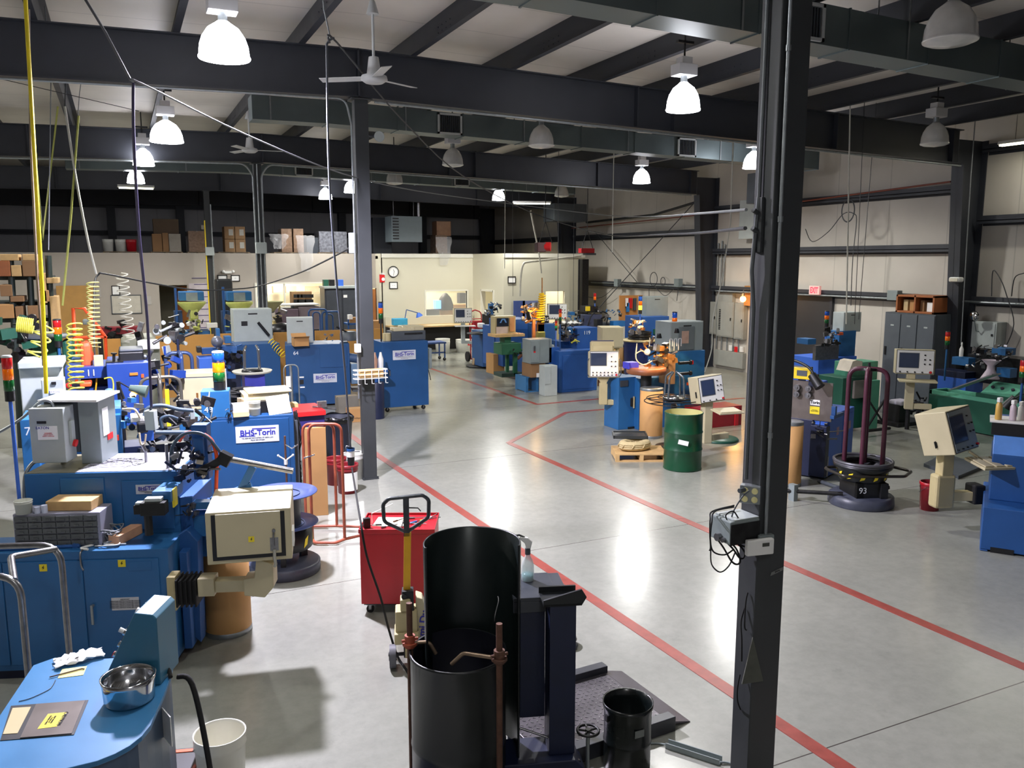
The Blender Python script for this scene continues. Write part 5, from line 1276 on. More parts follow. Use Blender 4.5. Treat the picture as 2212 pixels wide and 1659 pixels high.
b = MB(); b.box(.42, .56, -.09, .09, .42, .60); b.obj('bellows', RUBBER, t, bevel=.02); b = MB(); b.box(.56, .585, -.1, .1, .40, .62); b.obj('mounting_plate', CREAM_D, t)
cx_, cy_ = 8.62, 10.75
t = thing('operator_console', 'tilted cream operator panel with blue screen beside the green drum, left of the near column', 'control panel', (cx_, cy_, 0), math.radians(-8))
h = cnc_head(t, .46, .32, .44, math.radians(-10), 1, (.12, .60, .30, .84), knobs=4); h.location = (.06, -.12, .86); h.rotation_euler = (math.radians(-8), math.radians(-6), 0)
b = MB(); b.box(-.236, -.228, .08, .12, .10, .20); b.obj('door_latch', BLACK, h)
b = MB(); b.box(-.03, .42, -.42, -.12, .76, .785); b.box(.0, .39, -.40, -.14, .785, .80); kb = b.obj('keyboard_tray', CREAM, t, bevel=.004); kb.rotation_euler = (.1, 0, 0)
arm(t, [(.02, 0, .86), (.02, 0, .22)], .075, CREAM); arm(t, [(.06, 0, .24), (.45, .1, .24)], .05, CREAM)
b = MB(); b.lathe([(.34, 0), (.35, .02), (.33, .045), (0, .05)], n=32, caps=False); o = solo(b, 'floor_disc', mat('dark green base', (34, 84, 68), .4), 'round dark green floor plate under the tilted cream panel', 'base plate'); o.location = (9.45, 11.4, 0)
# red tool chest behind
t = thing('tool_cart', 'low dark red tool chest on casters behind the tilted cream panel', 'tool chest', (9.9, 12.3, 0))
rb(t, 'chest', mat('dark red paint', (128, 22, 36), .4), 1513, 1602, 880, 924, 12.3, .5); rb(t, 'front_strip', RED, 1588, 1596, 880, 920, 12.28, .03)
for x_ in (-.05, .55): caster(t, x_, .1, .04)
# ---- number 119 machine
t = thing('spring_coiler', 'deep blue coiling machine numbered 119 left of the cream operator panel', 'machine', (9.9, 17.6, 0))
BL3 = mat('119 blue', (34, 82, 150), .42, var=.1, scale=3)
rb(t, 'front_cabinet', BL3, 1208, 1290, 757, 848, 17.25, .8, .01); rb(t, 'door_panel', BL3, 1216, 1284, 766, 840, 17.235, .015)
rb(t, 'side_cabinet', BL3, 1186, 1209, 750, 843, 17.5, .7)
rb(t, 'upper_cabinet', BL3, 1247, 1290, 708, 757, 17.6, .6); 
q = rp(t, 1268, 719, 17.58); text('119', .13, INKW, t, q, bold=.004)
rb(t, 'lower_shelf', BLUE2, 1209, 1247, 737, 757, 18.0, .5); rb(t, 'blue_box', BLUE, 1219, 1238, 708, 723, 17.7, .3)
q = rp(t, 1226, 740, 17.7); clutter_head(t, q.x, q.y, q.z, .38, 31, [DSTEEL, NAVY, STEEL], n=34)
b = MB(); b.tube(spline([q+Vector((0, -.2, 0)), q+Vector((.08, -.25, .09)), q+Vector((.16, -.2, .0))]), .012, 6); b.tube(spline([q+Vector((-.02, -.2, .02)), q+Vector((.1, -.25, .06)), q+Vector((.22, -.2, .03))]), .012, 6); b.obj('yellow_hoses', mat('yellow rubber', (206, 196, 60), .5), t)
q = rp(t, 1201, 727, 17.6); stack(t, q.x, q.y, q.z+.15, .03, .06, 'rag', 'g', pole=.5); q = rp(t, 1210, 700, 17.3); stack(t, q.x, q.y, q.z, .035, .09, 'rag', pole=.9, polem=BLUE2)
# grey cabinets beside 119
t = thing('electrical_cabinet', 'grey electrical cabinet on stacked brown cartons at the left of machine 119', 'cabinet', (9.0, 18.3, 0))
rb(t, 'cabinet_shell', GREY, 1146, 1192, 733, 785, 17.5, .45, .008); rb(t, 'cabinet_door', GREY, 1146, 1166, 736, 783, 17.48, .03)
b = MB(); q = rp(t, 1155, 753, 17.47); b.cb(q.x, q.y, q.z, .035, .02, .12); b.obj('handle', STEEL, t); rb(t, 'warning_label', RED_B, 1153, 1157, 758, 762, 17.475, .005, 0)
rb(t, 'side_switch', GREY_L, 1192, 1197, 745, 775, 17.55, .2)
t2 = thing('cardboard_box', 'large brown carton on a blue pallet below the grey electrical cabinet', 'box', (9.3, 18, 0)); rb(t2, 'carton', CARD_D, 1147, 1178, 785, 815, 17.55, .5); rb(t2, 'label', PAPER, 1159, 1166, 806, 815, 17.54, .005, 0)
q = gy(1163, 828, 17.6); pallet((q.x, 17.95, 0), 0, 'blue painted pallet under the brown carton beside machine 119', .62, .6, mat('blue pallet paint', (50, 110, 160), .6), max(.1, gy(1163, 815, 17.5).z))
t = thing('junction_cabinet', 'pale green-grey box on the floor against the left of machine 119', 'cabinet', (9.3, 17.1, 0)); rb(t, 'shell', GREY_L, 1177, 1204, 790, 832, 16.95, .3, .008, z0=0); rb(t, 'door', GREY_L, 1177, 1190, 792, 830, 16.93, .03)
b = MB(); b.cyl(rp(t, 1174, 832, 17.2), rp(t, 1174, 842, 17.2), .02); b.obj('post', DSTEEL, t)
# brown lit head with panel 135
t = thing('spring_coiler', 'blue machine numbered 135 with an orange lit head and yellow hose, behind the green press', 'machine', (9.5, 19.5, 0))
rb(t, 'left_cabinet', BL3, 1068, 1088, 705, 790, 20.4, .8); rb(t, 'body', BL3, 1086, 1150, 690, 790, 19.9, .9); rb(t, 'head_box', BLUE2, 1162, 1200, 700, 735, 19.0, .6); rb(t, 'front_leg', BL3, 1130, 1152, 740, 818, 19.2, .4, z0=0)
rb(t, 'number_box', BLACK, 1170, 1186, 682, 698, 19.0, .25); q = rp(t, 1178, 690, 18.98); text('135', .13, INKW, t, q, bold=.004)
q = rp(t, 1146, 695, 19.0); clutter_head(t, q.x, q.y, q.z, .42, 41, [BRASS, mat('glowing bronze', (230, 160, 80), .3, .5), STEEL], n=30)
L = bpy.data.lights.new('task_light', 'POINT'); L.energy = 9; L.color = (1, .6, .25); L.shadow_soft_size = .04; lo = bpy.data.objects.new('task_light', L); COL.objects.link(lo); lo.parent = t; lo.location = q+Vector((.02, -.3, .2))
b = MB(); b.tube([rp(t, 1150, 740, 18.8), rp(t, 1135, 758, 18.8), rp(t, 1118, 800-25, 18.8)], .045, 8); b.obj('brown_hose', mat('brown hose', (112, 66, 48), .6), t)
b = MB(); b.helix(rp(t, 1172, 634, 19.0), rp(t, 1166, 695, 19.0), .08, 12, .02, R2=.11); b.obj('yellow_hose', YEL, t)
b = MB(); b.tube([rp(t, 1171, 600, 19), rp(t, 1171, 636, 19)], .016, 6); b.box(*[v for v in (q.x+.2, q.x+.4, q.y, q.y+.05, q.z-.32, q.z-.02)]); b.obj('feed_tube', BRASS, t)
rb(t, 'brass_spool', mat('brass spool', (180, 170, 90), .3, .6), 1163, 1178, 717, 730, 18.6, .15)
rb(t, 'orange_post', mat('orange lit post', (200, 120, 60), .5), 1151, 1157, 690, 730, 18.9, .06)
b = MB(); b.cyl(rp(t, 1144, 690, 18.7), rp(t, 1140, 674, 18.7), .06, .05); b.tube(spline([rp(t, 1140, 674, 18.7), rp(t, 1136, 664, 18.8), rp(t, 1148, 655, 18.8)]), .015, 6); b.obj('work_lamp', BLACK, t)
t = thing('operator_console', 'old operator panel with black display and orange-lit keypad on a wooden ledge', 'control panel', (9.2, 19.6, 0))
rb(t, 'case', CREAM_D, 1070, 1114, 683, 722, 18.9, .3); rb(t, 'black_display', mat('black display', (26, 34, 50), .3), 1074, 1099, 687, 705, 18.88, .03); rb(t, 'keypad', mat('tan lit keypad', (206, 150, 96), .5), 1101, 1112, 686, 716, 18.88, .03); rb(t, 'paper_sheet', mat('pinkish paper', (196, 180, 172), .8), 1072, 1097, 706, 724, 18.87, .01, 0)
q = rp(t, 1087, 693, 18.87)
b = MB(); b.prism([(-.1, -.05), (-.04, .05), (.05, .05), (.1, -.05), (.06, -.05), (.02, .02), (-.02, .02), (-.06, -.05)], -.004, 0, 'y'); o = b.obj('display_mark', mat('blue display mark', (90, 140, 200), .5), t); o.location = q
rb(t, 'ledge', WOOD, 1071, 1134, 722, 728, 18.6, .5); b = MB()
for k in range(5): b.ball(rp(t, 1112+4*k, 722, 18.65), .03)
b.obj('parts_pile', mat('warm parts', (216, 160, 110), .5), t)
t = thing('press_stand', 'green cast press on a green pedestal in front of the old operator panel', 'press', (9.7, 19.3, 0))
PG = mat('press green', (40, 98, 70), .5, var=.1)
rb(t, 'bed', PG, 1084, 1126, 742, 766, 18.5, .5); rb(t, 'column', PG, 1090, 1104, 728, 745, 18.7, .3); rb(t, 'leg', PG, 1094, 1100, 766, 806, 18.8, .08); rb(t, 'leg', PG, 1110, 1118, 766, 810, 18.6, .08); rb(t, 'foot', mat('dark foot', (44, 66, 58), .6), 1084, 1130, 806, 814, 18.6, .5)
q = rp(t, 1118, 750, 18.4); clutter_head(t, q.x, q.y, q.z-.2, .2, 9, [DSTEEL, PG], n=10)
t = thing('fibre_carton', 'square tan fibre carton on the floor left of the green press', 'box', (9.5, 20.6, 0)); rb(t, 'carton', FIBRE, 1066, 1090, 765, 808, 20.2, .5)
b = MB(); b.prism([gz(1062, 808).xy[:], gz(1195, 838).xy[:], gz(1230, 838).xy[:], gz(1262, 830).xy[:], gz(1160, 806).xy[:]], .0, .004, 'z'); solo(b, 'floor_mat', mat('dirty brown floor mat', (112, 100, 94), .8, var=.25, scale=4), 'dirty brown mat on the floor under the green press and machine 119', 'mat')
# white control panel 3 and red hand truck, round base
cx_, cy_ = gy(1000, 700, 23.5).x, 23.5
t = thing('operator_console', 'white operator panel on a pole at the far aisle end by the white buckets', 'control panel', (cx_, cy_, 0), face_cam(cx_, cy_, 8))
h = cnc_head(t, .56, .28, .46, math.radians(-6), 1, (.12, .56, .40, .86)); h.location = (0, -.1, 1.27)
b = MB(); b.box(-.28, .34, -.4, -.08, 1.18, 1.2); b.obj('keyboard_tray', WHITE, t); arm(t, [(0, 0, 1.25), (0, 0, .68)], .06, GREY_L); arm(t, [(0, 0, .68), (.5, 0, .64)], .045, GREY_L)
b = MB(); b.box(.42, .6, -.1, .1, .52, .76); b.obj('bellows', RUBBER, t, bevel=.03)
t = thing('hand_truck', 'red hand truck loaded with white cartons behind the round black plate', 'hand truck', (gy(1030, 760, 23.9).x, 23.9, 0))
b = MB()
for s_ in (-.2, .2): b.tube([(s_, 0, .1), (s_, .1, 1.55), (0, .12, 1.62)], .02, 6, bend=.15)
for z_ in (.4, .75, 1.1, 1.35): b.cyl((-.2, .05, z_), (.2, .05, z_), .015, n=6)
b.box(-.22, .22, -.3, .0, .08, .1); b.obj('frame', RED, t)
b = MB(); b.cyl((-.3, .1, .16), (-.24, .1, .16), .16, n=20); b.obj('wheel', RUBBER, t)
for i, (z0_, z1_, m_) in enumerate(((.11, .45, WHITE), (.46, .78, RED), (.79, 1.05, WHITE), (1.06, 1.3, RED))):
    b = MB(); b.box(-.19, .19, -.28, -.02, z0_, z1_); o = b.obj('carton', m_, bevel=.004); o.location = t.location; tag(o, ['white carton at the bottom of the red hand truck', 'red and white carton second up on the hand truck', 'white carton third up on the hand truck', 'red carton topmost on the hand truck'][i], 'box')
t = thing('coil_stand', 'low black round plate with a kraft bag on the floor at the far aisle end', 'stand', (9.64, 22.67, 0))
b = MB(); b.lathe([(.40, .0), (.42, .03), (.40, .06), (0, .06)], n=32, caps=False); b.obj('base', BLACK, t); b = MB(); b.cb(-.06, 0, .33, .26, .16, .54, ry=.1); b.obj('kraft_bag', mat('kraft bag', (158, 134, 104), .8, var=.1), t); b = MB(); b.cyl((.2, .1, .06), (.2, .1, .26), .14); b.lathe([(.2, .26), (.2, .28)], (.2, .1, 0)); b.obj('spool', CREAM_D, t)
t = thing('cutting_machine', 'blue machine with a round black plate and forming head behind the hand truck', 'machine', (gy(1058, 790, 22).x, 22.3, 0))
rb(t, 'cabinet', mat('slate blue', (38, 78, 128), .45), 1042, 1066, 716, 792, 22.0, .8); b = MB(); q = rp(t, 1038, 721, 21.9); b.lathe([(0, 0), (.4, 0), (.4, .03), (0, .03)], (q.x, q.y, q.z), n=28); b.obj('round_plate', BLACK, t)
rb(t, 'head_block', DSTEEL, 1056, 1070, 680, 716, 21.8, .5); rb(t, 'blue_column', BLUE, 1060, 1066, 656, 684, 22, .2); q = rp(t, 1068, 668, 22); clutter_head(t, q.x, q.y, q.z-.1, .3, 55, [BLUE, STEEL, DSTEEL], n=18); b = MB(); b.ball(rp(t, 1053, 675, 21.9), .1); b.tube(spline([rp(t, 1066, 656, 22), rp(t, 1074, 655, 22), rp(t, 1081, 668, 22)]), .015, 6); b.obj('steel_dome', CHROME, t)
rb(t, 'white_rags', WHITE, 1036, 1048, 698, 708, 21.9, .2, .03)
rb(t, 'clear_lid', mat('pale blue film', (130, 180, 210), .3), 1042, 1056, 712, 716, 21.8, .2)
# cream cabinet, second fibre drum, navy decoiler, blue machine with pegboard
t = thing('control_cabinet', 'cream cabinet turned to show its side, behind the operator panel with two knob rows', 'cabinet', (gy(1322, 740, 16.3).x, 16.3, 0), math.radians(-22))
b = MB(); b.box(-.26, .26, 0, .55, 1.14, 1.62); b.obj('shell', CREAM, t, bevel=.01); b = MB(); b.box(-.235, .235, -.01, 0, 1.165, 1.595); b.obj('door', CREAM, t, bevel=.004); b = MB(); b.box(.262, .27, .1, .14, 1.28, 1.4); b.obj('latch', BLACK, t); b = MB(); b.box(-.2, .2, .1, .5, 1.1, 1.14); b.cyl((.2, .4, .5), (.2, .4, 1.1), .04); b.cyl((.2, .4, 0), (.2, .4, .5), .05); b.obj('stand', CREAM_D, t)
fibre_drum((gy(1338, 770, 20.3).x, 20.3, 0), .27, gy(1338, 747, 20.0).z, 'tan fibre drum behind the cream cabinet', lid=True)
pallet((gy(1352, 800, 19.2).x, 19.6, 0), 0, 'pine pallet on the floor behind the cream operator panel arm', .8, .7)
b = MB(); b.box(0, .3, 0, .25, 0, .16); o = solo(b, 'wood_crate', WOOD_D, 'small slatted wooden crate on the floor behind the operator panel neck', 'crate'); place(o, (10.85, 17.6, 0))
t = thing('wire_decoiler', 'navy drum-shaped decoiler with a black coil of wire on its round top', 'decoiler', (gy(1381, 760, 18.6).x, 18.6, 0))
hz = gy(1381, 733, 18.6).z
b = MB(); b.lathe([(.38, .05), (.40, .1), (.42, hz-.1), (.42, hz-.04)], n=28, caps=False); b.box(-.1, .1, -.42, -.36, .6, .8); b.obj('drum', mat('navy drum', (24, 40, 100), .4), t); b = MB(); b.lathe([(0, hz-.04), (.5, hz-.04), (.5, hz), (0, hz)], n=32, caps=False); b.obj('round_top', CREAM_D, t)
b = MB()
for k in range(5): b.tube([((.3-.02*(k % 2))*math.cos(a), (.3-.02*(k % 2))*math.sin(a), hz+.03+.04*k) for a in [2*PI*i/28 for i in range(28)]], .025, 6, closed=True)
b.obj('wire_coil', DSTEEL, t)
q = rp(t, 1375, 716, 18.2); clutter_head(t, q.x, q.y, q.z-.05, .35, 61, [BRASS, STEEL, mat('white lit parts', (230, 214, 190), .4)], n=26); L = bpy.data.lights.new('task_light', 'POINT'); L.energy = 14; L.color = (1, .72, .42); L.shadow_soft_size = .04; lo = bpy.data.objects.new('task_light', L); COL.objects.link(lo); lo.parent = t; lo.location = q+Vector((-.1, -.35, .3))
t = thing('blue_cabinet', 'blue machine cabinet with a grey box on top, left of the big wall column', 'cabinet', (gy(1413, 730, 19).x, 19.0, 0))
rb(t, 'cabinet', BL3, 1388, 1444, 684, 800, 18.9, .9, .01); q = rp(t, 1421, 684, 19.2); ebox(t, q.x, .45, q.z, .75, .4, .56, GREY); b = MB(); b.cyl(rp(t, 1438, 707, 18.88), rp(t, 1438, 707, 18.8), .06, n=14); b.obj('stop_button', RED_B, t)
rb(t, 'green_panel', GREEN, 1413, 1422, 711, 722, 18.85, .1); q = rp(t, 1383, 670, 18.9); stack(t, q.x, q.y, q.z-.1, .05, .12, 'bay', 'y', pole=.3)
t = thing('tool_board', 'tan peg board with hanging tools against the right wall, left of the grey cabinet', 'board', (gy(1363, 670, 22).x, 22, 0))
rb(t, 'board', mat('tan board', (190, 132, 72), .7, var=.08), 1338, 1388, 638, 700, 22.0, .04); rb(t, 'dark_panel', mat('dark olive panel', (92, 90, 74), .7), 1386, 1398, 648, 690, 21.9, .04)
for i, (x_, m_, w_) in enumerate(((1355, PAPER, 5), (1363, RED_B, 7), (1372, GREY_D, 6), (1357, BLUEP, 6))): rb(None, 'hand_tool', m_, x_-w_/2, x_+w_/2, 644+10*(i == 3), 662+i*4, 21.9, .05).update_tag()
for o in [o for o in COL.objects if o.name.startswith('hand_tool')]: pass
for o, lb in zip([o for o in COL.objects if o.name.startswith('hand_tool')], ('white level hanging at the left of the tan tool board', 'red tool hanging in the middle of the tan tool board', 'dark grey tool hanging at the right of the tan tool board', 'blue strip tool hanging low on the tan tool board')): tag(o, lb, 'tool')
# far right-centre benches
t = thing('coiling_bench', 'long grey machine bench with white rags and motors below the far column', 'machine', (gy(1270, 700, 21.5).x, 21.5, 0))
rb(t, 'bench', GREY_D, 1195, 1325, 700, 712, 21.5, .8); rb(t, 'legs', DSTEEL, 1200, 1320, 712, 790, 21.9, .3); rb(t, 'dark_box', mat('slate machine box', (60, 66, 92), .5), 1262, 1300, 680, 712, 21.3, .4); rb(t, 'blue_cap', BLUE, 1232, 1242, 674, 681, 21.3, .2)
rb(t, 'black_unit', BLACK, 1268, 1292, 661, 675, 21.5, .4); rb(t, 'yellow_patch', YEL, 1268, 1275, 662, 672, 21.45, .1)
for i, (x_, s_) in enumerate(((1245, 71), (1305, 72), (1332, 73), (1215, 74))): q = rp(t, x_, 690, 21.4); clutter_head(t, q.x, q.y, q.z-.1, .35, s_, [STEEL, DSTEEL, BLUE], n=14)
b = MB(); b.tube(spline([rp(t, 1300, 672, 21.3), rp(t, 1313, 680, 21.3), rp(t, 1310, 700, 21.3)]), .02, 6); b.tube(spline([rp(t, 1268, 712, 21), rp(t, 1276, 685, 21), rp(t, 1285, 675, 21)]), .02, 6); b.obj('black_hose', RUBBER, t)
q = rp(t, 1285, 653, 21.4); stack(t, q.x, q.y, q.z-.02, .04, .1, 'ra', pole=.1)
rb(t, 'work_lamp', BLACK, 1290, 1302, 690, 705, 20.5, .2)
b = MB(); rr = random.Random(5)
vs = [rp(t, 1210+48*i/11, 702, 21.25)+Vector((0, .1*j, .10*abs(math.sin(i*1.3+j))*(1-abs(j-2)/4)+.02)) for i in range(12) for j in range(5)]
b.add([tuple(v) for v in vs], [(i*5+j, (i+1)*5+j, (i+1)*5+j+1, i*5+j+1) for i in range(11) for j in range(4)], True); b.obj('white_rags', PAPER, t, solid=.01)
cx_ = gy(1204, 680, 21).x
t = thing('operator_console', 'white operator panel with pale screen standing in front of the office doorway', 'control panel', (cx_, 21.0, 0), face_cam(cx_, 21, 4)); h = cnc_head(t, .58, .2, .46, -.05, 1, (.12, .60, .36, .88)); h.location = (0, 0, gy(1204, 690, 21).z); arm(t, [(0, .1, gy(1204, 690, 21).z), (0, .1, .4)], .06)
b = MB(); b.box(0, .5, 0, .2, 0, .28); o = solo(b, 'parts_bin', BLUEP, 'bright blue parts bin on the far bench left of the tool board', 'bin'); place(o, tuple(gy(1325, 706, 21.0))); o.scale = (.9, 1, .6)
# ================================================================ RIGHT WALL FITTINGS
PANEL = mat('breaker panel grey', (150, 152, 146), .5, var=.05)
def wallbox(px0, px1, y0, y1, name, m, label, cat, dep=.15, door=True, xw=None):
    """box on the right wall seen between the picture columns"""
    xw = XR-.01 if xw is None else xw
    a, c = gx(px0, (y0+y1)/2, xw-dep), gx(px1, (y0+y1)/2, xw-dep); zt, zb = gx((px0+px1)/2, y0, xw-dep).z, gx((px0+px1)/2, y1, xw-dep).z
    t = thing(name, label, cat, (xw-dep, c.y, zb)); L_ = a.y-c.y
    q = MB(); q.box(0, dep, 0, L_, 0, zt-zb); q.obj('box_shell', m, t, bevel=.005)
    if door: q = MB(); q.box(-.012, 0, .03, L_-.03, .03, zt-zb-.03); d_ = q.obj('door', m, t, bevel=.004); q = MB(); q.box(-.03, -.012, L_*.12, L_*.12+.03, (zt-zb)*.48, (zt-zb)*.56); q.obj('latch', BLACK, d_)
    return t, L_, zt-zb
wallbox(1533, 1547, 652, 722, 'breaker_panel', PANEL, 'narrow grey breaker panel at the left of the wall panels beside the far wall column', 'electrical panel', .12)
t, L_, h_ = wallbox(1548, 1584, 652, 728, 'breaker_panel', PANEL, 'wide grey breaker panel with its door open showing a row of breakers', 'electrical panel', .14)
q = MB()
for k in range(12): q.box(-.02, -.014, L_*.74, L_*.84, h_*.2+h_*.05*k, h_*.23+h_*.05*k)
q.obj('breakers', BLACK, t)
wallbox(1586, 1606, 655, 733, 'breaker_panel', PANEL, 'grey breaker panel at the right, below the orange lit lamp', 'electrical panel', .14)
wallbox(1548, 1582, 632, 652, 'wire_trough', PANEL, 'grey wire trough above the wide breaker panel', 'box', .12, False)
wallbox(1542, 1604, 759, 792, 'wire_trough', PANEL, 'long grey wire trough low on the wall below the breaker panels', 'box', .12, False)
wallbox(1597, 1632, 432, 516, 'breaker_panel', GREY_L, 'grey box high on the right wall just left of the near column', 'electrical panel', .12, False, XR-.205)
for i, (x_, m_, yb) in enumerate(((1577, WHITE, 758), (1589, RED_B, 761), (1600, WHITE, 761))): wallbox(x_-3, x_+4, yb-12, yb, 'switch_box', m_, ['white switch box left of the red one above the low trough', 'small red switch box above the low trough', 'white switch box right of the red one above the low trough'][i], 'switch', .06, False)
b = MB()
for x_ in (1538, 1549, 1560, 1572, 1585, 1597): a = gx(x_, 700, XR-.06); b.cyl((a.x, a.y, .55), (a.x, a.y, 1.1), .02, n=8)
for x_, y_ in ((1552, 525), (1560, 520), (1566, 527)): a = gx(x_, y_, XR-.06); b.cyl((a.x, a.y, a.z), (a.x, a.y, gx(x_, 634, XR-.06).z), .02, n=8)
solo(b, 'conduit_run', GALV, 'row of short galvanised conduits above and below the breaker panels', 'conduit', kind='stuff')
# orange bulb
p = gx(1605, 646, XR-.5)
t = thing('wall_lamp', 'glowing orange bulb lamp on the wall above the right breaker panel', 'lamp', p)
b = MB(); b.ball((0, 0, 0), .085); b.obj('bulb', mat('orange bulb glow', (255, 200, 120), .4, var=0, emit=(255, 176, 84), strength=14), t)
b = MB(); b.cyl((0, 0, .07), (0, 0, .16), .04); b.tube([(0, 0, .16), (0, 0, .26), (.48, 0, .26)], .012, 6, bend=.05); b.obj('bracket', GREY_D, t)
b = MB(); b.box(.34, .48, -.3, .35, -.2, .35); b.obj('back_box', mat('orange glow board', (196, 130, 60), .6), t)  # orange glow around the bulb is put into the box colour
L = bpy.data.lights.new('bulb_light', 'POINT'); L.energy = 32; L.color = (1, .5, .14); L.shadow_soft_size = .09; lo = bpy.data.objects.new('bulb_light', L); COL.objects.link(lo); lo.parent = t; lo.location = (-.12, -.05, 0)
# exit sign
p0 = gx(1761, 627, XR-.26)
t = thing('exit_sign', 'lit red EXIT sign on the wall girt right of the near column', 'sign', p0)
b = MB(); b.box(-.04, .03, -.17, .17, -.11, .11); b.obj('housing', mat('exit sign housing', (206, 196, 190), .5, emit=(255, 120, 110), strength=.35), t, bevel=.006)
text('EXIT', .205, mat('exit red', (240, 40, 60), .5, var=0, emit=(255, 40, 60), strength=2.2), t, (-.042, 0, -.005), (PI/2, 0, -PI/2), bold=.006, sx=.62)
# cubby shelf on lockers
def lockers(loc, n, w, d, h, label, rz, open_=False):
    t = thing('locker', label, 'locker', loc, rz)
    b = MB(); b.box(0, n*w, 0, d, 0, h); b.obj('shell', GREY_D, t, bevel=.004)
    for i in range(n):
        b = MB(); b.box(i*w+.012, (i+1)*w-.012, -.014, 0, .08, h-.03); dd = b.obj('door', mat('locker grey', (84, 90, 96), .5, var=.06), t, bevel=.003)
        b = MB(); b.box(i*w+w*.12, i*w+w*.22, -.03, -.014, h*.55, h*.64); b.obj('latch', BLACK, dd); b = MB(); b.box(i*w+w*.4, i*w+w*.6, -.017, -.014, h*.86, h*.875); b.obj('vent_plate', GREY_L, dd)
    return t
pl_, pr_ = gx(1913, 675, 15.0), gx(2022, 675, 15.0)
hl = (gx(1913, 674, 15.0).z+gx(2022, 680, 15.0).z)/2
lockers((15.0, pl_.y, 0), 3, (pl_.y-pr_.y)/3, .85, hl, 'grey three-door steel locker against the right wall under the wooden cubby', -PI/2)
ca, cc = gx(1937, 632, 15.05), gx(2020, 632, 15.05); L_ = ca.y-cc.y; zc = hl+.005
t = thing('cubby_shelf', 'brown wooden two-hole cubby shelf on top of the grey lockers', 'shelf', (15.05, ca.y, zc), -PI/2)
hc = gx(1980, 638, 15.05).z - zc
b = MB(); th = .04
b.box(0, L_, 0, .6, 0, th); b.box(0, L_, 0, .6, hc-th, hc); b.box(0, th, 0, .6, 0, hc); b.box(L_-th, L_, 0, .6, 0, hc); b.box(L_*.5-th/2, L_*.5+th/2, 0, .6, 0, hc); b.box(0, L_, .58, .6, 0, hc); b.obj('case', mat('warm brown wood', (158, 92, 48), .55, var=.12, scale=5), t, bevel=.003)
for i, (f_, w_, m_, lb) in enumerate(((.10, .12, mat('cream carton', (206, 184, 140), .8), 'cream carton at the left of the wooden cubby'), (.27, .12, CARD, 'tan carton in the left hole of the cubby near the divider'), (.55, .1, CARD_D, 'dark carton in the right hole of the wooden cubby'), (.72, .17, PAPER, 'white carton at the right of the wooden cubby'))):
    b = MB(); b.box(L_*f_, L_*(f_+w_), .12, .4, th, hc*(.72 if i < 3 else .62)); o = solo(b, 'small_carton', m_, lb, 'box', bevel=.003); o.location = t.location; o.rotation_euler = (0, 0, -PI/2)
# wall lamp by the column, grey panel right
p = gx(2067, 604, XR-.62); t = thing('emergency_light', 'small silver emergency light on the wall column beside the cubby', 'light', p); b = MB(); b.box(-.1, .06, -.12, .12, -.05, .05); b.obj('housing', WHITE, t, bevel=.03); b = MB(); b.box(-.11, -.1, -.09, .09, -.03, .03); b.obj('lens', mat('pale lens', (220, 214, 196), .2), t)
t, L_, h_ = wallbox(2098, 2152, 695, 752, 'electrical_cabinet', GREY_L, 'pale grey electrical cabinet on the wall right of the column', 'electrical panel', .3)
p = gx(2104, 683, XR-.5); t = thing('work_lamp', 'round chrome work lamp in front of the pale wall cabinet', 'lamp', p); b = MB(); b.lathe([(0, -.05), (.08, -.04), (.11, 0), (.10, 0), (0, -.02)], n=20, axis='x', caps=False); b.obj('shade', CHROME, t); b = MB(); b.tube([(.02, 0, -.1), (.1, 0, -.3), (.45, 0, -.35)], .012, 6); b.obj('arm', GREY, t)
t = thing('spring_coiler', 'blue coiler with steel roller head and grey cabinet in front of the dark exit door', 'machine', (14, 12.4, 0))
rb(t, 'roller_plate', STEEL, 1762, 1812, 745, 777, 12.4, .08); rb(t, 'cabinet', BLUEL, 1768, 1850, 772, 800, 12.6, .8, z0=0); rb(t, 'side_column', BLUE, 1812, 1848, 715, 772, 12.7, .4); rb(t, 'blue_box', BLUE, 1745, 1763, 732, 744, 12.4, .3); q = rp(t, 1790, 738, 12.35); clutter_head(t, q.x, q.y, q.z-.08, .3, 88, [STEEL, DSTEEL], n=22); q = rp(t, 1828, 716, 12.9); ebox(t, q.x, q.y, q.z, .5, .3, .42, GREY_L); q = rp(t, 1786, 690, 12.6); stack(t, q.x, q.y, q.z-.15, .045, .08, 'bag', pole=.5); rb(t, 'orange_tag', ORANGE, 1813, 1822, 718, 724, 12.5, .05)
# ================================================================ RIGHT FOREGROUND MACHINES
A24 = math.radians(24)
t = thing('spring_coiler', 'cobalt blue coiler with a steel roller plate, behind the near column', 'machine', (9.1, 8.6, 0), A24)
b = MB(); b.box(0, 1.12, 0, .55, .02, .93); b.obj('side_cabinet', BLUEL, t, bevel=.008)
for x0_, x1_ in ((.04, .60), (.62, 1.08)): doorpanel(t, BLUEL, x0_, x1_, 0, .08, .86, None)
b = MB(); b.box(.66, .70, -.03, -.012, .5, .56); b.obj('handle', STEEL, t); b = MB(); b.box(.35, .45, -.014, -.012, .6, .72); b.box(.86, .95, -.014, -.012, .62, .74); b.obj('paper_label', mat('pinkish label', (180, 150, 170), .7), t)
b = MB(); b.box(.05, .75, .3, .9, .93, 1.35); b.box(.1, .4, .5, .9, 1.35, 1.48); b.obj('upper_cabinet', BLUEL, t, bevel=.01); b = MB(); b.box(.5, .56, .29, .3, 1.18, 1.26); b.obj('red_sticker', RED_B, t)
b = MB(); b.box(-.02, 0, -.05, .95, .86, 1.42); b.obj('roller_plate', mat('brushed brown steel', (120, 112, 106), .35, .6, var=.12, scale=8), t)
pv = thing('x', '', '')
bpy.data.objects.remove(pv)
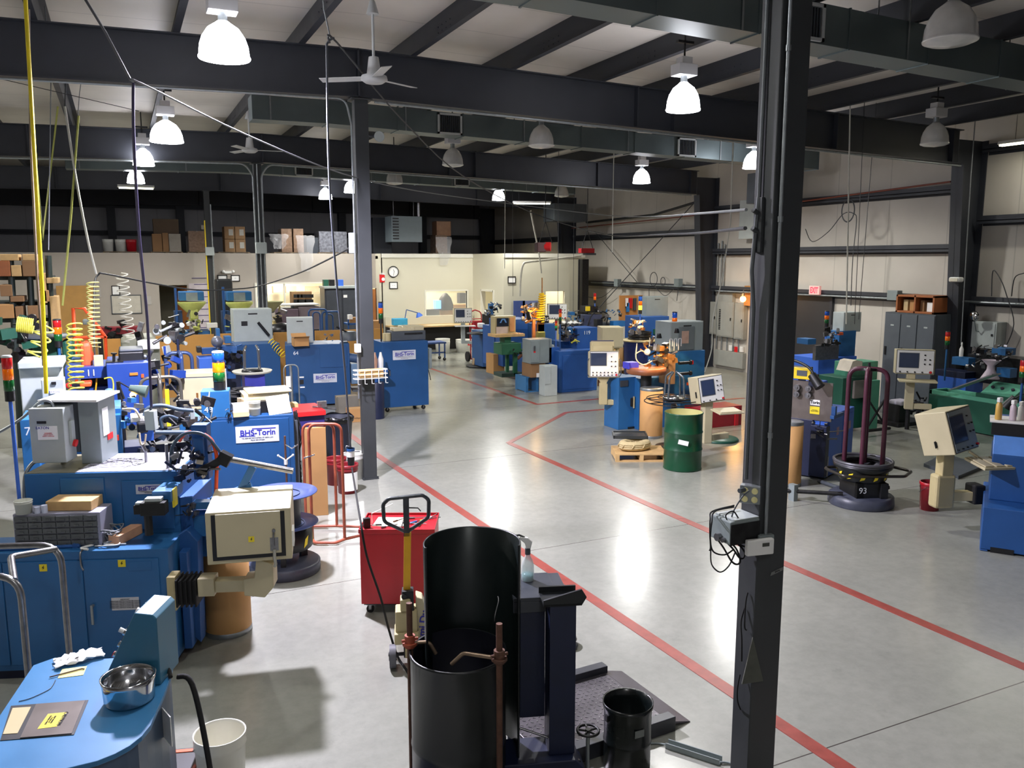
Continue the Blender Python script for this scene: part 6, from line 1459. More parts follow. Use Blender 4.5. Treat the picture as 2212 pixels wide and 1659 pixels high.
b = MB(); b.box(-.026, -.022, .12, .26, .95, 1.06); yl = b.obj('yellow_label', SIGNY, t); b = MB(); b.box(-.026, -.022, .12, .26, 1.08, 1.16); wl = b.obj('maker_label', PAPER, t); text('Torin', .06, INKB, t, (-.028, .19, 1.12), (PI/2, 0, -PI/2), bold=.002); text('CAUTION\nPINCH POINT', .018, INKB, t, (-.028, .19, 1.0), (PI/2, 0, -PI/2))
b = MB()
for i in range(2):
    for j in range(2): b.cyl((-.02, .28+.17*i, 1.22+.1*j), (-.09, .28+.17*i, 1.22+.1*j), .045, n=18); b.cyl((-.09, .28+.17*i, 1.22+.1*j), (-.11, .28+.17*i, 1.22+.1*j), .02, n=10)
b.cyl((-.02, .66, 1.02), (-.05, .66, 1.02), .05, n=18); b.obj('feed_roller', STEEL, t)
clutter_head(t, -.12, .75, 1.16, .22, 81, [STEEL, DSTEEL], n=16); clutter_head(t, -.15, .05, .62, .22, 82, [BLACK, DSTEEL, STEEL], n=20)
b = MB(); b.box(-.12, .02, -.03, .2, .05, .80); b.box(-.05, .02, .2, .9, .02, .86); b.obj('front_column', NAVY, t, bevel=.006); b = MB(); b.cyl((-.08, .0, .1), (-.08, .0, .75), .012); b.cyl((-.08, .1, .1), (-.08, .1, .75), .012); b.cyl((0, -.02, .05), (0, -.02, .35), .022); b.obj('slide_rods', STEEL, t)
b = MB(); b.box(-.1, .3, -.12, -.06, .92, .97); b.box(-.06, .0, -.12, -.06, .97, 1.1); b.obj('blue_bracket', BLUE2, t, bevel=.004)
b = MB(); b.cyl((-.1, 0, .72), (.45, -.15, .68), .008, n=6); b.cyl((-.1, 0, .62), (.12, -.1, .60), .012, n=8); b.obj('guide_rods', STEEL, t)
b = MB(); b.box(-.10, -.04, .25, .5, 1.45, 1.62); b.box(-.1, -.04, .55, .8, 1.62, 1.85); b.obj('yellow_meter', YEL, t, bevel=.01); b = MB(); b.box(-.105, -.1, .58, .76, 1.66, 1.8); b.box(-.105, -.1, .3, .45, 1.5, 1.58); b.obj('meter_display', GREY_D, t)
b = MB(); b.tube(spline([(-.1, .9, 1.55), (-.12, .6, 1.72), (-.15, .3, 1.66), (-.18, .15, 1.52)]), .02, 8); b.cyl((-.18, .2, 1.54), (-.22, .06, 1.38), .06, .075); b.obj('work_lamp', BLACK, t)
stack(t, .05, .62, 1.62, .035, .075, 'rag', pole=.35)
b = MB(); b.box(0, .25, .35, .7, 1.48, 1.6); b.box(-.03, .1, .2, .3, 1.35, 1.52); b.obj('dark_parts', NAVY, t)
fibre_drum((8.43, 8.62, 0), .165, .92, 'tan fibre drum just right of the near column', lid=True)
b = MB(); b.box(-.02, .05, -.05, .05, 0, .22); o = solo(b, 'floor_outlet', GREY, 'grey floor conduit post at the right edge of the near column', 'conduit'); place(o, (7.9, 8.0, 0))
b = MB(); b.tube(spline([(8.88, 8.5, .03), (8.86, 8.2, .03), (8.87, 7.95, .03)]), .03, 6); solo(b, 'floor_bar', GREY_D, 'dark bar on the floor between the blue machine and decoiler 93', 'bar')
# decoiler 93
t = thing('wire_decoiler', 'black wire decoiler numbered 93 with tall maroon hoops, right of the near column', 'decoiler', (8.62, 7.52, 0), math.radians(-20))
b = MB(); b.lathe([(.40, 0), (.41, .02), (.40, .12), (.37, .14), (0, .145)], n=40, caps=False); b.obj('base', mat('worn grey black paint', (66, 70, 84), .4), t)
b = MB(); b.box(-.20, .20, -.26, -.2, .14, .34); b.box(.1, .2, -.3, .2, .14, .34); b.box(-.2, -.1, -.26, .2, .14, .34); b.obj('pedestal', BLACK, t, bevel=.005); text('93', .11, INKW, t, (-.12, -.262, .24), bold=.003)
b = MB(); b.lathe([(0, .33), (.28, .33), (.30, .36), (.31, .46), (.36, .50), (.37, .54), (.30, .57), (.24, .56)], n=40, caps=False); b.obj('turntable', BLACKP, t)
b = MB()
for k in range(3): b.tube([((.335+.01*k)*math.cos(a), (.335+.01*k)*math.sin(a), .52+.03*k) for a in [2*PI*i/40 for i in range(40)]], .022, 6, closed=True)
b.obj('rim_rings', mat('grey steel ring', (92, 92, 98), .35, .5), t)
b = MB()
for k in range(12):
    a = 2*PI*k/12; pts = [(.315*math.cos(a+d), .315*math.sin(a+d), z) for d, z in ((-.06, .37), (.12, .39), (.2, .46), (.02, .44))]; b.add(pts, [(0,1,2,3)])
b.obj('hazard_stripes', SIGNY, t)
MAR = mat('maroon tube', (74, 30, 48), .4, var=.2)
for a in (1.0, 1.0+PI/2):
    c_, s_ = math.cos(a)*.23, math.sin(a)*.23
    rack_loop(t, 'hoop', MAR, [(c_, s_, .5), (c_, s_, 1.78), (-c_, -s_, 1.78), (-c_, -s_, .5)], .03, .14)
b = MB(); b.cyl((0, 0, .5), (0, 0, 1.86), .016); b.lathe([(.1, 1.76), (.1, 1.79), (0, 1.80)], n=16, caps=False); b.obj('center_rod', DSTEEL, t)
b = MB(); b.tube([(-.38, -.28, .44), (.38, -.34, .44), (.62, -.1, .44), (.45, .25, .44), (-.5, .1, .47)], .02, 8, closed=True, bend=.1); b.obj('guard_rail', mat('worn guard rail', (70, 66, 62), .3, .7), t)
b = MB(); b.tube([(-.3, -.1, .16), (-.9, .25, .12)], .028, 6); b.tube([(.3, .05, .16), (.42, .1, .18)], .04, 6); b.obj('floor_arm', DSTEEL, t)
# green machines and panels behind
t = thing('press_machine', 'green machine with a pale mint side panel behind decoiler 93', 'machine', (11.5, 10.5, 0))
rb(t, 'body', GREEN, 1818, 1880, 815, 925, 10.9, .6, .01); rb(t, 'top_box', mat('mint green', (78, 146, 118), .45), 1838, 1896, 782, 822, 11.0, .4, .01); rb(t, 'mint_side', mat('mint green', (78, 146, 118), .45), 1878, 1898, 822, 930, 10.7, .1, .01); rb(t, 'brown_panel', mat('taupe panel', (120, 112, 106), .6), 1846, 1872, 822, 860, 10.85, .05)
b = MB(); q = rp(t, 1842, 800, 10.8); b.prism([(-.2, 0), (.12, 0), (.12, .17), (-.02, .2), (-.12, .18)], -.1, .2, 'y'); o = b.obj('paper_hood', mat('cream hood', (206, 198, 178), .7), t); o.location = q
b = MB(); q = rp(t, 1915, 905, 10.4)
b.tube([(-.3, 0, -.3), (.15, 0, .25)], .02, 6); b.tube([(-.3, 0, .25), (.2, 0, -.3)], .02, 6); b.tube([(-.4, 0, -.33), (.3, 0, -.33)], .03, 6); o = b.obj('scissor_stand', DSTEEL, t); o.location = q+Vector((-.2, 0, .15))
t = thing('air_compressor', 'black motor unit on a low frame between the green machines', 'motor', (12.4, 10.9, 0)); rb(t, 'motor', BLACK, 1942, 1962, 872, 918, 10.9, .4, .03); q = rp(t, 1985, 895, 11.0); clutter_head(t, q.x, q.y, .1, .35, 91, [DSTEEL, STEEL, BLACK], n=22); rb(t, 'frame', DSTEEL, 1940, 2004, 912, 922, 10.8, .5)
rb(t, 'rag', mat('lilac rag', (180, 176, 190), .9), 1948, 1972, 866, 876, 10.85, .3, .03)
cx_, cy_ = gy(1975, 790, 10.6).x, 10.6
t = thing('operator_console', 'cream operator panel with a large grey screen in front of the grey lockers', 'control panel', (cx_, cy_, 0), face_cam(cx_, cy_, 7)); h = cnc_head(t, .66, .34, .46, -.07, 1, (.10, .58, .28, .84), knobs=5); h.location = (0, -.1, gy(1975, 808, 10.55).z)
zz = h.location.z
b = MB(); b.box(-.28, .36, -.4, -.05, zz-.12, zz-.09); b.obj('keyboard_tray', CREAM, t, bevel=.006); arm(t, [(-.05, 0, zz), (-.05, 0, .45)], .075, CREAM); arm(t, [(-.05, 0, .45), (.3, 0, .45)], .05, CREAM); b = MB(); b.cyl((-.05, 0, 0), (-.05, 0, .4), .04); b.obj('post', DSTEEL, t)
# number 106 green machine: long side faces the aisle
t = thing('grinder_machine', 'green machine numbered 106 with a pale mint control desk, at the right', 'machine', (14.1, 10.84, 0), -PI/2)
b = MB(); b.box(0, 2.1, 0, .48, .02, .60); b.obj('body', GREEN, t, bevel=.01); b = MB(); b.box(0, 2.1, 0, .06, .60, .68); b.box(0, .06, 0, .48, .60, .68); b.box(.06, .9, .42, .48, .60, .68); b.obj('tray_rim', GREENL, t, bevel=.004)
b = MB(); b.box(.95, 1.7, .02, .48, .60, .75); b.obj('desk_base', GREEN, t); b = MB(); b.prism([(.06, .75), (.40, .94), (.48, .94), (.48, .75)], 1.0, 1.62, 'x'); dk = b.obj('mint_desk', GREENL, t, bevel=.004)
b = MB()
for x_ in (1.12, 1.3, 1.5): b.cyl((x_, .24, .85), (x_, .225, .88), .03, n=12)
b.obj('desk_knobs', mat('dark knobs', (60, 50, 66), .4), t); text('106', .10, INKW, t, (.17, -.003, .20), bold=.003)
t = thing('spring_coiler', 'blue coiler with steel head in front of the wall, behind the machine numbered 106', 'machine', (14.6, 9.5, 0))
BLM = BLUE
def rbx(t, name, m, xl, xr, yt, yb, Xp, dep, bevel=.005):
    """box whose left (-x) face stands at Xp"""
    a, c = gx(xl, (yt+yb)/2, Xp), gx(xr, (yt+yb)/2, Xp); zt, zb = gx((xl+xr)/2, yt, Xp).z, gx((xl+xr)/2, yb, Xp).z; o = t.location
    q = MB(); q.box(Xp-o.x, Xp+dep-o.x, c.y-o.y, a.y-o.y, max(0, zb)-o.z, zt-o.z); return q.obj(name, m, t, bevel=bevel)
rbx(t, 'cabinet', BLUEL, 2024, 2086, 815, 860, 14.6, .5); rbx(t, 'top_bar', NAVY, 2020, 2085, 801, 815, 14.6, .4); rbx(t, 'front_bracket', BLUE, 2056, 2092, 772, 789, 14.4, .2); rbx(t, 'steel_body', DSTEEL, 2088, 2200, 770, 830, 14.9, .5); rbx(t, 'blue_top', BLUE, 2142, 2172, 752, 767, 14.6, .3); rbx(t, 'blue_panel', BLUE, 2152, 2182, 795, 815, 14.5, .2)
q = gx(2115, 780, 14.5)-t.location; clutter_head(t, q.x, q.y, q.z-.1, .34, 95, [STEEL, DSTEEL, mat('mid grey parts', (110, 110, 112), .4, .6)], n=26); q = gx(2160, 775, 14.5)-t.location; clutter_head(t, q.x, q.y, q.z-.05, .26, 96, [STEEL, DSTEEL], n=16)
b = MB(); q = gx(2140, 800, 14.3)-t.location; b.lathe([(.16, .0), (.07, .16), (.06, .24), (.16, .34)], (q.x, q.y, q.z-.15), n=16, caps=False); b.obj('funnel', mat('pinkish funnel', (186, 174, 184), .5), t)
b = MB(); q = gx(2105, 825, 14.0)-t.location; b.cb(q.x, q.y, q.z, .25, .9, .02, rx=-.45); b.obj('chute', mat('pale steel chute', (150, 146, 150), .35, .5), t)
q = gx(2046, 745, 14.5)-t.location; stack(t, q.x, q.y, q.z-.08, .045, .085, 'rag', pole=.62, polem=BLUE)
q = gx(2076, 770, 14.4); tb = thing('squeeze_bottle', 'white squeeze bottle standing on the blue coiler at the right wall', 'bottle', q); b = MB(); b.lathe([(.035, 0), (.037, .14), (.02, .18), (.012, .2), (.012, .26), (.0, .28)], n=14, caps=True); b.obj('bottle', WHITE, tb)
# lamp stack in front, right edge
t = thing('stack_light', 'red amber green stack light on a blue pole at the right edge of the picture', 'signal light', (gy(2196, 960, 7.6).x, 7.6, 0)); q = rp(t, 2196, 822, 7.6); stack(t, 0, 0, gy(2194, 828, 7.6).z, .05, .085, 'rag', pole=1.45, polem=BLUE2)
b = MB(); q = gy(2175, 870, 8.2); b.tube([gy(2212, 850, 8.0), gy(2190, 862, 8.1)], .012, 6); b.cyl(gy(2192, 858, 8.1), gy(2172, 880, 8.2), .05, .08); solo(b, 'work_lamp', BLACK, 'black work lamp reaching in from the right picture edge', 'lamp')
# ---- near right blue machine with control panel
t = thing('spring_coiler', 'blue machine cut by the right picture edge with bottles standing on it', 'machine', (8.36, 5.66, 0), math.radians(-55))
b = MB(); b.box(0, 1.5, 0, 1.2, .02, .50); b.box(.0, .08, 0, .5, 0, .02); b.obj('lower_cabinet', BLUE2, t, bevel=.01); b = MB(); b.box(.1, .32, -.004, 0, 0, .06); b.obj('kick_recess', BLACK, t)
b = MB(); b.box(.05, 1.5, .35, 1.2, .50, 1.02); b.obj('middle_cabinet', BLUE2, t, bevel=.01); b = MB(); b.prism([(.35, 1.02), (.42, 1.22), (.6, 1.22), (.6, 1.02)], .05, 1.5, 'x'); b.obj('sloped_panel', mat('sky blue paint', (84, 136, 208), .4), t, bevel=.006)
b = MB(); b.box(.05, 1.5, .5, 1.1, 1.22, 1.36); b.obj('upper_beam', BLUE2, t, bevel=.006); b = MB(); b.box(.02, .45, .45, .5, 1.22, 1.36); b.obj('black_front', BLACK, t); b = MB(); b.box(.0, .5, .45, .9, 1.36, 1.372); b.obj('white_ledge', WHITE, t)
b = MB(); b.box(.5, .62, .345, .35, .85, .98); b.obj('paper_label', mat('pink white label', (206, 190, 196), .7), t)
def Gr(x, y, z):
    c_, s_ = math.cos(math.radians(-55)), math.sin(math.radians(-55)); return (8.36+x*c_-y*s_, 5.66+x*s_+y*c_, z)
for i, (x_, y_, m_, h_, lb) in enumerate(((.08, .6, mat('amber liquid', (200, 160, 80), .3), .24, 'bottle of amber liquid at the left end of the right edge machine'), (.22, .62, mat('frosted white', (206, 190, 196), .4), .22, 'white spray bottle beside the amber bottle at the right edge'), (.30, .7, WHITE, .2, 'small white bottle at the right edge beside the blue pole'))):
    tb = thing('bottle', lb, 'bottle', Gr(x_, y_, 1.374)); b = MB(); b.lathe([(.034, 0), (.036, .02), (.034, h_*.7), (.02, h_*.82)], n=14); b.obj('body', m_, tb); b = MB(); b.box(-.025, .035, -.02, .02, h_*.82, h_*1.05); b.obj('cap', WHITE, tb, bevel=.008)
b = MB(); b.lathe([(.04, 0), (.04, .04), (0, .045)], n=14); o = solo(b, 'bottle_top', RED_B, 'small red cap on the machine at the right picture edge', 'cap'); o.location = Gr(.42, .62, 1.374)
cx_, cy_ = 8.55, 6.35
t = thing('operator_console', 'large cream operator panel seen from its left side, in front of the right edge machine', 'control panel', (cx_, cy_, 0), math.radians(-18))
h = cnc_head(t, .40, .42, .50, 0, 1, (.06, .58, .26, .84), knobs=5, face=GREY); h.location = (.10, -.30, 1.02); h.rotation_euler = (math.radians(-14), math.radians(-8), math.radians(18)); latch(h, 0, 0, 0).location = (-.205, .22, .13)
arm(t, [(.05, 0, 1.02), (.05, 0, .44)], .07, CREAM_D); b = MB(); b.box(-.08, .16, -.08, .08, .28, .68); b.obj('knuckle', CREAM_D, t, bevel=.03); arm(t, [(.12, 0, .42), (.36, -.05, .42)], .055, CREAM_D); b = MB(); b.box(.36, .50, -.14, .05, .33, .56); b.obj('bellows', RUBBER, t, bevel=.02)
b = MB(); b.box(.10, .52, -.55, -.2, .88, .91)
for k in range(3): b.box(.12+.13*k, .22+.13*k, -.53, -.22, .91, .925)
kb = b.obj('keyboard_tray', CREAM, t, bevel=.006); kb.rotation_euler = (.12, 0, 0); kb.location = (.0, .05, .06)
b = MB(); b.tube([(.12, -.3, 1.02), (.2, -.34, .96)], .016, 6); b.obj('tray_hinge', CREAM, t)
pail((9.2, 6.95, 0), .125, .36, mat('dark red pail', (130, 28, 36), .4), 'dark red pail on the floor behind the cream panel arm', rim=RED)
b = MB(); b.prism([gz(1995, 1008).xy[:], gz(2070, 1035).xy[:], gz(2125, 1012).xy[:], gz(2040, 985).xy[:]], 0, .05, 'z'); solo(b, 'low_dolly', GREY_D, 'low dark dolly on the floor behind the cream panel at the right', 'dolly')
# ================================================================ LEFT MIDDLE
# ---- number 49 machine
t = thing('spring_coiler', 'bright blue machine numbered 49 with a large name plate and cluttered top', 'machine', (.80, 10.25, 0), math.radians(-9))
BLB = mat('bright machine blue', (24, 72, 122), .4, var=.08, scale=3)
b = MB(); b.box(0, 1.03, 0, .8, .03, 1.30); b.obj('cabinet', BLB, t, bevel=.01); b = MB(); b.box(-.28, 0, .05, .75, .03, 1.28); b.obj('side_body', BLUE, t, bevel=.01)
doorpanel(t, BLB, .07, .97, 0, .1, 1.26, None); plate(t, .60, 1.08, .50, -.016)
b = MB(); b.box(-.02, .30, .0, .30, 1.30, 1.62); b.obj('number_box', BLUE, t, bevel=.006); text('49', .10, INKW, t, (.06, -.003, 1.40), bold=.003); text('19', .03, INKW, t, (.06, -.003, 1.56))
clutter_head(t, .27, .0, 1.30, .10, 101, [STEEL, DSTEEL, BLACK], n=10)
stack(t, .19, .1, 1.62, .07, .115, 'bag', 'a', cap=GREY_L)
L = bpy.data.lights.new('amber_light', 'POINT'); L.energy = 1.2; L.color = (1, .4, .06); L.shadow_soft_size = .06; lo = bpy.data.objects.new('amber_light', L); COL.objects.link(lo); lo.parent = t; lo.location = (.19, -.02, 1.86)
b = MB(); b.tube(spline([(.08, 0, 1.62), (.07, -.02, 1.5), (.1, -.04, 1.4), (.08, -.02, 1.3)]), .008, 6); b.tube([(.27, .05, 1.62), (.27, .03, 1.84), (.27, .02, 1.88)], .008, 6); b.obj('cables', GREY_L, t)
b = MB(); 
for k in range(8): b.tube(spline([(1.06+.02*math.sin(k), .1+.04*k, 1.28), (1.10+.03*math.cos(k*2), .12+.03*k, 1.0), (1.06+.03*math.sin(k*3), .2, .7), (1.10, .2, .3+.05*k)]), .008, 5)
b.obj('hanging_cables', RUBBER, t); b = MB(); b.box(1.03, 1.08, .1, .14, 0, 1.2); b.obj('strut', GREY_D, t)
def G49(x, y, z):
    c_, s_ = math.cos(math.radians(-9)), math.sin(math.radians(-9)); return (.80+x*c_-y*s_, 10.25+x*s_+y*c_, z)
carton(G49(.43, .12, 1.302), .22, .16, .14, 'small white carton on the number 49 machine beside the stack light', WHITE)
carton(G49(.42, .0, 1.302), .18, .08, .06, 'flat cream carton at the front of the number 49 machine', mat('cream carton', (206, 184, 140), .8))
pail(G49(.58, .06, 1.302), .07, .10, mat('cloudy white plastic', (200, 202, 210), .5), 'lower of two stacked cloudy cups on the number 49 machine', 'cup', name='plastic_cup', handle=False); pail(G49(.58, .06, 1.37), .07, .10, mat('cloudy white plastic', (200, 202, 210)), 'upper of two stacked cloudy cups on the number 49 machine', 'cup', name='plastic_cup', handle=False)
t = thing('display_unit', 'cream equipment case behind the white sheet on the number 49 machine', 'case', G49(.70, .3, 1.302), 0); b = MB(); b.box(-.25, .30, 0, .4, 0, .22); b.box(-.20, .33, -.02, .42, .22, .25); b.obj('case', CREAM, t, bevel=.01); b = MB(); b.box(-.12, .05, -.12, .02, 0, .14); b.obj('dark_base', BLACK, t); carton(G49(.52, .34, 1.302), .24, .2, .17, 'small tan carton leaning beside the cream case on the number 49 machine', mat('cream carton', (206, 184, 140)), .3)
b = MB(); b.cb(0, 0, .12, .27, .006, .25, rx=-.6, ry=-.08); o = solo(b, 'paper_sheet', PAPER, 'large white sheet hanging over the cream case on machine 49', 'paper'); o.location = G49(.86, .10, 1.29)
b = MB(); rr = random.Random(2)
for k in range(16): b.tube([(rr.uniform(-.05, .05)+(.28+.02*(k % 3))*math.cos(a)*.8, (.2+.02*(k % 4))*math.sin(a), .02+.012*k+.01*math.sin(a*3+k)) for a in [2*PI*i/20 for i in range(21)]], .011, 5)
o = solo(b, 'cable_bundle', RUBBER, 'heap of black cables behind the stack light of machine 49', 'cable', kind='stuff'); o.location = G49(.50, .75, 1.302)
# box with red lid
t = thing('tool_cart', 'dark violet cart with a red lid behind the tall carton', 'cart', (gy(672, 950, 11.6).x, 11.6, 0)); rb(t, 'body', mat('violet navy', (40, 34, 96), .5), 640, 702, 897, 950, 11.5, .6); rb(t, 'red_lid', RED_B, 638, 704, 889, 899, 11.45, .7); rb(t, 'legs', GREY_D, 645, 650, 950, 1010, 11.6, .05, z0=.0)
o = MB(); q = gy(693, 880, 11.7); o.tube([q+Vector((-.12, 0, .02)), q, q+Vector((.22, 0, -.04))], .014, 6); o.box(q.x-.05, q.x+.08, q.y-.03, q.y+.03, q.z, q.z+.09); solo(o, 'clamp', STEEL, 'small steel clamp with white jaw on the red lid', 'clamp')
# black trash can, pails, carton
t = thing('trash_can', 'large navy black trash can with a black liner beside the column with the basket', 'trash can', (3.02, 13.0, 0))
b = MB(); b.lathe([(.20, 0), (.25, .62), (.27, .64), (.27, .67), (.245, .66), (.19, .02), (0, .02)], n=28, caps=False); b.obj('shell', mat('navy black plastic', (26, 32, 50), .5), t)
b = MB(); vs = []; 
for j in range(4):
    for i in range(36): a = 2*PI*i/36; r_ = .255+.022*(j in (1, 2))+.008*math.sin(a*9+j); vs.append((r_*math.cos(a), r_*math.sin(a), .60+.03*j+.015*math.sin(a*5+j*2)))
b.add(vs, [(j*36+i, j*36+(i+1) % 36, (j+1)*36+(i+1) % 36, (j+1)*36+i) for j in range(3) for i in range(36)], True); b.obj('liner', mat('black liner', (12, 13, 15), .25), t); b = MB(); b.lathe([(0, .55), (.24, .55)], n=20, caps=False); b.ball((.1, 0, .57), .07); b.obj('trash', mat('dark trash', (30, 30, 34), .6), t)
PR = mat('dark red pail', (140, 34, 34), .35)
t = pail((2.66, 10.92, 0), .145, .40, PR, 'dark red pail with a white label, in front beside the basket column', rim=PR, fill=mat('greyish scrap', (130, 126, 118), .8)); b = MB(); b.lathe([(.152, .05), (.152, .30)], n=12, caps=False, a0=-2.4, a1=-1.0); b.obj('paper_label', PAPER, t)
pail((2.62, 11.42, 0), .145, .38, PR, 'dark red pail behind the labelled pail beside the basket column', rim=PR, fill=mat('greyish scrap', (130, 126, 118)))
pail((2.93, 11.60, 0), .15, .38, mat('off white pail', (214, 214, 206), .4), 'white pail behind the two dark red pails by the basket column')
b = MB(); b.tube([(0, 0, 0), (.02, 0, .06), (.10, 0, .03)], .006, 6); b.tube([(.0, .02, -.03), (.22, .02, -.05)], .008, 6); o = solo(b, 'valve_rod', STEEL, 'thin steel crank resting over the white pail', 'rod'); o.location = (2.78, 11.5, .46)
t = carton((gy(767, 893, 15.9).x, 15.9, 0), .30, .28, .26, 'brown carton with writing on the floor behind the black trash can'); text('Wellspring', .05, INKB, t, (.02, -.142, .08))
carton((gy(768, 893, 15.9).x-.02, 16.5, 0), .42, .3, .42, 'grey box on the floor behind the brown carton by the basket column', mat('grey carton', (116, 112, 102), .8))
# ---- machine 64
t = thing('spring_coiler', 'blue machine numbered 64 with name plate and open carton on top', 'machine', (3.12, 18.0, 0), math.radians(-10))
b = MB(); b.box(0, 1.36, 0, .9, .04, 1.36); b.obj('cabinet', BLB, t, bevel=.01); doorpanel(t, BLB, .72, 1.3, 0, .85, 1.3, None, 'panel'); text('64', .11, INKW, t, (.22, -.003, 1.18), bold=.004); plate(t, .82, .62, .50, -.004)
b = MB(); b.box(1.12, 1.28, -.003, 0, .07, .2); b.box(.28, .36, -.003, 0, .5, .60); b.obj('black_vent', BLACK, t); b = MB(); b.box(.27, .37, -.004, 0, .64, .67); b.box(.28, .38, -.004, 0, .42, .45); b.obj('paper_tags', PAPER, t)
ebox(t, .33, .55, 1.36, .56, .4, .56, GREY_L); b = MB(); b.box(.50, .60, .33, .36, 1.5, 1.66); b.obj('side_plate', GREY_L, t)
q = Vector((1.05, .3, 1.36)); clutter_head(t, .95, .4, 1.38, .16, 111, [BLUE, STEEL], n=10); b = MB(); b.lathe([(.20, .1), (.20, .26), (.14, .3)], (1.38, .35, 1.30), n=20, caps=True); b.obj('grey_motor', GREY_D, t); b = MB(); b.cyl((1.1, .2, 1.72), (1.35, .25, 1.58), .02); b.lathe([(.03, .1), (.1, 0), (.09, 0)], (1.38, .25, 1.5), n=14, caps=False); b.obj('work_lamp', DSTEEL, t)
b = MB(); b.cyl((1.3, .1, 1.05), (1.62, .1, 1.0), .1, n=16); b.cyl((1.62, .1, 1.0), (1.66, .1, .995), .12, n=16); b.obj('blue_motor', mat('dusty blue motor', (60, 84, 120), .5), t)
b = MB(); b.box(1.38, 1.70, .05, .45, .45, .90); b.obj('light_blue_box', mat('pale steel blue', (112, 142, 170), .45), t, bevel=.02); b = MB(); b.box(1.4, 1.9, -.1, .5, .3, .34); b.obj('low_shelf', GREY_D, t)
c_ = carton(tuple(gy(649, 747, 17.9)), .32, .28, .17, 'open brown carton on top of the machine numbered 64', open_=True)
b = MB(); b.helix(gy(583, 736, 18.2), gy(613, 768, 18.0), .075, 7, .009); solo(b, 'coiled_air_hose', YEL, 'short yellow coiled hose between the grey cabinet and machine 64', 'hose')
# silver hand truck
t = thing('hand_truck', 'silver hand truck with a white tag in front of machine 64', 'hand truck', (gy(632, 880, 16.3).x, 16.3, 0))
b = MB(); b.tube([(-.14, 0, 0), (-.14, 0, 1.14), (.14, 0, 1.14), (.14, 0, 0)], .014, 8, bend=.12); b.tube([(.0, 0, 0), (.0, .05, 1.14)], .03, 6); b.box(-.2, .2, -.25, 0, 0, .03); b.obj('frame', GALV, t); b = MB(); b.box(-.11, -.02, -.02, -.01, .70, .92); b.obj('white_tag', PAPER, t)
b = MB(); b.box(-.2, .2, -.3, 0, 0, .10); o = solo(b, 'wood_offcut', WOOD, 'pine board lying on top of the far end of machine 49', 'board'); o.location = G49(1.0, .6, 1.302); o.scale = (.4, .5, .5)
# ---- machine with silver decoiler, grey cabinet, cream cabinet
t = thing('spring_coiler', 'blue machine with a grey cabinet on its back, left of machine 64', 'machine', (2.3, 18.3, 0))
rb(t, 'cabinet', BLB, 512, 607, 743, 875, 18.1, .9, .01); q = rp(t, 553, 743, 18.5); ebox(t, q.x, .75, q.z, .82, .5, .74, GREY_L); b = MB(); b.box(q.x-.25, q.x-.12, .48, .5, q.z+.38, q.z+.48); b.obj('display', BLACK, t); b = MB(); b.cyl((q.x+.1, .45, q.z+.45), (q.x+.32, .42, q.z+.15), .03); b.obj('dark_rod', DSTEEL, t)
rb(t, 'upper_arm', BLUE2, 475, 512, 748, 770, 17.9, .4); rb(t, 'black_end', BLACK, 426, 436, 750, 762, 17.8, .3); rb(t, 'arm_bar', BLUE2, 436, 468, 752, 765, 17.9, .2); rb(t, 'blue_column', BLUE, 468, 476, 710, 750, 17.9, .2); b = MB(); b.ball(rp(t, 469, 738, 17.7), .12); b.obj('steel_sphere', mat('dull sphere', (112, 116, 130), .35, .4), t); rb(t, 'blue_bracket', BLUE, 486, 500, 727, 742, 17.9, .3)
rb(t, 'lower_parts', BLUEL, 430, 465, 774, 800, 17.5, .6); q = rp(t, 495, 790, 17.6); clutter_head(t, q.x, q.y, q.z-.2, .5, 121, [NAVY, BLUE2, DSTEEL], n=26); rb(t, 'dark_lower', NAVY, 478, 520, 770, 850, 18.0, .5)
q = gy(545, 803, 16.2)
t = thing('wire_decoiler', 'decoiler with shiny upright hoops on a cream round plate, on a violet blue box', 'decoiler', (q.x, q.y, 0)); hz = q.z
b = MB(); b.lathe([(0, hz-.03), (.34, hz-.02), (.37, hz+.02), (.36, hz+.03), (.33, hz), (0, hz-.01)], n=32, caps=False); b.obj('round_plate', mat('cream plate', (196, 194, 180), .4), t); b = MB(); b.lathe([(.2, hz), (.19, hz+.04), (0, hz+.05)], n=24, caps=False); b.obj('hub', DSTEEL, t)
b = MB()
for s_ in (-.12, .12):
    for yy in (-.06, .06): b.tube([(s_*1.15, yy, hz+.03), (s_*1.05, yy, hz+.42), (s_*.75, yy*.3, hz+.50)], .02, 8, bend=.06)
b.obj('upright_tube', CHROME, t); b = MB(); b.box(-.17, .2, -.2, .2, .05, hz-.03); b.obj('violet_box', mat('violet blue', (52, 56, 150), .4), t, bevel=.008)
t = thing('control_cabinet', 'cream cabinet with a bright top beside the lit amber stack light', 'cabinet', (gy(430, 850, 13).x, 13.0, 0), math.radians(-8)); qx = gy(430, 790, 13)
b = MB(); b.box(-.31, .31, 0, .5, .95, 1.50); b.obj('shell', CREAM, t, bevel=.01); b = MB(); b.box(-.25, .28, -.008, 0, 1.0, 1.44); b.obj('gasket', GREY_D, t); b = MB(); b.box(-.235, .265, -.016, -.008, 1.02, 1.425); b.obj('door', CREAM, t, bevel=.004); b = MB(); b.box(-.04, -.01, -.02, -.016, 1.05, 1.2); b.obj('latch', BRASS, t); b = MB(); b.box(-.2, .2, .1, .4, 0, .95); b.obj('stand', CREAM_D, t)
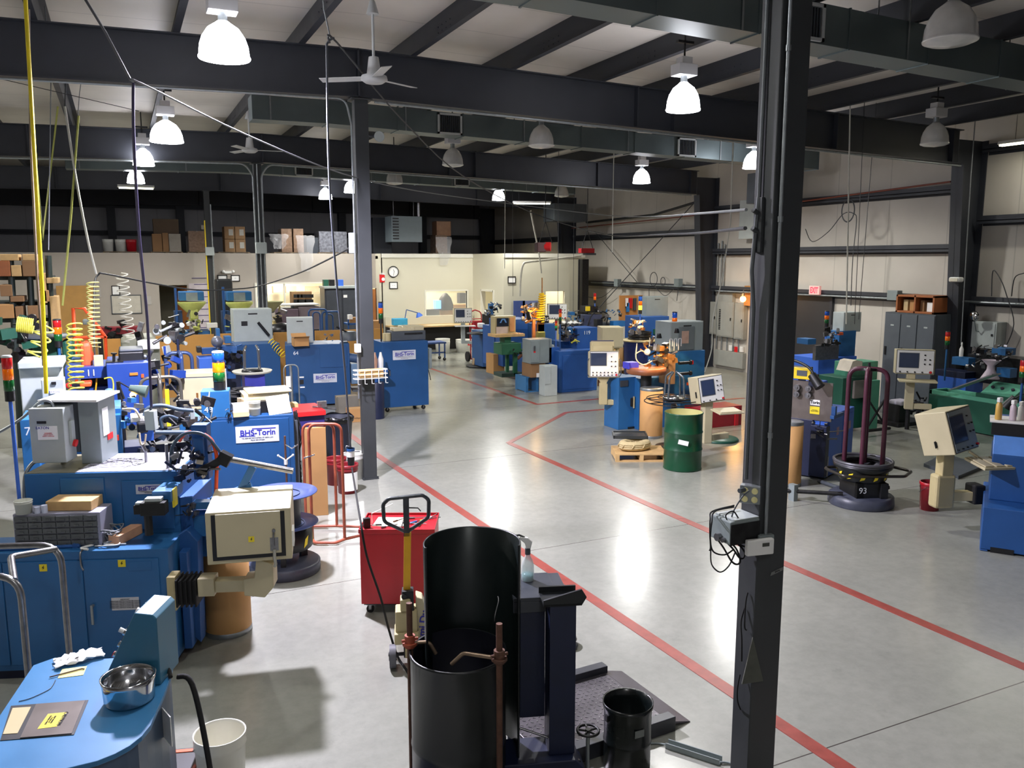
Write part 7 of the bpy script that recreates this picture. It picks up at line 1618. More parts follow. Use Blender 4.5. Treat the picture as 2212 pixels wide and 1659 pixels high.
# tube racks
t = thing('tube_rack', 'bare steel arched tube rack in front of the deep blue cabinet', 'rack', (gy(348, 880, 11.8).x, 11.8, 0)); rack_loop(t, 'tube_loop', mat('worn steel tube', (112, 108, 100), .35, .6), [(-.24, 0, .1), (-.24, 0, 1.62), (.26, 0, 1.62), (.26, 0, .1)], .022, .14); rack_loop(t, 'tube_loop', mat('worn steel tube', (112, 108, 100)), [(0, -.2, .1), (0, -.2, 1.62), (0, .25, 1.64), (0, .25, .1)], .022, .1); b = MB(); b.box(-.3, .3, -.25, .3, 0, .1); b.obj('base', DSTEEL, t); b = MB(); b.cb(.08, -.1, 1.22, .05, .02, .5); b.obj('yellow_strip', YEL, t)
t = thing('tube_rack', 'navy blue arched tube rack left of the cream cabinet', 'rack', (gy(392, 860, 13.6).x, 13.6, 0)); BT = mat('blue steel tube', (58, 78, 122), .35, .3); rack_loop(t, 'tube_loop', BT, [(-.19, .1, .1), (-.19, .1, 1.74), (.19, .1, 1.74), (.19, .1, .1)], .028, .12); rack_loop(t, 'tube_loop', BT, [(.02, -.2, .1), (.02, -.2, 1.74), (.0, .2, 1.76), (.0, .2, .1)], .03, .1); b = MB(); b.box(-.25, .25, -.25, .25, 0, .1); b.cyl((0, .1, 1.7), (0, .1, 1.95), .02); b.obj('base', NAVY, t)
# ---- deep blue machine 110
t = thing('spring_coiler', 'deep blue machine numbered 11 behind the coiled yellow hoses, left side', 'machine', (-.3, 13, 0))
B4 = mat('deep cabinet blue', (28, 62, 140), .42, var=.1, scale=3)
rb(t, 'right_cabinet', B4, 234, 326, 784, 920, 12.6, 1.0, .01); rb(t, 'left_cabinet', B4, 140, 236, 793, 818, 12.9, .9); rb(t, 'lower_body', B4, 150, 250, 836, 900, 13.1, .6); rb(t, 'dark_gap', NAVY, 175, 236, 818, 838, 13.3, .4); text('11', .13, INKW, t, rp(t, 197, 806, 12.88), bold=.002)
rb(t, 'maker_label', mat('orange maker label', (222, 120, 40), .5), 280, 298, 805, 811, 12.58, .01, .003); rb(t, 'orange_sticker', ORANGE, 305, 311, 808, 816, 12.58, .01, 0)
rb(t, 'orange_fixture', ORANGE, 172, 198, 826, 836, 12.7, .3, .02); b = MB(); b.ball(rp(t, 148, 833, 12.6), .04); b.obj('red_knob', RED_B, t)
rb(t, 'black_unit', BLACK, 256, 311, 760, 782, 12.9, .5, .02); rb(t, 'grey_lid', GREY_D, 257, 310, 754, 760, 12.9, .5, .02); b = MB(); b.cyl(rp(t, 246, 783, 12.8), rp(t, 246, 764, 12.8), .02); b.cyl(rp(t, 246, 765, 12.8), rp(t, 246, 762, 12.8), .04); b.box(*[v for v in (rp(t, 246, 783, 12.8).x-.1, rp(t, 246, 783, 12.8).x+.12, -.3, -.1, rp(t, 246, 783, 12.8).z-.01, rp(t, 246, 783, 12.8).z+.02)]); b.obj('steel_post', DSTEEL, t)
b = MB(); q = rp(t, 188, 795, 13.2); b.box(q.x-.07, q.x+.08, q.y-.1, q.y+.15, q.z, q.z+.38); b.obj('orange_hood', mat('orange hood', (226, 96, 56), .45), t, bevel=.06)
rb(t, 'blue_rear', BLUE2, 155, 178, 775, 795, 13.6, .4); q = rp(t, 345, 790, 13); clutter_head(t, q.x, q.y, q.z-.35, .5, 131, [DSTEEL, STEEL, B4], n=26)
q = rp(t, 350, 745, 14); clutter_head(t, q.x, q.y, q.z-.25, .55, 132, [STEEL, DSTEEL, GREY_L], n=30)
b = MB(); q = rp(t, 240, 860, 12.3)
b.tube(spline([rp(t, 225, 818, 12.4), rp(t, 240, 816, 12.4), rp(t, 245, 830, 12.4), rp(t, 244, 850, 12.3)]), .01, 6); b.obj('yellow_tube', mat('yellow rubber', (206, 196, 60)), t)
# desk lamp
t = thing('desk_lamp', 'dark articulated work lamp glowing over the light blue machine', 'lamp', (gy(262, 878, 10.4).x, 10.4, 0)); q0, q1, q2 = rp(t, 262, 878, 10.4), rp(t, 255, 824, 10.4), rp(t, 280, 838, 10.4)
b = MB(); b.cyl(q0, q1, .03, .022); b.cyl(q1, q2, .008); b.obj('arm', DSTEEL, t); b = MB(); b.cyl(q2, q2+Vector((.18, -.05, -.05)), .035, .075); b.obj('shade', mat('grey green shade', (94, 112, 104), .3, .3), t); b = MB(); b.ball(q2+Vector((.03, -.02, -.08)), .035); b.obj('bulb', mat('orange bulb glow', (255, 200, 120)), t); b = MB(); b.cyl(q0-Vector((0, 0, .1)), q0, .06); b.cyl((q0.x, q0.y, .0), q0-Vector((0,0,.1)), .03); b.obj('base', DSTEEL, t)
# ---- light blue machine 74
t = thing('spring_coiler', 'light blue machine numbered 74 behind the grey disconnect box', 'machine', (-.8, 9.6, 0), 0)
B7 = mat('sky machine blue', (36, 100, 156), .42, var=.08, scale=3)
rb(t, 'left_cabinet', B7, 48, 84, 906, 1040, 9.4, .6, z0=.02); rb(t, 'right_cabinet', B7, 196, 264, 898, 1000, 9.4, .7, z0=.02); rb(t, 'top_step', B7, 196, 262, 884, 900, 9.5, .6); rb(t, 'middle_body', BLUE, 84, 198, 925, 1040, 9.6, .5, z0=.02); text('74', .12, INKW, t, rp(t, 67, 932, 9.38), bold=.004)
rb(t, 'maker_plate', BADGE, 213, 244, 918, 930, 9.39, .01, 0); text('HS-Torin', .036, INK, t, rp(t, 229, 924, 9.375)); rb(t, 'orange_sticker', mat('red orange sticker', (226, 64, 36), .5), 241, 257, 940, 952, 9.39, .01, .002); rb(t, 'green_motor', mat('teal motor', (52, 96, 110), .5), 226, 246, 846, 884, 9.8, .3, .03)
q = rp(t, 300, 905, 9.5); clutter_head(t, q.x, q.y, q.z-.1, .3, 141, [STEEL, DSTEEL, BLUE], n=22); rb(t, 'white_cover', WHITE, 282, 312, 902, 912, 9.3, .3, .01); rb(t, 'blue_box', BLUEL, 304, 332, 925, 953, 9.4, .2); rb(t, 'servo_black', BLACK, 296, 320, 913, 936, 9.2, .2, .02)
for i, (x_, y_, s_) in enumerate(((370, 890, 151), (330, 945, 152), (395, 935, 153), (360, 965, 154), (420, 900, 155))): q = rp(t, x_, y_, 9.7); clutter_head(t, q.x, q.y, q.z-.2, .36, s_, [DSTEEL, BLACK, STEEL], n=18)
b = MB(); b.tube(spline([rp(t, 310, 905, 9.4), rp(t, 320, 882, 9.4), rp(t, 350, 876, 9.4), rp(t, 385, 884, 9.4), rp(t, 418, 887, 9.4)]), .022, 8); b.tube(spline([rp(t, 350, 925, 9.4), rp(t, 348, 905, 9.4), rp(t, 365, 898, 9.4), rp(t, 384, 904, 9.4)]), .018, 8); b.tube([rp(t, 335, 934, 9.4), rp(t, 410, 934, 9.4)], .025, 8); b.obj('grey_hoses', mat('slate rubber hose', (60, 78, 96)), t)
b = MB(); b.tube(spline([rp(t, 265, 884, 9.4), rp(t, 290, 884, 9.3), rp(t, 302, 902, 9.3)]), .012, 6); b.tube(spline([rp(t, 301, 935, 9.2), rp(t, 304, 958, 9.2), rp(t, 312, 958, 9.2), rp(t, 315, 938, 9.2)]), .01, 6); b.obj('cream_hoses', mat('pale hose', (206, 190, 160)), t)
rb(t, 'navy_column', BLUE2, 412, 434, 910, 1010, 9.6, .25, .01); rb(t, 'dark_frame', NAVY, 270, 415, 960, 1010, 9.75, .4); rb(t, 'grey_bracket', GREY_L, 411, 421, 886, 906, 9.5, .1)
# pendant control box
q = gy(327, 907, 8.9); t = thing('pendant_box', 'grey push-button box hanging on a cord above the left coiler', 'control box', q); b = MB(); b.cb(0, 0, 0, .10, .08, .20, rz=-.5, rx=.06); b.obj('box_shell', GREY_L, t, bevel=.006); b = MB(); b.cyl((0, 0, .1), (0, 0, .13), .014); b.obj('cable_gland', GREY_D, t)
# big pale cabinet behind
t = thing('electrical_cabinet', 'big pale grey cabinet with a smaller switch box, behind the yellow cord at left', 'cabinet', (-.9, 10.2, 0)); rb(t, 'shell', GREY_L, 45, 134, 794, 905, 10.2, .5, .01, z0=.02); rb(t, 'sloped_top', GREY_L, 38, 136, 781, 796, 10.15, .6, .01); rb(t, 'switch_box', GREY_L, 90, 140, 819, 870, 9.95, .2, .01); rb(t, 'window', BLACK, 111, 121, 825, 831, 9.94, .01, 0); rb(t, 'label', PAPER, 108, 136, 843, 850, 9.94, .01, 0)
text('EATON', .03, INK, t, rp(t, 117, 847, 9.93))
# green machines, shelving with cartons at the left edge
t = thing('press_machine', 'dark green machine with a round grey table, far left behind the pale cabinet', 'machine', (-1.3, 14, 0)); b = MB(); q = rp(t, 95, 724, 14.2); b.lathe([(0, -.03), (.42, -.03), (.42, 0), (0, .01)], (q.x, q.y, q.z), n=28, caps=False); b.obj('round_table', GREY_D, t); rb(t, 'body', GREEN, 70, 126, 728, 790, 14.3, .8, .03); rb(t, 'base', mat('olive green', (60, 84, 66), .5), 60, 140, 765, 900, 14.4, .8, z0=0); rb(t, 'green_arm', GREEN, 134, 160, 735, 780, 14, .4, .05)
q = rp(t, 40, 740, 14); clutter_head(t, q.x, q.y, q.z-.3, .6, 161, [DSTEEL, BLACK, GREEN], n=30); q = rp(t, 126, 735, 13.6); stack(t, q.x, q.y, q.z-.1, .055, .10, 'rag', pole=.4, polem=BLUE)
t = thing('pallet_rack', 'dark green steel shelving loaded with cartons at the left edge', 'shelving', (-1.9, 16.2, 0)); RG = mat('dark rack green', (40, 52, 50), .5)
b = MB()
for x_ in (22, 62, 104): b.cyl(rp(t, x_, 700, 16) - Vector((0, 0, rp(t, x_, 700, 16).z)), rp(t, x_, 552, 16), .05, n=4)
b.obj('uprights', RG, t); b = MB()
for i, y_ in enumerate((597, 652, 688)): a, c_ = rp(t, -20, y_, 16), rp(t, 110, y_, 16); b.box(a.x, c_.x, 0, .9, c_.z-.06, c_.z)
b.obj('shelves', RG, t)
for i, (x0_, x1_, y0_, y1_, m_, lb) in enumerate(((-10, 22, 563, 597, WOOD_D, 'brown board carton at the far left of the top shelf'), (24, 46, 573, 597, WOOD, 'pine box second on the top shelf'), (48, 82, 563, 597, CARD_D, 'dark wooden crate on the top shelf behind the yellow cord'), (0, 40, 549, 563, WOOD, 'pine board at the very top of the left shelving'), (48, 80, 549, 563, WOOD, 'pine box at the very top right of the left shelving'), (86, 100, 590, 655, WOOD, 'stack of pale boards right of the yellow cord'), (80, 106, 627, 652, CARD, 'brown carton in the middle shelf right of the yellow cord'), (22, 52, 640, 652, CARD_D, 'flat carton on the middle shelf left'), (-8, 30, 658, 688, CARD, 'cream carton on the lower shelf at the left edge'), (33, 50, 662, 688, CARD_D, 'dark carton on the lower shelf beside the upright'), (60, 90, 660, 688, CARD_D, 'dark carton on the lower shelf behind the yellow cord'), (110, 128, 640, 735, WOOD, 'tall pine boards leaning at the right of the shelving'), (100, 126, 600, 612, WOOD, 'small pine frame on the right of the shelving'), (0, 26, 615, 640, CARD_D, 'dark carton under the top shelf at the left edge'))):
    tt = thing('storage_box', lb, 'box', (gy((x0_+x1_)/2, y1_, 15.9).x, 15.9, gy((x0_+x1_)/2, y1_, 15.9).z), 0, 'cartons and boards on the left shelving'); rb(tt, 'board', m_, x0_, x1_, y0_, y1_, 15.9, .5, .01)
# plywood screens
for i, (x0_, x1_, y0_, y1_, Y_, lb) in enumerate(((222, 260, 732, 830, 20.5, 'short tan plywood screen left of the black unit'), (336, 462, 724, 860, 20.5, 'long tan plywood screen behind the navy tube rack'), (474, 528, 720, 800, 21.2, 'tan plywood screen behind the steel sphere'), (591, 622, 718, 860, 20.2, 'tan plywood screen between the grey cabinet and machine 64'), (680, 828, 712, 820, 20.6, 'long tan plywood screen behind machine 64 and the basket column'))):
    a, c_ = gy(x0_, y0_, Y_), gy(x1_, y0_, Y_); b = MB(); zt = gy((x0_+x1_)/2, y0_, Y_).z; b.box(a.x, c_.x, Y_, Y_+.03, 0, zt); b.box(a.x+.05, a.x+.1, Y_+.03, Y_+.4, 0, .05); b.box(c_.x-.1, c_.x-.05, Y_+.03, Y_+.4, 0, .05); solo(b, 'plywood_screen', PLY, lb, 'screen')
# blue and yellow presses
for i, (cx, lb) in enumerate(((421, 'blue and yellow-green riveting press left of the far column, by the open door'), (524, 'blue and yellow-green riveting press right of the far column'))):
    t = thing('riveting_press', lb, 'press', (gy(cx, 720, 24.0).x, 24.0, 0), 0, 'blue and yellow presses'); YG = mat('pale yellow green', (190, 198, 110), .45); k_ = (cx-421)
    rb(t, 'blue_head', BLUE, 387+k_, 441+k_, 630, 650, 23.8, .6, .02); rb(t, 'grey_badge', mat('grey badge', (120, 130, 140), .5), 402+k_, 427+k_, 632, 650, 23.78, .02, 0)
    b = MB(); q = rp(t, 414+k_, 652, 23.9); b.lathe([(.36, 0), (.36, -.05), (.15, -.28)], (q.x, q.y, q.z), n=24, caps=True); b.obj('yellow_bowl', YG, t); rb(t, 'yellow_block', YG, 411+k_, 428+k_, 666, 690, 23.7, .3, .03)
    q = rp(t, 415+k_, 705, 23.6); clutter_head(t, q.x, q.y, q.z-.2, .5, 170+i, [YG, BLACK, STEEL, WHITE], n=30); rb(t, 'left_post', BLUE2, 379+k_, 384+k_, 620, 722, 24, .1); rb(t, 'blue_table', BLUE, 385+k_, 455+k_, 716, 735, 23.7, .8); rb(t, 'base', BLUE2, 385+k_, 450+k_, 735, 760, 23.8, .6, z0=0); rb(t, 'side_cabinet', mat('teal navy', (24, 58, 96), .5), 378+k_, 395+k_, 672, 722, 24.1, .4)
    rb(t, 'white_meter', WHITE, 447+k_, 470+k_, 698, 708, 23.4, .2)
# ================================================================ BACK OF THE SHOP
# machine cabinet B in the aisle
t = thing('spring_coiler', 'blue cabinet machine on casters with a name plate, right of the basket column', 'machine', (4.83, 16.5, 0), 0)
b = MB(); b.box(0, 1.0, 0, .75, .10, 1.48); b.obj('cabinet', BLB, t, bevel=.01); plate(t, .47, 1.20, .50, -.004)
b = MB(); b.box(.13, .15, -.03, 0, .78, .9); b.box(.1, .15, -.03, -.015, .88, .9); b.obj('latch', STEEL, t)
for x_, y_ in ((.1, .08), (.9, .08), (.1, .66), (.9, .66)): caster(t, x_, y_, .045)
b = MB(); b.box(1.0, 1.12, .1, .45, .86, 1.3); b.obj('side_box', GREY, t, bevel=.01); b = MB(); b.tube(spline([(1.06, .2, .86), (1.1, .2, .7), (1.12, .2, .6)]), .008, 5); b.obj('side_cable', RUBBER, t)
stack(t, .04, .2, 1.86, .045, .11, 'bag', pole=.4, polem=BLACK)
t = thing('receiver_unit', 'grey electronics unit stacked on the blue cabinet right of the basket column', 'electronics', (5.4, 16.7, 1.482)); b = MB(); b.box(-.3, .45, 0, .4, 0, .2); b.obj('lower_unit', GREY_D, t, bevel=.01); b = MB(); b.box(-.05, .42, .02, .38, .2, .3); b.box(-.25, .2, 0, .3, .2, .27); b.obj('upper_unit', CREAM, t, bevel=.01); b = MB(); b.box(-.02, .38, -.005, 0, .12, .16); b.obj('front_slots', BLACK, t)
b = MB(); b.cyl((0, 0, 0), (0, 0, .16), .09); b.cyl((.2, 0, 0), (.2, 0, .12), .08); o = solo(b, 'tape_rolls', CREAM_D, 'tan rolls standing at the left of the grey electronics unit', 'rolls'); o.location = (5.02, 16.8, 1.482)
t = thing('bottle_stand', 'dark drum with bottles on top between the basket column and the blue cabinet', 'stand', (4.53, 16.0, 0)); b = MB(); b.lathe([(.16, 0), (.17, .72), (.16, .74)], n=20); b.obj('drum', NAVY, t); b = MB(); b.box(-.2, .2, -.2, .2, .95, 1.0); b.cyl((0, 0, .74), (0, 0, .95), .05); b.obj('tray', BLUE2, t)
for i, (x_, m_, lb) in enumerate(((-.02, mat('pinkish oil bottle', (170, 130, 104), .4), 'tall oil bottle on the navy stand beside the basket column'), (.10, WHITE, 'white bottle on the navy stand beside the basket column'))): b = MB(); b.lathe([(.05, 0), (.055, .2), (.03, .28), (.02, .34)], n=14); o = solo(b, 'oil_bottle', m_, lb, 'bottle'); o.location = (4.53+x_, 15.95, 1.002)
# ---- bench along the office wall
t = thing('workbench', 'long workbench with a tan top and dark underside below the clock', 'workbench', (8.35, 27.2, 0)); b = MB(); b.box(0, 3.3, 0, .9, .86, .91); b.obj('bench_top', mat('tan bench top', (190, 160, 112), .6, var=.1), t); b = MB(); b.box(0, 3.3, .6, .65, 0, .86); b.box(.0, .06, 0, .9, 0, .86); b.obj('back_panel', mat('black bench panel', (34, 34, 36), .7), t); b = MB(); b.box(0, 3.3, .85, .95, .91, 1.2); b.obj('ledge', DRYWALL, t)
BL_ = [('bench_lamp_', 0)]
t = thing('bench_lamp', 'thin-armed blue bench lamp standing on the workbench', 'lamp', (gy(872, 703, 27.4).x, 27.4, .91)); a = gy(872, 700, 27.4)-t.location; c_ = gy(878, 669, 27.4)-t.location; d_ = gy(903, 676, 27.4)-t.location; b = MB(); b.cyl((a.x, 0, 0), c_, .015); b.cyl(c_, d_, .015); b.obj('arm', BLUE2, t); b = MB(); b.cyl(d_, d_+Vector((.05, 0, -.12)), .05, .13); b.obj('shade', BLUEL, t)
rb(None, 'parts_bin', mat('teal bin', (60, 160, 200), .5), 851, 881, 688, 703, 27.3, .3, .02); o = [o for o in COL.objects if o.name.startswith('parts_bin')][-1]; tag(o, 'teal plastic bin on the left end of the workbench', 'bin')
for i, (px, r_, lb, nm) in enumerate(((842, .26, 'white bucket left of the workbench behind the blue cabinet', 0), (950, .25, 'white bucket under the workbench behind the small blue cart', 0), (996, .29, 'wide white tub with a red mark under the workbench', 1))): q = gy(px, 765 if i else 730, 26.9); t = pail((q.x, 26.6 if i else 25, 0), r_, .50 if i < 2 else .44, mat('off white pail', (214, 214, 206)), lb, taper=.92)
b = MB(); b.box(-.05, .05, -.005, 0, 0, .12); o = b.obj('red_mark', RED_B, t); o.location = (-.02, -.285, .25)
rb(t, 'blank', WHITE, 996, 997, 740, 741, 26.6, .01, 0)
t = thing('platform_cart', 'small blue cart with a flat shelf behind the blue cabinet in the aisle', 'cart', (gy(942, 765, 24.5).x, 24.5, 0)); b = MB(); b.box(-.45, .35, 0, .6, .55, .6); b.box(.28, .32, 0, .04, .1, .55); b.box(.28, .32, .5, .54, .1, .55); b.box(-.4, .32, 0, .04, .25, .29); b.obj('frame', mat('slate blue cart', (62, 88, 142), .5), t); caster(t, .3, .05, .05); caster(t, .3, .5, .05)
b = MB(); b.box(-.4, -.1, .1, .4, 0, .4); solo(b, 'brown_carton', CARD, 'brown carton under the workbench beside the white bucket', 'box').location = (9.2, 26.7, 0)
# ---- clock, frames, signs
q = gy(849, 587, 28.2); t = thing('wall_clock', 'round black-rimmed wall clock above the workbench', 'clock', (q.x, 28.19, q.z)); b = MB(); b.lathe([(.18, 0), (.20, -.03), (.17, -.04)], n=32, axis='y', caps=False); b.obj('rim', BLACK, t); b = MB(); b.lathe([(0, -.02), (.175, -.02)], n=32, axis='y', caps=False); fc = b.obj('dial', PAPER, t); b = MB(); b.cb(.02, -.028, .04, .012, .004, .1, ry=-.4); b.cb(.015, -.03, -.06, .009, .004, .14, ry=.25)
for k in range(12): a = PI*k/6; b.cb(.14*math.cos(a), -.025, .14*math.sin(a), .01, .003, .01)
b.obj('hands_and_marks', INKB, fc)
def frame(x0, x1, y0, y1, Y, label, art='T  T', paper=PAPER, border=BLACK, name='picture_frame'):
    a, c_ = gy(x0, (y0+y1)/2, Y-.02), gy(x1, (y0+y1)/2, Y-.02); zt, zb = gy((x0+x1)/2, y0, Y-.02).z, gy((x0+x1)/2, y1, Y-.02).z; w, h = c_.x-a.x, zt-zb
    t = thing(name, label, 'frame', (a.x, Y-.02, zb)); b = MB()
    if border:
        for q in ((0, w, 0, .025), (0, w, h-.025, h), (0, .025, 0, h), (w-.025, w, 0, h)): b.box(q[0], q[1], -.01, .015, q[2], q[3])
        b.obj('border', border, t)
    b = MB(); b.box(.0, w, .0, .015, 0, h); s_ = b.obj('sheet', paper, t)
    if art: text(art, h*.25, INKB, s_, (w/2, -.002, h*.5))
    return t
frame(841, 859, 609, 624, 28.2, 'small black framed notice under the wall clock', '1  1'); frame(1097, 1114, 597, 612, 25.5, 'small black framed white notice on the bright right office wall', None); frame(499, 518, 594, 608, 28.6, 'black framed notice right of the emergency light, behind the far column', '11'); frame(470, 491, 594, 606, 28.6, 'black framed notice left of the far grey conduit box', None)
frame(240, 306, 637, 678, 28.6, 'large whiteboard in a thin grey frame on the left office wall', None, mat('greyish whiteboard', (196, 190, 176), .4), GREY_D, 'whiteboard'); frame(241, 259, 617, 638, 28.6, 'black clipboard sheet above the whiteboard', None); frame(207, 218, 622, 642, 28.6, 'pale paper pinned left of the whiteboard', None, mat('greyish paper', (176, 172, 166), .8), None, 'notice_paper'); frame(260, 276, 620, 637, 28.6, 'pale paper above the right half of the whiteboard', None, mat('greyish paper', (176, 172, 166)), None, 'notice_paper'); frame(312, 327, 640, 658, 28.6, 'pale paper right of the whiteboard', None, mat('greyish paper', (176, 172, 166)), None, 'notice_paper')
t = frame(411, 452, 612, 735, 28.6, 'tall chart of pale cards on the wall right of the open office door', None, mat('pale lilac chart', (196, 186, 190), .8), None, 'wall_chart'); b = MB()
for k in range(9): b.box(.1+.06*(k % 3), .55+.05*(k % 2), -.006, -.001, 2.0-.2*k, 2.02-.2*k)
b.obj('printed_lines', mat('purple ink', (70, 56, 110), .7), t)
t = frame(820, 831, 593, 610, 28.2, 'red fire extinguisher sign at the corner beside the clock wall', None, RED_B, None, 'fire_sign'); text('FIRE', .09, INKW, t, (.13, -.004, .29), bold=.002); b = MB(); b.lathe([(0, -.004), (.06, -.004)], n=16, axis='y', caps=False); o = b.obj('white_symbol', PAPER, t); o.location = (.13, 0, .11)
b = MB(); b.box(-.12, .12, -.06, 0, -.04, .04); b.ball((-.15, -.04, .02), .05); b.ball((.15, -.04, .02), .05); solo(b, 'emergency_light', WHITE, 'white twin-head emergency light above the framed notices on the left office wall', 'light').location = (gy(493, 588, 28.59).x, 28.6, gy(493, 588, 28.59).z)
# tan door and red rack, orange rack
t = thing('tan_panel', 'big tan plywood door panel against the left office wall', 'panel', (gy(160, 700, 28.4).x, 28.4, 0)); rb(t, 'sheet', mat('tan door panel', (178, 134, 70), .6, var=.08), 127, 207, 617, 780, 28.4, .05, z0=0)
t = thing('red_rack', 'long dark red steel shelf below the whiteboard', 'shelf', (gy(255, 715, 25).x, 25, 0)); rb(t, 'upper_beam', mat('dark red paint', (128, 22, 36)), 208, 302, 707, 722, 25, .5); rb(t, 'legs', BLACK, 212, 300, 722, 760, 25.2, .3, z0=0)
q = rp(t, 255, 728, 24.9); clutter_head(t, q.x, q.y, q.z-.1, .5, 180, [DSTEEL, BLACK], n=14)
t = thing('orange_frame', 'bright orange angled tube frame in front of the tan door panel', 'frame', (gy(190, 720, 19).x, 19, 0)); OF = mat('bright orange paint', (250, 84, 30), .4)
b = MB(); P_ = lambda x, y: rp(t, x, y, 19); b.tube([P_(162, 750), P_(158, 666), P_(182, 666), P_(229, 730)], .035, 6); b.tube([P_(163, 730), P_(229, 728)], .035, 6); b.tube([P_(172, 735), P_(185, 770)], .03, 6); b.tube([P_(186, 735), P_(210, 790)], .03, 6); b.tube([P_(163, 750), P_(163, 840)-Vector((0,0,P_(163, 840).z))], .03, 6); b.tube([P_(228, 730), P_(229, 830)-Vector((0,0,P_(229, 830).z))], .03, 6); b.obj('tubing', OF, t); rb(t, 'grey_lamp', GREY, 178, 192, 690, 702, 18.8, .2, .03)
# grey tent of covers near plywood
t = thing('covered_machine', 'machine under grey green covers with white sheets behind the black unit', 'machine', (gy(300, 770, 17).x, 17, 0)); b = MB(); q0 = rp(t, 262, 760, 17); q1 = rp(t, 345, 760, 17)
zt = rp(t, 280, 726, 17).z; b.prism([(q0.x, 0), (q1.x, 0), (q1.x, q0.z+.1), (q0.x+.55, zt), (q0.x+.1, zt-.02), (q0.x, q0.z+.2)], -.2, .7, 'y'); b.obj('cover', mat('grey green cover', (134, 136, 120), .6), t, bevel=.03); rb(t, 'white_sheet', PAPER, 297, 345, 735, 755, 16.6, .2, .01)
# left wall speaker
# storage cabinet, window clutter
t = thing('storage_cabinet', 'big dark grey double-door cabinet beside the long office window', 'cabinet', (gy(740, 720, 27.6).x, 27.6, 0)); rb(t, 'shell', mat('charcoal cabinet', (62, 66, 74), .45), 703, 778, 622, 760, 27.4, .7, .01, z0=0); rb(t, 'top_shelf', GREY_L, 700, 780, 618, 623, 27.3, .8)
for x0_ in (706, 742): o = rb(t, 'door', mat('charcoal cabinet', (62, 66, 74)), x0_, x0_+33, 627, 755, 27.37, .04, .01)
rb(t, 'paper_tag', PAPER, 742, 750, 637, 643, 27.35, .01, 0)
for i, (x_, m_, lb) in enumerate(((704, GREEN, 'green box on top of the dark cabinet'), (717, BLACK, 'black bundle on top of the dark cabinet'), (736, BLUEL, 'blue folder box on top of the dark cabinet'))): o = rb(None, 'cabinet_top_box', m_, x_-5, x_+6, 604, 619, 27.5, .2, .01); tag(o, lb, 'box')
t = thing('bin_rack', 'tan rack of small parts bins in front of the long office window', 'bin rack', (gy(652, 700, 25.5).x, 25.5, 0)); rb(t, 'upper_bins', mat('tan bin rack', (160, 124, 84), .7), 630, 674, 630, 657, 25.4, .3); b = MB()
for r_ in range(2):
    for c__ in range(5): a = rp(t, 634+8*c__, 636+11*r_, 25.38); b.box(a.x, a.x+.15, a.y-.02, a.y, a.z-.1, a.z)
b.obj('bin_openings', BLACK, t); rb(t, 'stand', GREY_D, 632, 672, 657, 740, 25.6, .2, z0=0)
t = thing('shelf_table', 'violet grey table with stacked boxes below the long office window', 'table', (gy(640, 720, 24.5).x, 24.5, 0)); rb(t, 'table_top', WHITE, 607, 690, 657, 660, 24.4, .8); rb(t, 'stacked_boxes', mat('mauve boxes', (112, 96, 108), .6), 603, 645, 668, 700, 24.3, .7, .01); rb(t, 'stacked_boxes', mat('mauve boxes 2', (134, 122, 128), .6), 646, 690, 662, 712, 24.4, .7, .01); rb(t, 'legs', GREY_D, 606, 690, 700, 740, 24.6, .4, z0=0)
for i, (x_, lb) in enumerate(((688, 'blue tube cart behind machine 64, left one'), (716, 'blue tube cart behind machine 64, right one next to the dark cabinet'))):
    t = thing('tube_cart', lb, 'cart', (gy(x_, 720, 23).x, 23, 0), 0, 'blue tube carts'); q = rp(t, x_, 668+5*i, 23); rack_loop(t, 'tube_loop', BLUE2, [(-.25, 0, .1), (-.25, 0, q.z), (.25, 0, q.z), (.25, 0, .1)], .025, .12); rack_loop(t, 'tube_loop', BLUE2, [(-.1, .2, .1), (-.1, .2, q.z*.95), (.1, .2, q.z*.95), (.1, .2, .1)], .02, .1); b = MB(); b.box(-.3, .3, -.1, .4, .06, .14); b.obj('deck', BLUE2, t)
t = thing('blue_cart', 'blue framed cart with a brown carton, right of the dark cabinet', 'cart', (gy(768, 720, 22.5).x, 22.5, 0)); rb(t, 'frame', BLUE2, 752, 780, 698, 702, 22.4, .5); rb(t, 'legs', BLUE2, 752, 755, 690, 740, 22.4, .05, z0=0); rb(t, 'carton', CARD, 756, 780, 686, 698, 22.5, .3); rb(t, 'white_carton', PAPER, 754, 762, 680, 690, 22.4, .2)
rb(None, 'standing_carton', CARD, 806, 827, 693, 712, 22.0, .4, .01, z0=0); o = COL.objects[-1]; o = [o for o in COL.objects if o.name.startswith('standing_carton')][0]; tag(o, 'brown carton on the end of the plywood screen right of the basket column', 'box')
b = MB(); b.lathe([(.0, 0), (.45, 0), (.5, .05), (.4, .4), (.0, .5)], n=24, caps=False); o = solo(b, 'round_blower', DSTEEL, 'dark round blower drum on a tan crate behind the grey cabinet', 'blower'); place(o, tuple(gy(611, 722, 21.5))); o.scale = (.8, .8, .6); bb = MB(); bb.box(-.4, .4, -.3, .3, 0, gy(611, 722, 21.5).z); solo(bb, 'wood_crate', WOOD, 'tan crate carrying the dark round blower', 'crate').location = (gy(611, 722, 21.5).x, 21.5, 0)
rb(None, 'tall_black_bin', mat('black bin', (24, 26, 28), .5), 470, 505, 603, 720, 25.5, .6, .05, z0=0); o = [o for o in COL.objects if o.name.startswith('tall_black_bin')][0]; tag(o, 'tall black covered machine behind the far column between the two presses', 'machine')
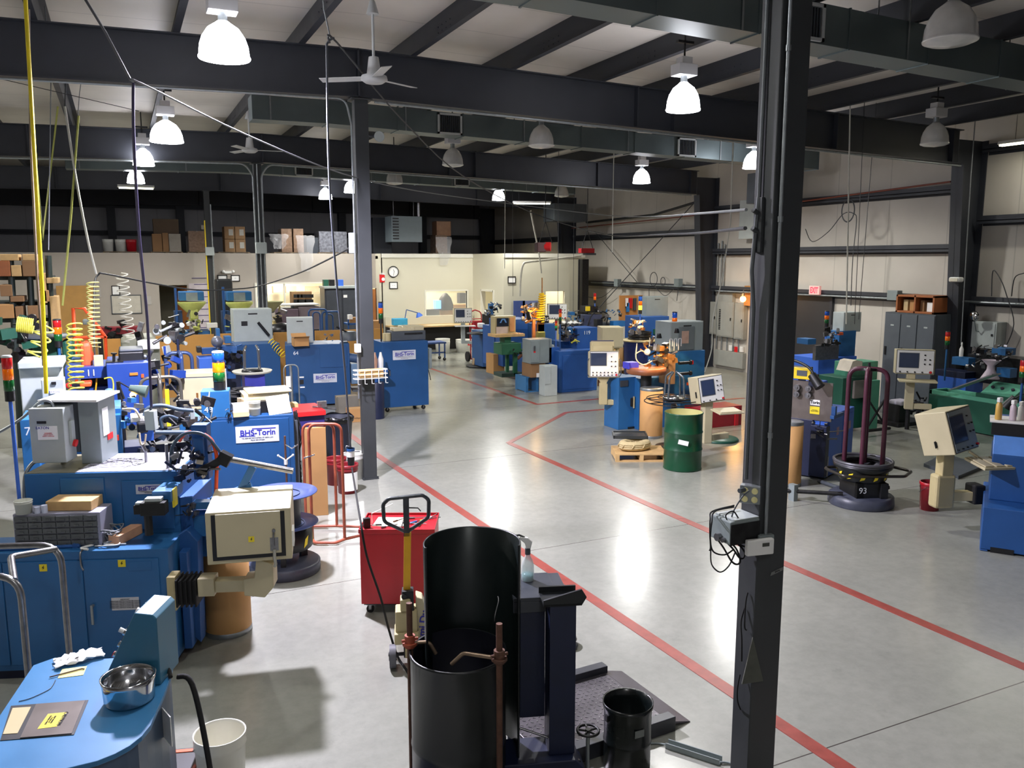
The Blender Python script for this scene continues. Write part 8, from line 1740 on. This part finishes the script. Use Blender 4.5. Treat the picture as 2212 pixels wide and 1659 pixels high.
t = thing('vibratory_feeder', 'cream bowl feeder machine right of the conduit column', 'machine', (gy(582, 720, 22.5).x, 22.5, 0)); b = MB(); q = rp(t, 586, 653, 22.5); b.lathe([(.05, -.25), (.3, 0), (.32, .02)], (q.x, q.y, q.z), n=20, caps=False); b.obj('bowl', mat('olive cream', (170, 172, 130), .5), t); q = rp(t, 586, 690, 22.5); clutter_head(t, q.x, q.y, q.z-.3, .5, 190, [CREAM_D, STEEL, BLACK], n=16); rb(t, 'base', CREAM_D, 578, 600, 700, 740, 22.5, .5, z0=0)
# things seen in the office behind the windows
for i, (x0_, x1_, y0_, y1_, Y_, m_, lb) in enumerate(((952, 1010, 658, 684, 29.6, CARD, 'tan file cabinet seen through the office window'), (920, 950, 668, 684, 29.3, GREY_D, 'dark desk equipment at the left of the office window'), (942, 953, 649, 667, 29.2, mat('blue lit screen', (90, 150, 230), .3, var=0, emit=(110, 170, 250), strength=2), 'glowing blue monitor seen through the office window'), (993, 1008, 633, 655, 30.5, mat('dark coat', (50, 46, 50), .9), 'dark coat hanging at the right of the office window'), (987, 1006, 666, 680, 29.4, BLACK, 'black monitor back at the right of the office window'))): o = rb(None, 'office_furniture', m_, x0_, x1_, y0_, y1_, Y_, .3, .01); o.name = ['file_cabinet', 'desk_equipment', 'monitor', 'hanging_coat', 'monitor'][i]; tag(o, lb, ['cabinet', 'equipment', 'monitor', 'coat', 'monitor'][i])
b = MB(); q = gy(962, 658, 29.5); b.lathe([(.3, -.2), (.3, 0), (.22, .25), (.08, .42), (0, .45)], (q.x, q.y, q.z), n=20, caps=False); solo(b, 'office_chair', mat('black chair back', (26, 26, 32), .7), 'black high-backed office chair seen through the office window', 'chair')
for i, (x0_, x1_, lb) in enumerate(((590, 612, 'left'), (618, 640, 'middle'), (662, 690, 'right'))): o = rb(None, 'office_shelf', mat('salmon boxes', (206, 150, 120), .7), x0_, x1_, 618, 633, 31.2, .3, .01); tag(o, 'salmon coloured shelf boxes behind the long office window, %s ones' % lb, 'box')
b = MB(); b.box(0, .62, 0, .03, 0, gy(1129, 650, 25.3).z); solo(b, 'leaning_sheet', mat('pale blue panel', (112, 124, 170), .5), 'pale blue panel standing against the bright right office wall', 'panel').location = (gy(1129, 720, 25.3).x, 25.3, 0); b = MB(); b.box(0, .42, 0, .04, 0, gy(1110, 650, 25.3).z); solo(b, 'leaning_sheet', mat('slate blue panel', (60, 80, 140), .5), 'darker slate blue panel against the right office wall, left of the pale one', 'panel').location = (gy(1110, 720, 25.3).x, 25.3, 0)
# ================================================================ LOFT
for i, (x0_, x1_, lb) in enumerate(((222, 297, 'under the three pails'), (325, 395, 'under the cartons behind the left far post'), (405, 455, 'under the film wrapped brown load'), (472, 540, 'under the four labelled cartons'), (592, 668, 'under the two wrapped carton towers'), (688, 750, 'under the silver wrapped load'), (936, 975, 'under the tall wrapped tower'))):
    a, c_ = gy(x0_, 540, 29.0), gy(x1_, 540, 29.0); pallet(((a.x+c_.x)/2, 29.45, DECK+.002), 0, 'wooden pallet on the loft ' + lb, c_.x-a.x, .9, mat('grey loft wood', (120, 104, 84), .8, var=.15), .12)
LZ = DECK+.122
def lbx(x0, x1, y0, z0, Y, d, m, lb, nm='cardboard_box', cat='box', group=None):
    a, c_ = gy(x0, y0, Y), gy(x1, y0, Y); zt = gy((x0+x1)/2, y0, Y).z; b = MB(); b.box(a.x, c_.x, Y, Y+d, z0, zt); return solo(b, nm, m, lb, cat, bevel=.01, group=group), zt, a.x, c_.x
WRAP = mat('film wrapped carton', (128, 104, 86), .18, var=.3, scale=14, spec=.8); WRAPS = mat('silver film wrap', (132, 134, 144), .15, .3, var=.5, scale=12, spec=.8)
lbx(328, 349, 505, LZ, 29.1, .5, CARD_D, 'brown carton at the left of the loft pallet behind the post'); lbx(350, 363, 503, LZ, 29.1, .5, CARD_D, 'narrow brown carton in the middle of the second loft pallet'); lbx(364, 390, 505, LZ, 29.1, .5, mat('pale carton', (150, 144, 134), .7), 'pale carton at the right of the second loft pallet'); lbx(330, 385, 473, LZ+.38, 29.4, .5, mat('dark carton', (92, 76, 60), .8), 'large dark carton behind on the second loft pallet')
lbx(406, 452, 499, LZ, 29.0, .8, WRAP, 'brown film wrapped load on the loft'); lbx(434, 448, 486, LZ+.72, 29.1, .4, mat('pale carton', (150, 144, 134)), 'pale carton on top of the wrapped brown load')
zz_ = None
for j in range(2):
    for i in range(2):
        lb = ['lower left', 'lower right', 'upper left', 'upper right'][j*2+i]+' of the four labelled cartons on the loft'
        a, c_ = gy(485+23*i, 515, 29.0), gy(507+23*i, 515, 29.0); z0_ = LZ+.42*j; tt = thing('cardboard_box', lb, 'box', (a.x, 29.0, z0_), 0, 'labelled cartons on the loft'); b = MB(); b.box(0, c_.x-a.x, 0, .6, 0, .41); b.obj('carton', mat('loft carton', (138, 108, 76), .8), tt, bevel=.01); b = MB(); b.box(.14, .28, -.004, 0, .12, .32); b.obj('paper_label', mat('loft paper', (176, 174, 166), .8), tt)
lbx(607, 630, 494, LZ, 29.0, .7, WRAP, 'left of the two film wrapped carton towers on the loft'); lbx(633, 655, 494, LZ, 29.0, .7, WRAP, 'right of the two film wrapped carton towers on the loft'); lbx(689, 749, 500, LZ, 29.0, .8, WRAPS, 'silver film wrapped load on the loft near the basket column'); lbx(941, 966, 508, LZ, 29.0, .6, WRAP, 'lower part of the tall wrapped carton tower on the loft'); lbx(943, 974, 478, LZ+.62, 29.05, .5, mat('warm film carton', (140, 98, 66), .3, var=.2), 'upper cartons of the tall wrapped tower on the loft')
for i, (xa, lb, x_, z_) in enumerate(((660, 'loose clear film hanging over the loft edge under the wrapped towers', 0, .8), (958, 'loose clear film hanging from the tall wrapped tower', 0, .3), (603, 'loose clear film at the left of the wrapped towers', 0, 0))):
    q = gy(xa, 545, 28.15 if i != 0 else 28.5); b = MB(); vs = []; hh = (1.2, 1.0, .8)[i]
    for j in range(7):
        for k in range(7): vs.append((q.x+(k/6-.5)*(.3+.35*(1-j/6))+.03*math.sin(j*2+k), q.y-.05+.05*math.sin(k*2.3+j), DECK+.75*(i != 2)*.9+.1*(i==2)+.6*(i==2)-hh*j/6*(1 if i != 2 else .6)+.02*math.sin(k*3)))
    b.add(vs, [(j*7+k, (j+1)*7+k, (j+1)*7+k+1, j*7+k+1) for j in range(6) for k in range(6)], True); solo(b, 'plastic_film', mat('clear wrinkled film', (210, 210, 214), .12, var=0, alpha=.28, spec=1), lb, 'film')
for i, (px, m_, lb) in enumerate(((234, mat('loft white pail', (206, 208, 204), .5), 'left white pail on the loft pallet'), (261, mat('loft white pail', (206, 208, 204)), 'middle white pail on the loft pallet beside the red one'), (284, RED, 'red pail on the loft pallet'))): q = gy(px, 535, 29.3); pail((q.x, 29.3, LZ), .16, .38, m_, lb, handle=False)
rb(None, 'loft_bin', mat('dark slate bin', (44, 50, 60), .6), 662, 688, 513, 541, 29.2, .5, .01, z0=DECK).name = 'storage_bin'; o = [o for o in COL.objects if o.name == 'storage_bin'][0]; tag(o, 'dark bin on the loft between the wrapped towers and the silver load', 'bin')
# unit heater
a = gy(846, 495, 28.6); t = thing('unit_heater', 'grey gas unit heater with louvres hanging above the loft edge', 'heater', (a.x, 28.6, gy(880, 523, 28.6).z)); w_ = gy(912, 495, 28.6).x-a.x; h_ = gy(880, 467, 28.6).z-t.location.z
HT = mat('heater grey paint', (112, 124, 130), .45, var=.05); b = MB(); b.box(0, w_, 0, .8, 0, h_); b.obj('casing', HT, t, bevel=.01); b = MB()
for k in range(8): b.box(.04, .26, -.02, 0, .1+.1*k, .14+.1*k)
b.obj('louvres', BLACK, t); b = MB(); b.cyl((w_*.95, .2, h_), (w_*.95, .2, h_+.5), .06); b.box(w_*.9, w_+.02, .1, .25, h_-.12, h_); b.cyl((.2, .4, h_), (.2, .4, eave(a.x)-t.location.z), .01); b.cyl((w_*.9, .6, h_), (w_*.9, .6, eave(a.x)-t.location.z), .01); b.obj('flue_pipe', STEEL, t)
rb(None, 'dark_shelving', mat('dark loft shelving', (26, 30, 38), .6), 806, 846, 470, 542, 29.4, .8, .01, z0=DECK); o = [o for o in COL.objects if o.name.startswith('dark_shelving')][0]; tag(o, 'dark shelving unit on the loft left of the unit heater', 'shelving')
# ================================================================ OVERHEAD
FANW = mat('white fan enamel', (186, 188, 188), .4, var=.03)
def fan(x, y, z, rot, lb):
    t = thing('ceiling_fan', lb, 'fan', (x, y, z), rot); b = MB(); b.cyl((0, 0, .1), (0, 0, eave(x)+PUR+.01-z), .016); b.lathe([(.07, eave(x)-z-.14), (.03, eave(x)-z)], n=16); b.obj('down_rod', FANW, t); b = MB(); b.lathe([(.055, .2), (.08, .02), (.14, .0), (.15, -.04), (.10, -.075), (0, -.08)], n=24, caps=False); b.obj('motor_housing', FANW, t)
    for k in range(3):
        b = MB(); a = 2*PI*k/3; b.xf = Matrix.Rotation(a, 4, 'Z') @ Matrix.Rotation(.18, 4, 'X'); b.box(.1, .62, -.06, .06, -.03, -.022); b.obj('blade', FANW, t, bevel=.004)
fan(2.70, 9.3, 5.18, .45, 'white three-blade ceiling fan in front of the near rafter'); fan(2.42, 16.9, 5.28, -.1, 'white three-blade ceiling fan farther back, left of the conduits')
# speaker lamp on column 1
q = gy(815, 297, 11.6); t = thing('flood_light', 'small round flood light high on the basket column', 'light', q); b = MB(); b.lathe([(.035, 0), (.06, -.06), (.075, -.10), (.06, -.09)], n=18, axis='y', caps=True); b.obj('shade', GREY_L, t); b = MB(); b.cyl((0, 0, 0), (-.14, .02, .03), .02); b.obj('bracket', GREY_D, t)
# conduits on rafters and columns
def run(pts, r, m, lb, bend=.0, nm='conduit'): b = MB(); b.tube(pts, r, 8, bend=bend); return solo(b, nm, m, lb, 'conduit')
run([(-6, 11.37, rbot(-6)-.04), (2.9, 11.37, rbot(2.9)-.04), (2.99, 11.45, rbot(2.9)-.35), (2.99, 11.45, 1.2)], .014, GALV, 'galvanised conduit along the nearest far rafter, bending down the basket column', .15)
run([(3.3, 11.37, rbot(3.3)-.05), (15.2, 11.37, rbot(15.2)-.05)], .02, GALV, 'galvanised pipe hung under the rafter right of the basket column')
run([(-6, 19.68, rbot(-6)-.04), (2.7, 19.68, rbot(2.7)-.04), (2.86, 19.68, rbot(2.7)-.3), (2.86, 19.68, 1.3)], .022, GALV, 'conduit along the second rafter from the left, curving down the far column', .25)
run([(15, 19.68, rbot(15)-.05), (3.2, 19.68, rbot(3.2)-.04), (3.04, 19.68, rbot(3)-.3), (3.04, 19.68, 1.3)], .022, GALV, 'conduit along the second rafter from the right, curving down the far column', .25)
run([(2.95, 19.66, 5.3), (2.95, 19.66, 1.3)], .016, GALV, 'straight thin conduit in the middle of the far column')
run([(2.72, 27.86, 4.9), (2.72, 27.86, .5)], .02, GALV, 'thin conduit down the farthest column beside the yellow cord'); run([(2.52, 27.86, 4.4), (2.52, 27.86, .5)], .02, YEL, 'yellow cord hanging down the farthest column', nm='electric_cable')
for (x_, Y_, z0_, w_, h_, lb) in ((2.95, 19.6, gy(567, 548, 19.6).z, .24, .25, 'grey conduit box at loft height on the second column'), (2.62, 27.8, gy(458, 552, 27.8).z, .26, .26, 'pale conduit box at loft height on the farthest column')): b = MB(); b.box(-w_/2, w_/2, -.1, .02, 0, h_); solo(b, 'junction_box', GREY_L, lb, 'box', bevel=.01).location = (x_, Y_, z0_)
q = gy(769, 525, 11.5); b = MB(); b.box(-.06, .02, -.05, .05, -.14, .14); solo(b, 'junction_box', GREY_L, 'pale box on the left face of the basket column at loft height', 'box', bevel=.004).location = (2.99, 11.5, q.z); q = gy(775, 752, 11.4); b = MB(); b.box(-.05, .03, -.05, .02, -.06, .06); solo(b, 'outlet_box', WHITE, 'white outlet box on the basket column above the basket', 'outlet', bevel=.004).location = (2.99, 11.42, q.z)
run([(XR-.25, 19.9, 4.95), (XR-.25, 22.6, 4.62), (XR-.25, 26.9, 4.55), (XR-.25, 26.9, 4.95), (XR-.9, 26.9, 5.0)], .04, mat('black gas pipe', (34, 36, 38), .5), 'black gas pipe along the right wall with an upturned end', .1, 'gas_pipe')
run([(XR-.23, 12.0, 4.78), (XR-.23, 20.5, 4.5), (XR-.23, 28, 4.38)], .02, mat('red brown pipe', (120, 58, 44), .5), 'thin red brown pipe along the right wall', 0, 'pipe')
run([(XR-.23, 8.0, 2.33), (XR-.23, 19.4, 2.28)], .025, GALV, 'galvanised conduit along the lowest wall girt right of the wall column'); run([(XR-.23, 20.2, 2.36), (XR-.23, 26.5, 2.36)], .03, GALV, 'galvanised conduit along the lowest girt in the far bay')
for i, (px, lb) in enumerate(((1333, 'left'), (1464, 'right'))): q = gx(px, 611, XR-.3); b = MB(); b.box(-.06, .1, -.12, .12, -.13, .13); solo(b, 'junction_box', GREY, 'grey junction box on the far bay wall girt, %s one' % lb, 'box', bevel=.01).location = q
q = gx(1931, 637, XR-.3); b = MB(); b.box(-.06, .1, -.14, .14, -.12, .1); solo(b, 'junction_box', GREY, 'grey junction box on the wall girt beside the cubby', 'box', bevel=.01).location = q
# wall heater blocks near the duct end
t = thing('unit_heater', 'dark unit heater hanging at the right wall behind the near column', 'heater', (XR-1.3, 16.2, 4.6)); b = MB(); b.box(0, .8, 0, .8, 0, .75); b.obj('casing', GREY_D, t, bevel=.01); b = MB(); b.box(.1, .14, .1, .14, .75, eave(XR-1.2)+PUR-4.6); b.obj('hanger', DSTEEL, t)
t = thing('unit_heater', 'dark unit heater near the far right corner beside the faceted lamp', 'heater', (13.6, 25.4, 4.5)); b = MB(); b.box(0, 1.3, 0, .8, 0, .6); b.obj('casing', GREY_D, t, bevel=.01); b = MB(); b.box(.1, .14, .1, .14, .6, eave(13.7)+PUR-4.5); b.obj('hanger', DSTEEL, t)
# red hoists
for i, (px, py, Y_, lb) in enumerate(((1178, 533, 21, 'red electric chain hoist with round end above the coiling machines'), (1268, 543, 24, 'red flat chain hoist hanging above the steel pipe post'))):
    q = gy(px, py, Y_); t = thing('chain_hoist', lb, 'hoist', q); b = MB()
    if i == 0: b.cyl((-.02, 0, 0), (.12, -.1, 0), .13, n=18); b.obj('motor', RED_B, t); b = MB(); b.box(-.3, -.02, -.1, .1, -.15, .12); b.obj('body', mat('dark hoist body', (70, 30, 34), .5), t, bevel=.02)
    else: b.box(-.28, .24, -.1, .1, -.06, .1); b.obj('body', RED, t, bevel=.02); b = MB(); b.box(-.1, .28, -.12, .12, -.12, -.06); b.obj('plate', GREY_D, t)
    b = MB(); zc_ = eave(q.x)+PUR-.01-q.z; b.cyl((-.2, 0, .1), (0, 0, .7), .012, n=5); b.cyl((.22, 0, .1), (0, 0, .7), .012, n=5); b.cyl((0, 0, .7), (0, 0, zc_), .012, n=5); b.obj('chain', DSTEEL, t)
q = gy(1262, 560, 24.3); b = MB(); b.box(-.12, .12, -.1, .1, -q.z, 0); b.cyl((-.2, 0, -q.z), (-.2, 0, 0), .03); solo(b, 'steel_post', DSTEEL, 'dark steel post standing at the end of the bright office wall', 'post').location = q
q = gy(1126, 590, 24.6)
b = MB(); b.tube(spline([gy(1123, 640, 23.5), gy(1125, 600, 23.5), gy(1130, 572, 23.5), gy(1142, 566, 23.6), gy(1180, 562, 23.8), gy(1255, 553, 24)]), .035, 8); b.tube([gy(1146, 455, 23.5), gy(1164, 545, 23.5), gy(1170, 590, 23.5)], .025, 6); solo(b, 'white_hose', mat('white hose', (206, 204, 190), .5), 'white hose arching across the bright office wall to the red hoist', 'hose')
# ---- wire basket on column 1
t = thing('wire_basket', 'white wire basket holding a tan block on the column left of centre', 'basket', (3.13, 11.3, gy(800, 808, 11.3).z-.08)); b = MB(); WW = .24
for z_ in (.02, .08, .14): b.tube([(-WW, -.05, z_), (WW, -.05, z_), (WW, .08, z_), (-WW, .08, z_)], .006, 6, closed=True, bend=.04)
for k in range(5): x_ = -.2+.1*k; b.tube([(x_, .08, .14), (x_, -.055, .14), (x_, -.055, -.05), (x_+.03, -.07, -.05)], .005, 5)
b.obj('wires', WHITE, t); b = MB(); b.box(-.16, .18, -.03, .05, .03, .15); o = solo(b, 'wood_block', WOOD, 'tan wood block lying in the white wire basket', 'block', bevel=.004); o.location = t.location
# ================================================================ CORDS AND HOSES
GC = mat('grey cord', (118, 122, 124), .5); DC = mat('dark cord', (48, 50, 54), .5); WC = mat('pale cord', (196, 196, 186), .5); YC = mat('bright yellow cord', (240, 214, 10), .5); YG2 = mat('olive yellow cord', (176, 180, 90), .5); PC = mat('purple black cord', (46, 40, 70), .5)
def cord(pts, r, m, lb, nm='electric_cable', sp=True): b = MB(); b.tube(spline(pts, 5) if sp else pts, r, 6); return solo(b, nm, m, lb, 'cord')
def cy(*a): return [gy(x, y, Y) for x, y, Y in a]
cord([Vector((gy(55, 0, 8).x, 8, 5.95))]+cy((55, 0, 8), (78, 400, 8), (92, 640, 8), (100, 850, 8)), .016, YC, 'thick bright yellow cord hanging down at the left', sp=False)
cord(cy((62, 20, 8.3), (66, 300, 8.3), (80, 600, 8.3), (94, 790, 8.3)), .010, mat('brown grey cord', (120, 104, 88), .5), 'thin brown grey cord just left of the yellow one', sp=False)
cord([gy(283, 175, 7.6), gy(228, 70, 7.3), gy(185, 0, 7)]+[Vector((gy(185, 0, 7).x-.2, 6.8, 5.95))], .010, DC, 'dark rope from the roof down to the cable joint at upper left', sp=False)
cord(cy((288, 178, 7.6), (289, 300, 7.8), (300, 500, 8.2), (318, 690, 8.6), (327, 880, 8.9)), .013, PC, 'dark cord dropping to the grey push-button box')
cord(cy((288, 178, 7.6), (310, 182, 7.7), (530, 290, 9), (740, 375, 11), (900, 412, 13.5), (1070, 436, 17), (1300, 464, 15), (1500, 462, 19), (1615, 452, 13))[:7]+cy((1400, 468, 11), (1500, 462, 6), (1612, 453, 3.47)), .009, GC, 'long pale cable swooping from upper left across to the grey box on the right')
cord([gy(712, 92, 8.5)]+cy((728, 92, 8.6), (870, 260, 11), (1000, 380, 14), (1150, 460, 18), (1300, 505, 14), (1450, 506, 7.5), (1610, 493, 3.47)), .011, DC, 'thick dark cable crossing the centre down to the grey box on the right')
cord([Vector((gy(695, 0, 8.4).x, 8.4, 5.95))]+cy((700, 20, 8.4), (714, 85, 8.5)), .008, GC, 'thin wire from the roof to the top of the black drop cord', sp=False)
cord(cy((722, 82, 8.5), (708, 92, 8.5), (706, 130, 8.5), (711, 380, 8.6), (728, 620, 8.8), (745, 800, 9), (757, 965, 9.2)), .012, mat('slate cord', (78, 82, 90), .5), 'thick grey cord dropping to the blue and white connector')
t = thing('cord_connector', 'blue white and black cable connector hanging in front of the red pails', 'connector', gy(758, 990, 9.2)); b = MB(); b.cyl((0, 0, .02), (0, 0, .12), .045, n=14); b.obj('white_body', WHITE, t); b = MB(); b.cyl((0, 0, .09), (0, 0, .12), .048, n=14); b.obj('blue_band', BLUE2, t); b = MB(); b.cyl((0, 0, -.08), (0, 0, .02), .038, .044, n=14); b.obj('black_plug', BLACK, t)
cord(cy((760, 1010, 9.2), (768, 1060, 7.6), (778, 1120, 6.55), (792, 1200, 6.4), (822, 1290, 6.2), (840, 1360, 6.1))+[gz(860, 1420, .02), gz(884, 1458, .012), Vector((1.75, 5.2, .012)), Vector((1.7, 4.7, .012))], .010, RUBBER, 'black cord hanging past the red chest down to the floor behind the pallet jack')
cord(cy((170, 250, 15), (152, 480, 15), (135, 660, 15)), .016, YG2, 'olive yellow cord hanging left of the orange frame', sp=False); cord(cy((140, 230, 15), (165, 390, 15), (190, 520, 15), (208, 592, 15)), .018, WC, 'white cord slanting down to the hanging coil joint'); cord(cy((140, 235, 15), (143, 160, 15))+[Vector((gy(140, 160, 15).x, 15, 5.95))], .01, DC, 'thin dark cord above the crossing white cord', sp=False)
cord(cy((205, 780, 13), (203, 700, 14), (204, 615, 14.8), (213, 593, 15), (230, 592, 15), (330, 612, 16), (420, 626, 17.5), (500, 625, 18.5), (560, 618, 19.4), (640, 592, 16), (700, 565, 13.5), (762, 532, 11.6)), .014, DC, 'long dark cable looping from the hanging coil across to the basket column')
t = thing('switch_box', 'cream pendant switch box hanging above the deep blue machine', 'switch', gy(213, 782, 13)); b = MB(); b.box(-.06, .06, -.03, .03, -.1, .1); b.obj('box_shell', CREAM, t, bevel=.01); cord(cy((211, 800, 13), (206, 850, 13)), .012, YP if False else YELP, 'short yellow rod below the cream pendant switch', sp=False)
for i, (a, c_, R_, n_, m_, lb) in enumerate(((gy(200, 610, 13.5), gy(204, 750, 13.3), .08, 15, mat('pale yellow hose', (214, 210, 130), .4), 'long pale coiled air hose in front of the tan door panel'), (gy(160, 700, 11.5), gy(165, 850, 11.2), .085, 13, mat('lemon hose', (222, 214, 84), .4), 'thick yellow coiled air hose over the deep blue machine'), (gy(102, 695, 10.5), gy(74, 780, 10.5), .09, 4, mat('lemon hose', (222, 214, 84)), 'stretched yellow coiled hose left of the yellow cord'), (gy(262, 590, 16), gy(280, 740, 16), .10, 11, mat('clear white hose', (220, 218, 206), .3, alpha=.5, var=0), 'nearly clear coiled hose in front of the whiteboard'), (gy(36, 700, 13), gy(72, 705, 13), .10, 9, mat('lemon hose', (222, 214, 84)), 'bunched yellow coiled hose hanging by the left shelving'))): b = MB(); b.helix(a, c_, R_, n_, .010); solo(b, 'coiled_air_hose', m_, lb, 'hose')
cord([Vector((gy(340, 100, 10.5).x-.9, 15, 5.9)), gy(172, 200, 15), gy(168, 250, 15)], .006, GC, 'thin wire above the olive yellow cord', sp=False)
for i, (x0_, y0_, x1_, y1_, Y_, r_, m_, lb) in enumerate(((110, 180, 105, 540, 12, .006, GC, 'thin grey wire right of the yellow cord'), (92, 520, 125, 230, 13, .012, YG2, 'olive cord slanting right of the bright yellow cord'), (1091, 445, 1090, 580, 23, .012, WC, 'white cord hanging below the lamp over the office corner'), (1107, 410, 1108, 640, 22, .006, DC, 'thin dark cord in front of the bright office wall'), (1326, 330, 1322, 545, 17, .012, WC, 'white cord hanging left of the lit lamp by the right wall'), (1584, 300, 1578, 480, 13.0, .014, WC, 'white cord left of the near column, upper part'), (1206, 440, 1205, 660, 20, .008, DC, 'dark cord hanging down in front of the office doorway'), (1837, 200, 1828, 700, 11, .013, WC, 'white cord hanging right of the near column'), (1872, 120, 1846, 700, 11.3, .006, DC, 'thin dark wire right of the white cord, top of the picture'), (1902, 110, 1855, 690, 11.6, .006, DC, 'second thin dark wire right of the white cord'), (2097, 380, 2076, 745, 11, .01, GC, 'pale conduit cord down the right wall column'), (1240, 470, 1238, 680, 22, .007, DC, 'thin dark cord beside the red hoist'), (300, 130, 170, 180, 12, .005, DC, 'thin cross wire at upper left'), (0, 170, 300, 240, 14, .005, DC, 'thin diagonal brace wire below the rafter at left'))):
    a = gy(x0_, y0_, Y_); cord(([Vector((a.x, Y_, eave(a.x)+PUR))] if 'brace' not in lb and 'cross' not in lb else [])+cy((x0_, y0_, Y_), (x1_, y1_, Y_)), r_, m_, lb, sp=False)
cord(cy((1578, 480, 13.0), (1560, 600, 13.2), (1540, 690, 13.4), (1538, 750, 13.4), (1522, 805, 13.2)), .012, WC, 'white cord curving down past the breaker panels')
cord([gx(1740, 495, XR-.4), gx(1755, 522, XR-.8), gx(1790, 500, XR-1), gx(1822, 462, XR-1), gx(1845, 462, XR-1), gx(1850, 480, XR-1), gx(1842, 560, XR-1), gx(1838, 660, XR-1)], .01, DC, 'dark cable sagging to a loop right of the near column')
b = MB(); q = gx(1832, 455, XR-1)
for k in range(3): b.tube([(q.x, q.y+(.17+.01*k)*math.cos(a), q.z+(.24+.01*k)*math.sin(a)) for a in [2*PI*i/30 for i in range(30)]], .006, 5, closed=True)
solo(b, 'cable_coil', DC, 'ring of coiled dark cable hanging on the white cord', 'cable')
for i, (px, py, r_, lb) in enumerate(((1412, 603, .2, 'coiled black cable ring on the far bay girt'), (1432, 608, .12, 'narrow cable loop beside the cable ring on the far bay girt'))): q = gx(px, py, XR-.35); b = MB(); b.tube([(q.x, q.y+r_*math.cos(a), q.z+r_*1.1*math.sin(a)) for a in [2*PI*k/28 for k in range(28)]], .012, 5, closed=True); solo(b, 'cable_coil', DC, lb, 'cable')
for i, (pts, lb) in enumerate((([(1335, 612), (1300, 642), (1262, 640), (1235, 632)], 'cable sagging left from the grey girt junction box'), ([(1466, 612), (1440, 638), (1425, 630), (1412, 615)], 'cable sagging left from the second girt box'), ([(2142, 640), (2145, 585), (2162, 605), (2175, 640), (2190, 700), (2170, 755)], 'dark cable looping up at the right edge of the wall'), ([(1402, 615), (1402, 655)], 'short cable below the cable ring on the far bay girt'), ([(1465, 625), (1462, 650)], 'short cable to the small grey switch on the far wall'), ([(2185, 640), (2192, 600), (2212, 590)], 'dark cable bundle at the right picture edge'))): cord([gx(x, y, XR-.35) for x, y in pts], .01, DC, lb, 'wall_cable')
cord([gx(1262, 700, XR-2.2), gx(1505, 432, XR-.5)], .014, DC, 'dark diagonal brace rod across the far bay rising right', 'brace_rod', sp=False); cord([gx(1285, 500, XR-.3), gx(1378, 612, XR-.3)], .012, DC, 'dark diagonal brace rod across the far bay falling right', 'brace_rod', sp=False)
